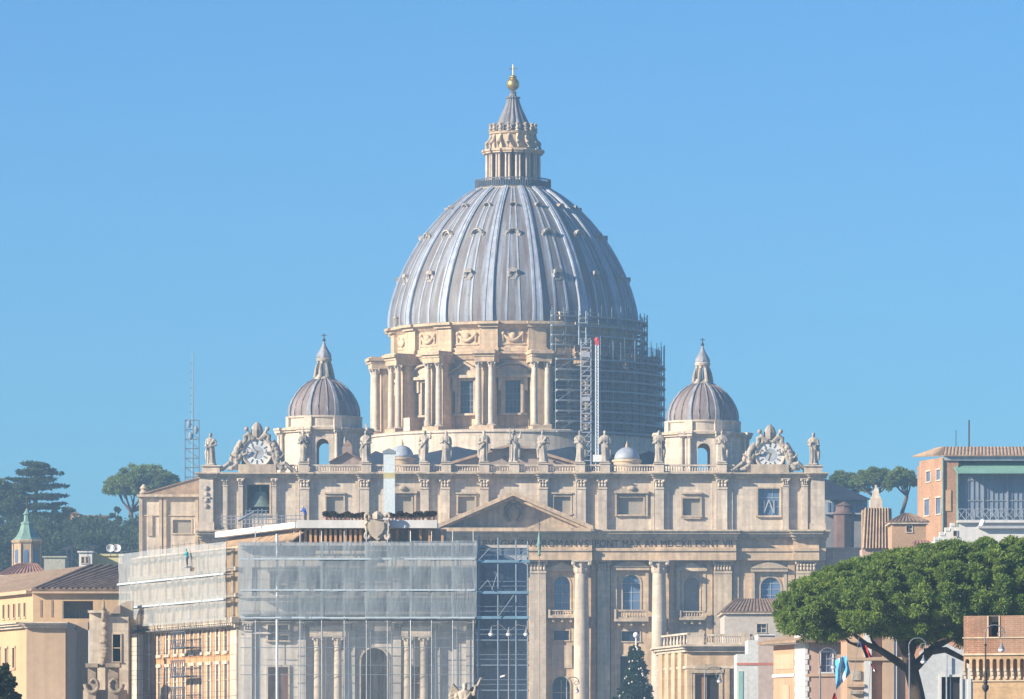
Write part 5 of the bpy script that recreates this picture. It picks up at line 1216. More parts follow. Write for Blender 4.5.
for u, v, lb in ((67, 548, 'leftmost thin comb shaped television aerial, just right of the grey green hut'), (72, 546, 'taller comb shaped television aerial left of the white rooftop block'), (88, 549, 'short comb shaped television aerial over the white rooftop block'), (93, 546, 'comb shaped television aerial between white rooftop block and satellite dishes')):
    an = thing('roof_aerial', lb, 'aerial', P(u, 560, 850), 0, 'television aerials on the left roofs'); b = MB()
    b.tube(P(u, 560, 850), P(u, v, 850), .07, 4); b.tube(P(u-4, v+1, 850), P(u+4, v, 850), .05, 4)
    for k in range(5): b.tube(P(u-4+2*k, v-.6, 850), P(u-4+2*k, v+2.4, 850), .04, 4)
    b.build('aerial_mast', STEELD, an)
vi = thing('hill_villa', 'orange villa half hidden by trees on the left hill', 'villa', P(86, 548, 1412)); V = Fr(1412.0)
MB().p(V, 70.5, 80, 514, 548, 0, 8).p(V, 80, 106, 517, 548, 1.5, 9).build('wall', mat('villa_orange', (.60, .34, .16), .9, .1), vi)
MB().p(V, 79.5, 107, 515, 516.9, 1, 9.5).pp(V, [(69.5, 514), (81, 514), (75.5, 511.5)], -.4, 8.4).build('roof', TILE, vi); MB().p(V, 73.5, 76.5, 516, 521, -.1, .1).build('window', GLASS, vi)
# transmitter mast on the hill
tm = thing('transmitter_mast', 'grey lattice transmitter mast with tall thin pole on the left hill', 'mast', P(192, 545, 1400)); b = MB()
for u in (185, 199):
    for y in (1400, 1403.2): b.tube(P(u, 545, y), P(u, 420, y), .16, 4)
for i in range(13):
    v = 420+9.5*i
    for y in (1400, 1403.2): b.tube(P(185, v, y), P(199, v, y), .13, 4)
    b.tube(P(185, v, 1400), P(199, v+9.5, 1400), .09, 4) if i < 12 else None
b.build('lattice', STEELB, tm)
MB().path([P(192.6, 545, 1401.6), P(192.6, 420, 1401.6), P(192.6, 352, 1401.6)], [.26, .2, .1], 6).build('pole', STEELB, tm)
b = MB()
for i in range(7): v = 362+8*i; b.tube(P(190, v+2, 1401.6), P(193, v, 1401.6), .12, 4)
for v, u in ((424, 189), (430, 196), (436, 190.5)): b.ball(P(u, v, 1400), (.5, .3, 1.0), 8, 6)
b.build('antenna', STEELB, tm)
# ------------------------------------------------------------------ right side
S = Fr(1190.0); dr = thing('dark_roof_hall', 'dark slate roofed hall in shade right of the church front', 'building', P(850, 720, 1200))
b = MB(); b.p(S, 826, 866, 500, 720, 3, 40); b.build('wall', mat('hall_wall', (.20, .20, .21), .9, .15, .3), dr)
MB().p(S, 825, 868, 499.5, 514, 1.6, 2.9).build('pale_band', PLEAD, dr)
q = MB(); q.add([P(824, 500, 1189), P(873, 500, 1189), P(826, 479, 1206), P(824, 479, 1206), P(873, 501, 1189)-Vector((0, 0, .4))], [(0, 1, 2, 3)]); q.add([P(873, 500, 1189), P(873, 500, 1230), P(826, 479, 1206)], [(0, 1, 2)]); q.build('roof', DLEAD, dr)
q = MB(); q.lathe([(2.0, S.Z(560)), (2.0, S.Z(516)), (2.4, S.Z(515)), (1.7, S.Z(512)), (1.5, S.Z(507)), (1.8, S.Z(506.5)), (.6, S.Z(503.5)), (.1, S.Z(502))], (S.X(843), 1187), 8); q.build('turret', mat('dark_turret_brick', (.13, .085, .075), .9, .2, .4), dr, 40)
q = MB()
for i in range(9): q.p(S, 828+i*4.2, 830+i*4.2, 502, 511, 1.4, 1.58)
q.build('window_row', GLASSB, dr)
pw = thing('annex_wall', 'plain pinkish annex wall joined to the right end of the church front', 'building', P(846, 722, 1110)); S = Fr(1106.0)
MB().p(S, 826.5, 880, 549, 724, 0, 30).build('wall', mat('annex_plaster', (.47, .33, .26), .9, .08, .2), pw); MB().p(S, 826.6, 881, 547.5, 548.99, -.5, 30).build('cornice', STONE, pw)
window(pw, S, 834, 846, 553, 567, -.001, STONE, SHUT, False, (1, 1), .9, pd=.02)
# striped tile turret roof with a stone finial
S = Fr(900.0); tt = thing('tiled_turret', 'steep striped tile turret with a stone finial right of the church front', 'turret', P(876, 640, 903)); s = S.s
MB().corr(P(862, 549, 899), P(890.5, 549, 899), P(889.5, 508.5, 901.5), P(864.5, 508.5, 901.5), 9, .42).corr(P(890.5, 549, 899), P(890.5, 549, 906), P(889.5, 508.5, 903), P(889.5, 508.5, 901.5), 4, .3).p(S, 863.5, 890, 509, 640, 2.4, 6).build('tile_slope', TILEO, tt, 40)
MB().p(S, 862, 891, 549, 640, -.6, 6).build('wall', PINKB, tt)
MB().p(S, 871, 883, 499, 509, 1.8, 3.9).p(S, 869.5, 884.5, 507.4, 509.2, 1.5, 4.2).lathe([(7*s, S.Z(499)), (7.2*s, S.Z(497.5)), (5*s, S.Z(495)), (4*s, S.Z(490)), (1.5*s, S.Z(487)), (.2, S.Z(484))], (S.X(877), 902.9), 4, R(45), R(405)).build('finial', STONEP, tt)
house('small_brick_house', 'small ochre brick house with hipped roof between turret and red palace', 880, 892, 926, 521.5, 660, mat('ochre_brick', (.42, .27, .16), .9, .1, .3), vr=512, depth=9, wins=((906.5, 912, 526, 532),), ridge_in=.42, rm=TILE)
house('brown_roof_shed', 'low shed with red tiled roof just above the big pine crown', 840, 914, 930, 546, 660, PINKB, vr=540, depth=5, ridge_in=.2)
# red brick palace with green awning roof and tall glazing
S = Fr(960.0); rp = thing('brick_palace', 'red brick palace with green awning roof and tall glazed loggia at the right edge', 'building', P(980, 700, 985)); gz_ = ground_z(70, 960)
Yc = 960.0; cr0 = P(943.5, 0, Yc); cr0.z = 0; lf = P(919.5, 0, Yc+13); lf.z = 0; z = lambda v: S.Z(v)
dl_ = (cr0-lf); Lq = Vector((dl_.x, dl_.y, 0)).length; dn = Vector((dl_.x, dl_.y, 0))/Lq
MQ = Matrix(((dn.x, -dn.y, 0, lf.x), (dn.y, dn.x, 0, lf.y), (0, 0, 1, 0), (0, 0, 0, 1)))
wq = [(Lq*f0, Lq*f1, z(v1), z(v0)) for f0, f1, v0, v1 in ((.30, .47, 469, 479), (.72, .88, 469, 479), (.22, .42, 497, 513), (.70, .90, 497, 513))]
MB(MQ).wall(0, Lq-.01, gz_, z(457), 0, .4, wq).build('side_wall', REDB, rp)
for x0, x1, z0, z1 in wq:
    o = MB(MQ).box(x0-.25, x0, -.08, .1, z0, z1).box(x1, x1+.25, -.08, .1, z0, z1).box(x0-.3, x1+.3, -.15, .1, z1, z1+.25).box(x0-.3, x1+.3, -.15, .1, z0-.2, z0).build('window', STONEP, rp); MB(MQ).box(x0, x1, .1, .15, z0, z1).build('pane', GLASSB, o)
q = MB(); q.p(S, 943.5, 958.5, 457, 760, 0, 20); q.p(S, 958.5, 1100, 457, 530, 3.5, 24); q.box(lf.x+.8, S.X(1100), Yc+14, Yc+30, gz_, z(457)); q.build('front_wall', REDB, rp)
q = MB().p(S, 945.5, 951, 490, 511, -.15, -.001); q.build('blind_panel', mat('ochre_panel', (.52, .34, .19), .9, .1), rp)
MB().tube(P(942.8, 700, Yc-.2), P(942.8, 458, Yc-.2), .14, 5).tube(P(957.5, 700, Yc-.2), P(957.5, 466, Yc-.2), .2, 5).build('downpipe', COPPER, rp)
b = MB(); eL, eC, eR = lf+Vector((-1.2, .3, z(457))), cr0+Vector((.0, -1.0, z(455.8))), Vector((S.X(1100), Yc-1.0, z(455.8)))
eL.z = P(0, 456.5, Yc+13).z; pk = Vector((S.X(948), Yc+6, P(0, 447, Yc+6).z)); pr_ = Vector((S.X(1100), Yc+6, pk.z))
b.corr(eC, eR, pr_, pk, 44, .12); b.corr(eL, eC, pk, pk+Vector((-1, 2, 0)), 22, .12); b.build('roof', TILEO, rp, 40)
MB().p(S, 944, 1100, 456.2, 460.5, -.4, 3.4).build('eaves', PLEAD, rp)
b = MB(); b.add([P(950, 461.2, Yc+2.5), P(1100, 461.2, Yc+2.5), P(1100, 472.5, Yc-2.6), P(957.5, 472.5, Yc-2.6), P(950, 462.2, Yc+2.5), P(1100, 462.2, Yc+2.5), P(1100, 473.5, Yc-2.6), P(957.5, 473.5, Yc-2.6)], [(3, 2, 1, 0), (4, 5, 6, 7), (0, 4, 7, 3), (3, 7, 6, 2)]); b.build('awning_roof', GREENR, rp)
GLZ = mat('loggia_glass', (.20, .245, .31), .3, .15, .35, fine=.05, spec=.5)
MB().p(S, 959.5, 1100, 475, 521, .6, .7).build('glazing', GLZ, rp)
b = MB()
for i in range(30): u = 959.2+i*4.85; b.p(S, u-(.8 if i % 5 == 0 else .16), u+(.8 if i % 5 == 0 else .16), 474, 521, .3 if i % 5 == 0 else .45, .58)
for v in (474, 479.5, 500): b.p(S, 959, 1100, v, v+.8, .42, .57)
b.build('glazing_frame', mat('grey_frame', (.24, .27, .31), .6, .1, 1), rp)
b = MB()
for v in (509, 520): b.p(S, 957, 1100, v, v+.6, -1.0, -.8)
for i in range(18): u = 957.5+8*i; b.p(S, u, u+.7, 509, 520.5, -1, -.8); b.tube(P(u, 520, Yc-.9), P(u+8, 509.5, Yc-.9), .06, 4); b.tube(P(u, 509.5, Yc-.9), P(u+8, 520, Yc-.9), .06, 4)
b.build('balcony_railing', PLEAD, rp); MB().p(S, 956.5, 1100, 520.6, 523, -1.6, 3).p(S, 958.6, 1100, 523.02, 760, -.6, 3.4).build('balcony_slab', WHITE, rp)
MB().tube(P(969, 448, Yc+8), P(969, 420, Yc+8), .13, 5).tube(P(956, 448, Yc+8), P(956, 430, Yc+8), .06, 4).build('aerial', IRON, rp)
# white stepped terrace house
S = Fr(830.0); wt_ = thing('white_terrace_house', 'white house with stepped parapet below the glazed loggia', 'house', P(980, 700, 840))
b = MB(); b.p(S, 957, 1100, 527, 760, 0, 14)
for i in range(4): b.p(S, 935+i*5.4, 935+(i+1)*5.4+.1, 540-i*4.6, 760, .4+.002*i, 10); b.p(S, 935+i*5.4-.4, 935+(i+1)*5.4-1.5, 538.5-i*4.6-2, 540-i*4.6, .3, 2)
b.build('wall', WHITE, wt_)
MB().p(S, 978, 1100, 526, 528.6, -.8, 14.5).build('roof_edge', mat('grey_gutter', (.40, .41, .42), .8, .08), wt_)
window(wt_, S, 953.5, 957, 531, 536, -.004, STONEP, GLASS, False, (1, 1), .5, pd=.02)
MB().tube(P(979, 530, 832), P(983.5, 520, 832), .3, 6).build('roof_vent', SHEET, wt_)
# balustraded pavilion
S = Fr(790.0); pv_ = thing('balustraded_pavilion', 'stone pavilion with roof balustrade and tall doorway right of the decorated tree', 'pavilion', P(705, 740, 800)); gz_ = ground_z(25, 790); pv_.location.z = gz_
Lp = P(660, 0, 808); Cp = P(687, 0, 790.0); Lp.z = Cp.z = 0; UR = 768
hs = [(S.X(695), S.X(719), max(gz_, S.Z(745)), S.Z(675))]
b = MB().wall(S.X(686.8), S.X(UR), gz_, S.Z(652), 790, .6, hs); b.hprism([(Cp.x, 790.6), (S.X(UR), 790.6), (S.X(UR), 818), (Lp.x, 818), (Lp.x, 808)], gz_, S.Z(652)); b.build('wall', STONEW, pv_)
MB().p(S, 707, 719, 675, 745, .4, .59).build('doorway', DARK, pv_); MB().p(S, 695, 706.9, 675, 745, .2, .59).build('door_leaf', mat('door_wood', (.30, .17, .10), .7, .15), pv_)
b = MB().p(S, 691.5, 694.9, 673, 745, -.25, -.001).p(S, 719.1, 722.5, 673, 745, -.25, -.001).p(S, 690.5, 723.5, 669, 672.98, -.4, -.001); b.build('door_surround', STONE, pv_)
MB().pp(S, [(707+13*math.cos(math.pi*k/10), 668.9-5*math.sin(math.pi*k/10)) for k in range(11)], -.5, -.001).build('door_pediment', STONE, pv_)
MP2 = Matrix(((0, 0, 0, 0), (0, 0, 0, 0), (0, 0, 1, 0), (0, 0, 0, 1))); dv = Cp-Lp; LP = dv.length; dv = dv/LP
MP2 = Matrix(((dv.x, -dv.y, 0, Lp.x), (dv.y, dv.x, 0, Lp.y), (0, 0, 1, 0), (0, 0, 0, 1)))
b = MB(); pl_ = [(Lp.x-.3, 808.2), (Cp.x-.25, 789.6), (S.X(UR), 789.6), (S.X(UR), 818), (Lp.x-.3, 818)]
def grow(pl, d): return [(pl[0][0]-d, pl[0][1]+d*.2), (pl[1][0]-d*.7, pl[1][1]-d), (pl[2][0], pl[2][1]-d), pl[3], (pl[4][0]-d, pl[4][1])]
for k, (v0, v1, d) in enumerate(((649, 651.9, .1), (646.5, 648.98, .45), (644.5, 646.48, .8))): b.hprism(grow(pl_, d), S.Z(v1), S.Z(v0))
b.hprism(grow(pl_, -.15), S.Z(668.5), S.Z(666)); b.build('cornice', STONEP, pv_)
for a in (687.2, 724.5, 738, 752): MB().p(S, a, a+5, 669, 760, -.3, -.002).build('pilaster', STONEW, pv_)
for f in (.1, .34, .58, .82): MB(MP2).box(f*LP-1.2, f*LP+1.2, -.35, .2, gz_, S.Z(652.2)).build('pilaster', STONEW, pv_)
for a, c in ((704, 741), (750, UR)):
    b = MB(); balustrade_mesh(b, S, a, c, 634, 644.4, .6, 2.2, .35); b.build('balustrade', STONEP, pv_)
for a, c in ((687, 703.9), (741.1, 749.9)): MB().p(S, a, c, 632.4, 644.45, .2, 1.4).build('parapet_block', STONEP, pv_)
b = MB(MP2)
for k in range(8): b.lathe([(.12, S.Z(644.4)), (.22, S.Z(641)), (.1, S.Z(636.5)), (.16, S.Z(634.3))], (LP*(k+.5)/8.2, .4), 8)
b.box(0, LP-.1, .1, .7, S.Z(634.3), S.Z(632.5)); b.build('balustrade', STONEP, pv_)
house('tiled_roof_house', 'grey house with brown tiled hipped roof behind the pavilion balustrade', 870, 724.5, 800, 611.5, 740, mat('grey_stucco', (.44, .40, .35), .9, .1), vr=597, depth=18, wins=((757, 766, 624, 632.5), (783, 791, 624, 632.5)), ridge_in=.2, rm=TILE)
# white house with a red line, pink house and neighbours
S = Fr(620.0); t = thing('white_red_line_house', 'white stepped house with a thin red line between pavilion and pink house', 'house', P(742, 740, 626)); gz_ = ground_z(24, 620); t.location.z = gz_
b = MB(); b.p(S, 737, 748, 654, 800, 0, 8); b.p(S, 748, 758, 640, 800, .01, 8); b.p(S, 758, 775, 635.5, 800, .02, 8); b.build('wall', mat('bluish_white_render', (.56, .57, .54), .9, .05, .3), t)
MB().p(S, 736.6, 775, 662.8, 665.2, -.06, -.001).build('red_line', mat('red_line_paint', (.46, .17, .13), .8, .1), t); MB().p(S, 758.4, 775, 636.2, 662.7, -.03, -.002).p(S, 758.4, 775, 665.3, 800, -.03, -.002).build('right_face', mat('pinkish_render', (.46, .37, .32), .9, .06), t); MB().p(S, 757.5, 775.5, 634.2, 635.5, -.2, 8).build('roof_edge', WHITE, t)
MB().p(S, 738.5, 743, 671, 740, -.05, -.001).build('green_shutter', mat('pale_green_paint', (.25, .42, .38), .7, .08), t)
S = Fr(560.0); t = thing('pink_house', 'salmon pink house with white quoins and overhanging eaves under the big pine', 'house', P(808, 740, 566)); gz_ = ground_z(24, 560); t.location.z = gz_
Cq_ = P(806, 0, 560.0); Lq_ = P(773.5, 0, 569.5); Cq_.z = Lq_.z = 0; d_ = Cq_-Lq_; d_.z = 0; L1 = d_.length; d_ /= L1
MP = Matrix(((d_.x, -d_.y, 0, Lq_.x), (d_.y, d_.x, 0, Lq_.y), (0, 0, 1, 0), (0, 0, 0, 1)))
MB(MP).box(0, L1*.70, 0, .5, gz_, S.Z(640)).build('side_wall', SALMON, t)
MB(MP).box(L1*.06, L1*.64, -.06, -.001, S.Z(668), S.Z(653)).build('pale_panel', PLASTS, t); MB(MP).box(L1*.3, L1*.5, -.08, -.001, S.Z(745), S.Z(684)).build('shutter', PLASTS, t)
b = MB(MP)
for i in range(18): b.box(L1*.70-.18*(i % 2), L1+.06, -.1, .5, S.Z(712)+i*.50-.6, S.Z(712)+i*.50-.14)
b.M = None
for i in range(18): b.box(Cq_.x-.02, Cq_.x+.14+.14*(i % 2), 559.9, 560.3, S.Z(712)+i*.50-.6, S.Z(712)+i*.50-.14)
b.build('quoin', WHITE, t)
MB(MP).box(L1*.70+.01, L1-.02, -.0, .4, gz_, S.Z(640)).build('corner_wall', WHITE, t)
hs = [(S.X(821), S.X(832), S.Z(672), S.Z(652.5))]
b = MB().wall(Cq_.x, S.X(847), gz_, S.Z(640), 560, .5, hs); b.hprism([(Cq_.x, 560.5), (S.X(847), 560.5), (S.X(847), 572), (Lq_.x+.6, 572), (Lq_.x+.6, 569)], gz_, S.Z(640)); b.build('front_wall', PINKB, t)
window(t, S, 821, 832, 652.5, 672, 0, WHITE, GLASSB, False, (2, 3), 1.7, pd=.25, proud=.1)
MB().p(S, 806.3, 847, 674, 676.5, -.14, -.001).p(S, 842.5, 846, 640, 800, -.2, -.002).build('string_course', PLASTS, t); MB(MP).box(0, L1*.68, -.16, -.001, S.Z(676), S.Z(673)).build('string_course', WHITE, t)
b = MB(MP); b.corr((-1.2, -1.3, S.Z(641)), (L1+.9, -1.3, S.Z(641)), (L1-.5, 3.2, S.Z(628)), (1.2, 3.2, S.Z(628)), 22, .07, .16); b.build('roof', TILEO, t, 40)
b = MB(); b.corr((Cq_.x-.6, 558.8, S.Z(641)), (S.X(850), 558.8, S.Z(641)), (S.X(850), 563, S.Z(629)), (Cq_.x-.2, 563, S.Z(629)), 18, .07, .16); b.build('roof', TILE, t, 40)
MB(MP).box(-.9, L1+.3, -1.1, .1, S.Z(643.5), S.Z(641.4)).build('eaves', WHITE, t)
S = Fr(540.0); t = thing('stone_townhouse', 'pale stone town house with pilasters and orange panels behind the flags', 'house', P(880, 740, 546)); gz_ = ground_z(30, 540); t.location.z = gz_
MB().p(S, 847, 962, 612, 800, .5, 10).build('wall', SALMON, t)
b = MB()
for a, c in ((847, 864), (882.5, 894)): b.p(S, a, c, 612, 800, -.001, .499)
b.p(S, 847, 922, 657, 660.5, -.2, .498).p(S, 847, 864, 640, 642.5, -.25, -.002).p(S, 846.5, 864.5, 684, 687, -.3, -.003).p(S, 846, 865, 612, 615, -.3, -.004); b.build('pilaster', PLASTS, t)
MB().p(S, 864.02, 871.5, 612, 800, -.15, .497).p(S, 894.1, 897, 612, 800, .1, .496).build('white_pilaster', WHITE, t)
MB().p(S, 852, 861, 671, 680, -.16, -.005).build('carved_block', STATUE, t); MB().p(S, 850, 863, 691, 694, -.4, -.005).build('cornice_fragment', STATUE, t)
MB().p(S, 884, 885.5, 632, 650, .3, .499).build('wall_panel', PLAST, t)
S = Fr(500.0); t = thing('grey_gabled_house', 'blue grey gabled wall with a framed dark doorway behind the pine trunk', 'house', P(945, 740, 505)); gz_ = ground_z(35, 500); t.location.z = gz_
hs = [(S.X(941.5), S.X(960), S.Z(712), S.Z(677))]
b = MB(); b.wall(S.X(920), S.X(985), gz_, S.Z(668), 500, .5, hs); b.pp(S, [(920, 668), (985, 668), (985, 662), (940, 640), (920, 652)], 0.001, .5); b.p(S, 920, 985, 668, 800, 1.2, 8); b.build('wall', mat('grey_blue_render', (.50, .52, .52), .9, .08, .3), t)
window(t, S, 941.5, 960, 677, 712, 0, WHITE, DARK, False, (2, 1), 2.4, 'doorway', pd=.4, proud=.12)
MB().tube(P(946.5, 712, 499.7), P(946.5, 655, 499.7), .07, 5).build('downpipe', PLEAD, t)
MB().p(S, 968, 971, 640, 800, -.1, -.001).build('white_strip', WHITE, t)
# castle bastion
S = Fr(400.0); s = S.s; t = thing('brick_bastion', 'brick bastion with arched corbels and a dark slot at the right edge', 'bastion', P(963.6, 740, 400)); gz_ = 0; t.location.z = gz_
hs = [(S.X(988), S.X(997.6), S.Z(637), S.Z(616.5))]
b = MB().wall(S.X(963.6), S.X(1080), S.Z(654), S.Z(616), 400, .5, hs); b.p(S, 963.6, 1080, 637.8, 654, .501, 1.5); b.box(S.X(963.6), S.X(963.6)+.5, 400.501, 408, S.Z(654), S.Z(617)); b.build('parapet', BASTB, t)
q = MB(); q.p(S, 986.6, 987.95, 616, 637.2, -.06, .5).p(S, 997.65, 999, 616, 637.2, -.06, .5); q.p(S, 962.8, 1080, 637.3, 638.6, -.10, .2).p(S, 962.8, 1080, 653.6, 655.4, -.12, 8); q.p(S, 970.5, 1080, 680.2, 681.6, .26, .375); q.build('stone_course', STONE, t)
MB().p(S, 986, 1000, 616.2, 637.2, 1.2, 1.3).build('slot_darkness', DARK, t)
a_w = 6.62; hs = []
for i in range(18):
    u = 965+i*a_w; hs.append((S.X(u), S.X(u+4.0), S.Z(668), S.Z(659), True))
hs2 = [(x0, x1, S.Z(668)+.001, z1, True) for x0, x1, z0, z1, _ in hs]
MB().wall(S.X(963.6), S.X(1080), S.Z(668), S.Z(655.4), 400.02, .35, hs2).build('arch_band', TUFF, t)
q = MB()
for i in range(19):
    u = 965+i*a_w-2.6; x0, x1 = S.X(u), S.X(u+2.5)
    for k, (v0, v1, dd) in enumerate(((668, 671.4, 0.03), (671.4, 675, .13), (675, 679, .24))): q.box(x0, x1, 400+dd, 400.6, S.Z(v1), S.Z(v0)-.002*k)
q.build('corbel', STONEP, t)
MB().p(S, 971, 1080, 655.7, 800, .38, 9).build('lower_wall', TUFF, t)
MB().p(S, 963.6, 1080, 655.42, 655.65, .36, 8).build('walkway', TUFF, t)
t.rotation_euler.z = R(-22); t.scale.x = 1.08
# ------------------------------------------------------------------ vegetation
def foliage(name, centres, radii, k, size, m, parent, seed, elong=1.0, updir=.35, squash=.8, origin=None, inner=.45):
    """leaf-sized quads spread through clumps (centres, radii)"""
    g = np.random.default_rng(seed); C = np.repeat(np.asarray(centres, float), k, 0); Rr = np.repeat(np.asarray(radii, float), k)
    n = len(C); d = g.normal(size=(n, 3)); d[:, 2] += updir; d /= np.linalg.norm(d, axis=1)[:, None]
    rad = Rr*(inner+(1.22-inner)*g.random(n)**.75); p = C+d*rad[:, None]*np.array([1, 1, squash])
    ax = d+g.normal(scale=.45, size=(n, 3)); ax /= np.linalg.norm(ax, axis=1)[:, None]
    t = np.cross(ax, g.normal(size=(n, 3))); t /= np.linalg.norm(t, axis=1)[:, None]
    sz = size*(.6+.8*g.random(n)); a = ax*(sz*elong)[:, None]; b = t*(sz/elong)[:, None]*.5
    if elong == 1.0: a *= .5
    V = np.stack([p-a*.5-b, p+a*.5-b*.5, p+a*.5+b*.5, p-a*.5+b], 1).reshape(-1, 3)
    o3 = np.array(base_of(parent)) if parent is not None else np.array(origin)
    me = bpy.data.meshes.new(name); me.vertices.add(4*n); me.vertices.foreach_set('co', (V-o3).ravel().astype(np.float32))
    me.loops.add(4*n); me.loops.foreach_set('vertex_index', np.arange(4*n, dtype=np.int32)); me.polygons.add(n)
    me.polygons.foreach_set('loop_start', np.arange(0, 4*n, 4, dtype=np.int32)); me.update(calc_edges=True)
    o = finish(me, name, m, parent, 0)
    if parent is None: o.location = Vector(o3)
    return o
def umbrella_pine(label, Y, u0, u1, vt, vb, ut, vbase, n, k, size, m, seed, trunk_r, group=None, bark=None, depth=None, forks=6, vfork=None, utop=None, near=False, crad=1.0):
    G_ = Fr(Y); g = np.random.default_rng(seed); cx, w = G_.X((u0+u1)/2), (u1-u0)/2*G_.s; z0, z1 = G_.Z(vb), G_.Z(vt); h = z1-z0; dp = depth or w*.9
    base = P(ut, vbase, Y); t = thing('umbrella_pine', label, 'pine tree', base, 0, group)
    cs, rs = [], []
    while len(cs) < n:
        x, y = g.uniform(-1, 1, 2); q = x*x+y*y
        if q > .96: continue
        top = h*(1-q)**.42*.93; bot = h*.16*(1-q)+h*.02; f = g.random()**.55; zz = z0+bot+(top-bot)*f*.94
        # lumpy: push clumps into bosses
        zz += h*.07*math.sin(x*9+seed)*math.cos(y*8)
        cs.append((cx+x*w*.95, Y+y*dp, zz)); rs.append(h*g.uniform(.07, .16)*crad*(1-.35*q))
    foliage('crown', cs, rs, k, size, m, t, seed, elong=1.7, updir=.55, squash=.75)
    b = MB(); rnd = random.Random(seed); vf = vfork if vfork is not None else vb+(vbase-vb)*.25; fk = P(utop if utop is not None else ut, vf, Y)
    mid = base.lerp(fk, .5)+Vector((rnd.uniform(-1, 1)*trunk_r*2, 0, 0))
    b.path([base, base.lerp(mid, .5), mid, mid.lerp(fk, .5), fk], [trunk_r*1.2, trunk_r, trunk_r*.9, trunk_r*.8, trunk_r*.75], 9)
    for i in range(forks):
        a = 2*math.pi*(i+.5*rnd.random())/forks; r_ = rnd.uniform(.45, .8); e = Vector((cx+math.cos(a)*w*r_, Y+math.sin(a)*dp*r_, z0+h*rnd.uniform(.25, .5))); md = fk.lerp(e, .5)+Vector((0, 0, -.10*(e-fk).length))
        b.path([fk, md, e], [trunk_r*.5, trunk_r*.34, trunk_r*.12], 6)
        for j in range(2):
            e2 = e+Vector((rnd.uniform(-.3, .3)*w, rnd.uniform(-.3, .3)*dp, h*rnd.uniform(.05, .3))); b.path([md, md.lerp(e2, .6)+Vector((0, 0, -.03*h)), e2], [trunk_r*.24, trunk_r*.16, trunk_r*.07], 5)
    b.build('trunk', bark or BARKF, t, 60)
    return t
umbrella_pine('umbrella pine with a flat crown on the hill between cedar and transmitter mast', 1450, 102, 187, 463, 498, 134, 560, 260, 110, .4, PINEF, 11, .75, 'stone pines on the skyline', forks=7, vfork=512, utop=131)
umbrella_pine('umbrella pine with low crown just right of the church front roofline', 1360, 815, 868, 470, 492, 846, 530, 110, 110, .4, PINEF, 12, .6, 'stone pines on the skyline', vfork=498)
umbrella_pine('umbrella pine with tall crown and forked trunk behind the tiled turret', 1340, 848, 901, 466, 490, 871, 530, 120, 110, .4, PINEF, 13, .65, 'stone pines on the skyline', vfork=496, utop=874)
umbrella_pine('umbrella pine with a round crown and leaning trunk beside the brick palace', 1320, 882, 919, 467, 489, 905, 530, 100, 110, .4, PINEF, 14, .55, 'stone pines on the skyline', vfork=496, utop=907)
# cedar: tiers of flat spreading boughs
ct = thing('cedar_tree', 'dark layered cedar with spreading boughs at the far left of the hill', 'cedar tree', P(30, 565, 1430)); g = np.random.default_rng(5); cs = []; rs = []; b = MB(); G_ = Fr(1430.0)
b.path([P(30, 565, 1430), P(33, 530, 1430), P(36, 495, 1430), P(38, 466, 1430)], [.95, .8, .5, .1], 8)
tiers = [(38, 465, 8), (36, 472, 17), (34, 480, 24), (34, 487, 25), (33, 496, 33), (31, 506, 31), (30, 516, 30), (31, 527, 29)]
for tu, tv, hw in tiers:
    for i in range(11):
        a = 2*math.pi*i/11+g.random()*.5; ln = hw*G_.s*g.uniform(.7, 1.12); tip = Vector((G_.X(tu)+math.cos(a)*ln, 1430+math.sin(a)*ln*.9, G_.Z(tv+g.uniform(-1.5, 3)))); st = Vector((G_.X(tu), 1430, G_.Z(tv+2.5)))
        b.path([st, st.lerp(tip, .5)+Vector((0, 0, .4)), tip], [.22, .15, .05], 5)
        for f in np.linspace(.25, 1, max(2, int(hw/5))):
            p = st.lerp(tip, float(f)); cs.append((p.x+g.normal()*.5, p.y+g.normal()*.6, p.z+.2)); rs.append(g.uniform(.9, 1.7))
foliage('crown', cs, rs, 70, .45, CEDAR, ct, 6, elong=1.4, updir=.2, squash=.32); b.build('trunk', BARKF, ct, 60)
def bushy(name, label, Y, u0, u1, vt, vb, n, k, size, m, seed, conical=False, group=None, cat='tree', trunk=.4, vtr=None):
    G_ = Fr(Y); g = np.random.default_rng(seed); cx, w = G_.X((u0+u1)/2), (u1-u0)/2*G_.s; z0, z1 = G_.Z(vb), G_.Z(vt); h = z1-z0
    t = thing(name, label, cat, (cx, Y, G_.Z(vtr or vb+6)), 0, group); cs = []; rs = []
    while len(cs) < n:
        x, y = g.uniform(-1, 1, 2); f = g.random()
        lim = (1-f)**.8*.95+.06 if conical else math.sqrt(max(0, 1-(2*f-.85)**2/1.35))
        if x*x+y*y > lim*lim: continue
        cs.append((cx+x*w, Y+y*w*.9, z0+f*h*.95)); rs.append(min(w, h)*g.uniform(.14, .26))
    foliage('crown', cs, rs, k, size, m, t, seed, elong=1.2, updir=.3)
    b = MB(); b.path([(cx, Y, G_.Z(vtr or vb+6)), (cx+.2, Y, z0+h*.4), (cx, Y, z0+h*.8)], [trunk, trunk*.7, trunk*.2], 7)
    for i in range(5):
        a = i*1.3; b.path([(cx+.1, Y, z0+h*(.1+.1*i)), (cx+math.cos(a)*w*.6, Y+math.sin(a)*w*.6, z0+h*(.3+.1*i))], [trunk*.35, trunk*.1], 5)
    b.build('trunk', BARKF, t, 60)
    return t
HG = 'bushy trees on the left hillside'
bushy('broadleaf_tree', 'sunlit green tree crown in front of the cedar at the left edge', 1415, -22, 27, 480, 520, 60, 130, .5, BUSHG, 21, group=HG, vtr=566)
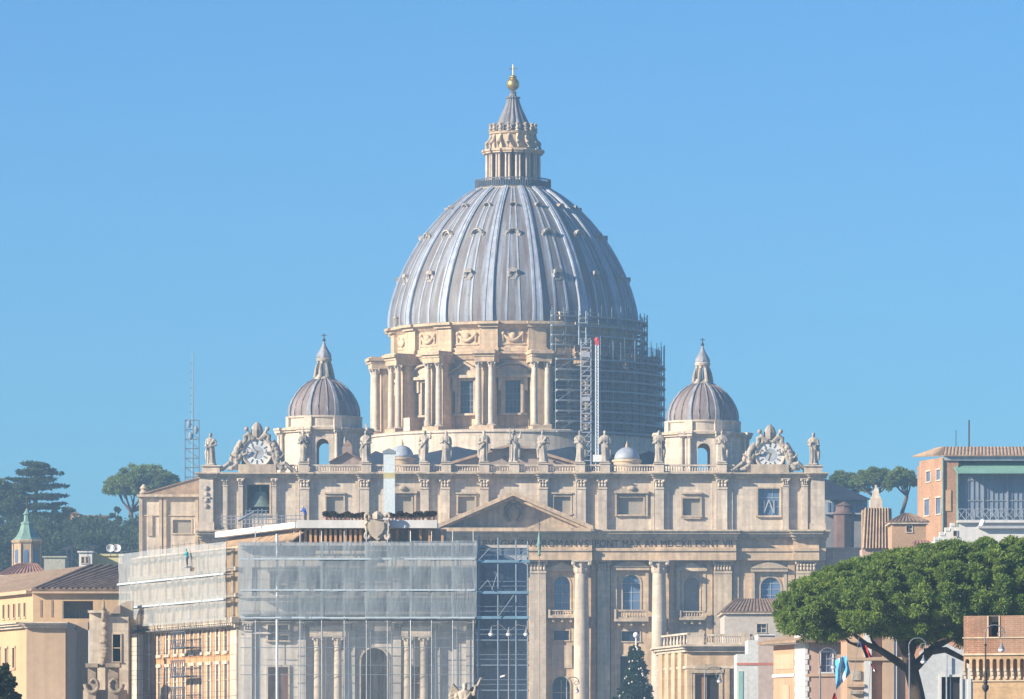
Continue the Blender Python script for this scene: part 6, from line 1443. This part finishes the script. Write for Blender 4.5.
bushy('broadleaf_tree', 'grey green rounded tree between the cedar and the orange villa', 1420, 48, 76, 502, 542, 50, 130, .48, BUSHG, 22, group=HG, vtr=566)
bushy('conifer_tree', 'dark pointed conifer between the orange villa and the umbrella pine', 1425, 103, 127, 497, 550, 60, 130, .45, CEDAR, 23, conical=True, group=HG, vtr=568)
bushy('broadleaf_tree', 'dark rounded tree below the orange villa', 1395, 84, 110, 522, 556, 50, 120, .48, BUSH, 24, group=HG, vtr=570)
bushy('broadleaf_tree', 'brownish half bare tree under the umbrella pine beside the side wing', 1395, 116, 142, 522, 558, 36, 90, .4, leaf_mat('brown_winter_foliage', (.04, .035, .03), (.09, .075, .05), .12), 25, group=HG, vtr=570)
bushy('broadleaf_tree', 'dark green tree in front of the orange villa roof', 1388, 86, 112, 516, 556, 50, 110, .48, BUSHG, 28, group=HG, vtr=572)
bushy('broadleaf_tree', 'dark green tree right of the bell tower cap', 1390, 42, 66, 522, 560, 45, 120, .48, BUSH, 26, group=HG, vtr=572)
bushy('broadleaf_tree', 'dark green tree below the grey green rounded tree', 1385, 62, 90, 530, 566, 45, 120, .48, BUSH, 27, group=HG, vtr=574)
g = np.random.default_rng(77); cs = []; rs = []
for i in range(900):
    u = g.uniform(-260, 150) if i > 520 else g.uniform(-60, 150); v = 524+26*g.random()+5*math.sin(u*.11+1.2)+4*math.sin(u*.31); y = g.uniform(1330, 1400)
    p = P(u, v+ (1400-y)*.28, y); cs.append(tuple(p)); rs.append(g.uniform(1.6, 3.6))
tag(foliage('woodland', cs, rs, 110, .5, BUSH, None, 78, elong=1.2, origin=(-110, 1365, 46)), kind='stuff')
# the big stone pine in the right foreground
G_ = Fr(430.0); s = G_.s; g = np.random.default_rng(31)
bp = thing('stone_pine', 'big dense stone pine with leaning dark trunk in front of the houses on the right', 'pine tree', P(921, 775, 430))
env_u = [776, 786, 800, 820, 850, 880, 910, 940, 970, 1000, 1030, 1060, 1090, 1110]
top_v = [604, 588, 578, 569, 560, 551, 546, 542, 538, 536, 536, 540, 552, 572]
bot_v = [620, 634, 640, 644, 640, 636, 644, 650, 652, 650, 648, 644, 630, 604]
cs, rs = [], []
cxp, wp = 943.0, 168.0
while len(cs) < 1150:
    u = g.uniform(778, 1108); yy = g.uniform(-1, 1); q = ((u-cxp)/wp)**2
    if yy*yy+q > .99: continue
    sh = math.sqrt(max(0.02, 1-yy*yy/(1-q+1e-3))) if q < 1 else 0
    tv, bv = np.interp(u, env_u, top_v), np.interp(u, env_u, bot_v); mid = tv*.35+bv*.65
    t_ = mid+(tv-mid)*sh; b_ = mid+(bv-mid)*(.55+.45*sh)
    f = g.random()
    f = f**.6 if g.random() < .75 else f
    v = b_+(t_-b_)*f; v += 3*math.sin(u*.11+yy*5)
    rr = g.uniform(4.5, 10); v = min(max(v, t_+rr*.7), b_-rr*.45)
    p = P(u, v, 430.0); cs.append((p.x, 430+yy*9.5, p.z)); rs.append(rr*s)
foliage('crown', cs, rs, 500, .13, PINE, bp, 32, elong=1.7, updir=.65, squash=.72, inner=.3)
b = MB()
b.path([P(925, 775, 430), P(921, 720, 430), P(917, 694, 430), P(912, 672, 430), P(908, 655, 430)], [.66, .6, .53, .5, .44], 12)
lim = [([(912, 672), (895, 660), (880, 650), (866, 644), (856, 636), (846, 626)], .34, 0), ([(908, 656), (915, 640), (928, 622), (938, 606)], .42, 1.5), ([(912, 664), (938, 650), (958, 660), (962, 664)], .0, 0), ([(910, 660), (898, 636), (884, 612), (876, 598)], .36, -2), ([(914, 668), (936, 646), (960, 634), (990, 618)], .4, 2.5),
       ([(908, 656), (905, 636), (903, 610), (905, 585)], .34, 1), ([(866, 644), (858, 646), (848, 642), (836, 630)], .16, -.5), ([(880, 650), (872, 640), (868, 620)], .14, .6), ([(925, 652), (945, 650), (972, 664), (985, 672)], .3, -1.2)]
for pts, r0, dy in lim:
    if r0 == 0: continue
    n = len(pts); b.path([P(u, v, 430)+Vector((0, dy*i/(n-1)*1.4, 0)) for i, (u, v) in enumerate(pts)], [r0*(1-.75*i/(n-1)) for i in range(n)], 8)
b.build('trunk', BARK, bp, 60)
# decorated fir with a ball on top
S = Fr(1010.0); ft = thing('christmas_tree', 'tall decorated fir tree with a pale ball on its tip in the square', 'christmas tree', P(636, 722, 1010)); cs, rs = [], []
g = np.random.default_rng(8)
for i in range(230):
    f = g.random()**.62; v = 641+(720-641)*f; hw = 2+22*f; a = g.random()*2*math.pi; q = math.sqrt(g.random())*.92; p = P(636, v, 1010)
    cs.append((p.x+math.cos(a)*hw*q*S.s, 1010+math.sin(a)*hw*q*S.s, p.z)); rs.append(.35+.5*f)
foliage('crown', cs, rs, 60, .42, XMAS, ft, 9, elong=1.5, updir=.1)
MB().tube(P(636, 722, 1010), P(636, 645, 1010), .35, 8, .06).build('trunk', BARK, ft)
b = MB()
for i in range(90):
    f = g.random()**.6; v = 645+(718-645)*f; hw = (2+22*f)*.93; a = g.uniform(-1.9, 1.9); p = P(636, v, 1010); b.ball((p.x+math.sin(a)*hw*S.s, 1010-math.cos(a)*hw*S.s, p.z), .17, 6, 5)
b.build('bauble', mat('silver_bauble', (.6, .58, .52), .3, .2, 1), ft, 179)
MB().ball(P(636, 635, 1010), .48, 14, 10).tube(P(636, 646, 1010), P(636, 637, 1010), .12).build('tree_topper', SHEET, ft, 60)
# dark bush at the lower left edge, shrub near the fir
bushy('street_tree', 'small dark tree in the lower left corner in front of the cream building', 420, -12, 20, 664, 720, 46, 60, .34, BUSH, 41, trunk=.14, vtr=775)
bushy('clipped_shrub', 'dark green shrub beside the foot of the decorated fir', 990, 598, 620, 695, 718, 24, 40, .4, BUSH, 42, cat='shrub', vtr=722)
# shrubs in a row on the terrace
TG = 'dark potted shrubs along the palace terrace'
proto = None
TY = 645.0; tg_ = Fr(TY); cs = []; rs = []; g = np.random.default_rng(50)
pr_ = thing('terrace_shrub', 'dark brown potted shrub in the row behind the white parapet', 'shrub', (0, 0, 0), 0, TG)
for i in range(12): cs.append((g.normal()*.22, g.normal()*.2, .55+.3*g.random())); rs.append(.2+.1*g.random())
foliage('foliage', cs, rs, 26, .16, leaf_mat('terrace_foliage', (.035, .03, .02), (.10, .07, .045), 2), pr_, 51, elong=1.3)
MB().lathe([(.16, 0), (.22, .38), (.24, .4)], (0, 0), 10).build('pot', TILER, pr_)
for i, u in enumerate([326, 330, 333.5, 337.5, 341, 345, 348.5, 352, 356, 359.5, 363, 367, 389, 392.5, 396, 400, 404, 407, 411, 415, 419, 423, 428, 433]):
    o = pr_ if i == 0 else copy_tree(pr_); p = P(u, 520, TY); o.location = p; q = .6+.35*random.Random(i).random(); o.scale = (q, q, q); o.rotation_euler.z = i*1.7
# ------------------------------------------------------------------ street lamps
def lamp(label, Y, upost, vtop, arms, base_v=775, urn=None, fin=True, curl=True, head=1.0):
    """arms: (u of lamp, v of lamp, v of arc top)"""
    S = Fr(Y); s = S.s; t = thing('street_lamp', label, 'street lamp', (S.X(upost), Y, ground_z(0, Y)), 0, 'street lamps with hanging white heads'); gz = ground_z(0, Y)
    x = S.X(upost); b = MB().path([(x, Y, gz), (x, Y, S.Z(690)), (x, Y, S.Z(vtop))], [.08, .05, .035], 8)
    if urn: b.lathe([(.06, S.Z(urn+8)), (.16, S.Z(urn+5)), (.17, S.Z(urn+2)), (.08, S.Z(urn)), (.13, S.Z(urn-2)), (.06, S.Z(urn-5)), (.1, S.Z(urn-9)), (.04, S.Z(urn-14))], (x, Y), 12)
    b.lathe([(.16, gz), (.16, gz+.8), (.09, gz+1.0)], (x, Y), 12)
    if fin: b.lathe([(.045, S.Z(vtop)), (.075, S.Z(vtop-1)), (.03, S.Z(vtop-2.5)), (.01, S.Z(vtop-5))], (x, Y), 8)
    b.build('post', GREYP if urn is None else IRON, t, 50)
    for ul, vl, va in arms:
        a = MB(); sg = 1 if ul > upost else -1
        if abs(ul-upost) < 1: pass
        elif curl:
            w = abs(ul-upost); cxm = (ul+upost)/2+sg*w*.08; rx = w*.62; pts = [P(upost, vl+4, Y)]
            for k in range(15): th = math.pi*(1-k/14*1.12); pts.append(P(cxm+sg*rx*math.cos(th), va+w*.55-w*.55*math.sin(th), Y))
            a.path(pts, .028, 6)
            pts = []
            for k in range(16): th = k/15*4.2*math.pi*.5; rr_ = w*.26*(1-.65*k/15); pts.append(P(ul-sg*w*.05+sg*rr_*math.cos(th+.5), va+w*.62-rr_*math.sin(th+.5), Y))
            a.path(pts, .022, 5)
        else: a.path([P(upost, vl-2, Y), P((upost+ul)/2, va, Y), P(ul, va+1.5, Y), P(ul, vl-4, Y)], .028, 6)
        if a.v: a.build('bracket_arm', GREYP, t, 60)
        c = P(ul, vl, Y); h = MB(); q = head
        h.lathe([(.03*q, c.z+.36*q), (.045*q, c.z+.22*q), (.065*q, c.z+.19*q), (.105*q, c.z+.11*q), (.15*q, c.z+.02*q)], (c.x, Y), 14); ho = h.build('lamp_cap', GREYP, t, 50)
        MB().lathe([(.02, c.z-.13*q), (.1*q, c.z-.11*q), (.155*q, c.z-.05*q), (.16*q, c.z+.02*q), (.02, c.z+.03*q)], (c.x, Y), 14).build('lamp_glass', LAMPG, t, 60)
    return t
lamp('triple headed street lamp standing in front of the open scaffold bay', 300, 509, 630, [(491.5, 634, 625), (509, 634, 625), (526.5, 634, 625)], fin=False, curl=False, head=.95)
lamp('street lamp with curled bracket in front of the brick bastion', 300, 985.5, 646, [(1001.5, 649.5, 625)], urn=684, head=1.05)
lamp('street lamp with curled bracket in front of the big pine trunk', 310, 909.5, 656, [(923.5, 661.5, 638)], head=.95)
lamp('street lamp beside the blue and white flag', 320, 820, 668, [(833.5, 667, 648)], head=.9)
lamp('street lamp hanging in front of the pavilion doorway', 330, 705, 676, [(719.5, 681, 667)], head=.9)
lamp('short street lamp between the two round church columns of the right half', 340, 567, 690, [(577, 691, 677)], head=.8)
for i, (u, v, rz_) in enumerate(((507.5, 667, 0), (512, 676, 0))):
    p = P(502 if i == 0 else 514, 676 if i == 0 else 660, 299.8)
sl = thing('spot_light', 'small white floodlights clamped low on the triple headed lamp post', 'floodlight', P(505, 677, 299.7)); MB(Matrix.Translation(P(502.5, 676.5, 299.7)) @ Matrix.Rotation(R(75), 4, 'Y')).lathe([(.02, -.12), (.05, -.1), (.06, .1), (.055, .12), (.01, .11)], (0, 0), 10).build('lamp_can', SHEET, sl, 50)
MB().tube(P(503.5, 676, 299.8), P(508.6, 674, 299.9), .02).build('bracket', GREYP, sl)
# green spire with cross (top of a roof lantern in the foreground)
gs = thing('cross_finial', 'slender green copper finial with a small cross in front of the pediment base', 'finial', P(539.3, 700, 600)); Q = Fr(600.0)
MB().tube((Q.X(539.3), 600, 0), (Q.X(539.3), 600, Q.Z(555)), .05, 6).build('pole', STONEW, gs)
MB().lathe([(.05, Q.Z(556)), (.2, Q.Z(555)), (.1, Q.Z(553)), (.17, Q.Z(548)), (.30, Q.Z(544)), (.2, Q.Z(543)), (.16, Q.Z(538)), (.06, Q.Z(533)), (.03, Q.Z(530))], (Q.X(539.3), 600), 10).build('shaft', COPPER, gs, 50)
MB().tube(P(539.3, 531, 600), P(539.3, 519, 600), .035).tube(P(537.6, 524, 600), P(541, 524, 600), .03).build('cross', IRON, gs)
# ------------------------------------------------------------------ flags
def flag(label, Y, pole, pts, bands, seed, cat='flag'):
    """pts: four picture corners top-inner, top-outer, bottom-outer, bottom-inner; bands: colours across"""
    t = thing('flag', label, cat, P(pole[0][0], pole[0][1], Y)); MB().tube(P(*pole[0], Y), P(*pole[1], Y), .014, 6).build('flag_pole', GREYP, t)
    q = [P(u, v, Y) for u, v in pts]; nu, nv = 14, 12; n = len(bands)
    for k, m_ in enumerate(bands):
        vs = []; fs = []
        for j in range(nv+1):
            for i in range(nu+1):
                a = (k+i/nu)/n; c = j/nv; p = q[0].lerp(q[1], a).lerp(q[3].lerp(q[2], a), c); p.y += .16*math.sin(a*9+c*4+seed)+.07*math.sin(c*11+seed*2); vs.append(p)
        for j in range(nv):
            for i in range(nu): a = j*(nu+1)+i; fs.append((a, a+1, a+nu+2, a+nu+1))
        MB().add(vs, fs).build('flag_cloth', m_, t, 179)
    return t
SKYB = mat('sky_blue_cloth', (.10, .36, .60), .8, .05, 1); WCL = mat('white_cloth', (.70, .70, .70), .8, .05, 1); RCL = mat('red_cloth', (.62, .04, .04), .8, .06, 1); NCL = mat('navy_cloth', (.04, .06, .16), .8, .06, 1)
def flag_v(label, pole, pts, bands, seed): return flag(label, 335, pole, pts, bands, seed)
flag_v('sky blue and white striped flag hanging in front of the pink house', ((831, 712), (845, 655)), [(844, 655), (835, 684), (843, 690), (851, 668)][:0] or [(835, 660), (846, 655), (850.5, 673), (836, 690)], [SKYB, WCL, SKYB], 1)
flag_v('red and navy flag hanging under the big pine near its left limb', ((850, 704), (859, 637)), [(858, 640), (866, 646), (872.5, 657), (866, 658)], [NCL, RCL], 2)
flag_v('small white and red pennant under the red and navy flag', ((868, 706), (871, 660)), [(869, 662), (873, 665), (877, 672), (873, 671)], [WCL, RCL], 3)
flag_v('plain red flag tip at the bottom edge left of the striped flag', ((832, 720), (834, 692)), [(834, 692), (836, 695), (839, 706), (830, 706)], [RCL], 4)
# ------------------------------------------------------------------ bridge angel
at = thing('angel_statue', 'winged stone angel with one arm raised at the bottom edge of the view', 'statue', P(464, 780, 300)); at.location.z = 0; q = Fr(300.0); s = q.s
base_z = q.Z(690)-2.0
b, hands = figure_mb(91, 2.3, raise_arm=1); o = Vector((q.X(464), 300, base_z)); b.v = [(x+o.x, y+o.y, z+o.z) for x, y, z in b.v]
sh = Vector((o.x+.30, 300, base_z+1.78)); b.path([sh, P(474, 693, 300), P(479, 683, 300), P(480.5, 679, 299.9)], [.12, .1, .075, .05], 8)
for k in range(4): b.tube(P(480.2+.3*k, 680, 299.9), P(479.4+1.1*k, 677.3+.3*abs(k-1.5), 299.85), .022, 5)
b.build('robed_figure', STATUE, at, 179, remesh=.03)
w = MB()
for sg, tip in ((-1, (449, 690)), (1, (476, 694))):
    for k in range(6):
        a = o+Vector((sg*.16, .2, 1.75)); e = P(tip[0]+k*.9*(-sg)*-.6, tip[1]+k*6, 300.3); m_ = a.lerp(e, .5)+Vector((sg*.12, .05, .35-.06*k)); w.path([a, m_, e], [.09, .15, .03], 7)
w.build('wing', STATUE, at, 179, remesh=.03)
MB().box(o.x-.6, o.x+.6, 299.4, 300.6, 0, base_z-.3).box(o.x-.75, o.x+.75, 299.25, 300.75, base_z-.3, base_z).build('pedestal', STONEP, at)
# ------------------------------------------------------------------ workers
SKIN = mat('skin', (.45, .27, .19), .6, .05, 3)
def worker(label, p, H, jacket, trousers, bend, rz, hat):
    t = thing('person', label, 'person', p, rz); M_ = Matrix.Translation(p); b = MB(M_)
    hip = Vector((0, 0, .52*H)); ch = Vector((0, -math.sin(bend)*.26*H, .52*H+math.cos(bend)*.26*H)); nk = ch+Vector((0, -math.sin(bend)*.07*H, math.cos(bend)*.07*H)); hd = nk+Vector((0, -math.sin(bend)*.09*H-.01*H, math.cos(bend)*.08*H))
    def body(b, gr, skin=True):
        b.path([hip-Vector((0, 0, .03*H)), hip.lerp(ch, .5), ch, nk], [.085*H+gr, .08*H+gr, .09*H+gr, .04*H+gr*.6], 10)
        for sg in (-1, 1):
            sh = ch+Vector((sg*.1*H, 0, .03*H)); el = sh+Vector((sg*.05*H, -.06*H, -.15*H)); ha = el+Vector((-sg*.02*H, -.13*H, -.03*H))
            b.path([ch+Vector((sg*.04*H, 0, .03*H)), sh, el, el.lerp(ha, .8)], [.04*H+gr, .036*H+gr, .03*H+gr, .024*H+gr], 8)
            if skin:
                b.ball(ha, (.02*H, .03*H, .013*H), 7, 5)
                for k in range(4): f0 = ha+Vector(((k-1.5)*.011*H, -.02*H, 0)); b.path([f0, f0+Vector((0, -.022*H, -.002*H)), f0+Vector((0, -.034*H+.003*H*abs(k-1.5), -.014*H))], .0065*H, 5)
                b.path([ha+Vector((-sg*.018*H, .005*H, 0)), ha+Vector((-sg*.034*H, -.012*H, -.002*H)), ha+Vector((-sg*.03*H, -.026*H, -.012*H))], .007*H, 5)
    def legs(b, gr):
        for sg in (-1, 1): b.path([(sg*.045*H, 0, .52*H), (sg*.05*H, -.02*H, .29*H), (sg*.055*H, .01*H, .05*H)], [.062*H+gr, .045*H+gr, .03*H+gr], 8)
    body(b, 0); legs(b, 0)
    b.ball(hd, (.043*H, .052*H, .066*H), 12, 9); b.tube(hd+Vector((0, -.05*H, .005*H)), hd+Vector((0, -.064*H, -.01*H)), .009*H, 5)
    for sg in (-1, 1): b.ball(hd+Vector((sg*.043*H, 0, 0)), (.008*H, .014*H, .02*H), 6, 5); b.path([(sg*.055*H, .02*H, .015*H), (sg*.06*H, -.09*H, .012*H)], .02*H, 6)
    b.build('body', SKIN, t, 179, remesh=.018)
    j = MB(M_); body(j, .018, False); j.build('jacket', jacket, t, 179, remesh=.025)
    l = MB(M_); legs(l, .014); l.build('trousers', trousers, t, 179, remesh=.025)
    MB(M_ @ Matrix.Translation(hd+Vector((0, 0, .018*H)))).lathe([(.062*H, 0), (.056*H, .015*H), (.05*H, .035*H), (.03*H, .055*H), (.002, .062*H)], (0, 0), 14).build('helmet', hat, t, 60)
    return t
BLUEJ = mat('blue_jacket', (.02, .09, .42), .8, .08, 3); TEALJ = mat('teal_jacket', (.02, .30, .34), .8, .08, 3); DTR = mat('dark_trousers', (.05, .05, .07), .9, .1, 3)
worker('person in a bright blue jacket leaning by the white parapet on the palace roof', P(305.5, 521.5, 648), 1.75, BLUEJ, DTR, .5, R(-50), WHITE)
zt = ML @ Vector((27.6, -1.95, 25.0)); 
worker('person in a teal jacket standing outside the pale net on the side scaffold', zt-Vector((0, 0, .75)), 1.85, TEALJ, DTR, .12, R(-70), TEALJ)
MB(ML).box(26.9, 28.4, -2.3, -1.65, 24.05, 24.2).build('bracket_deck', DECK, ss)
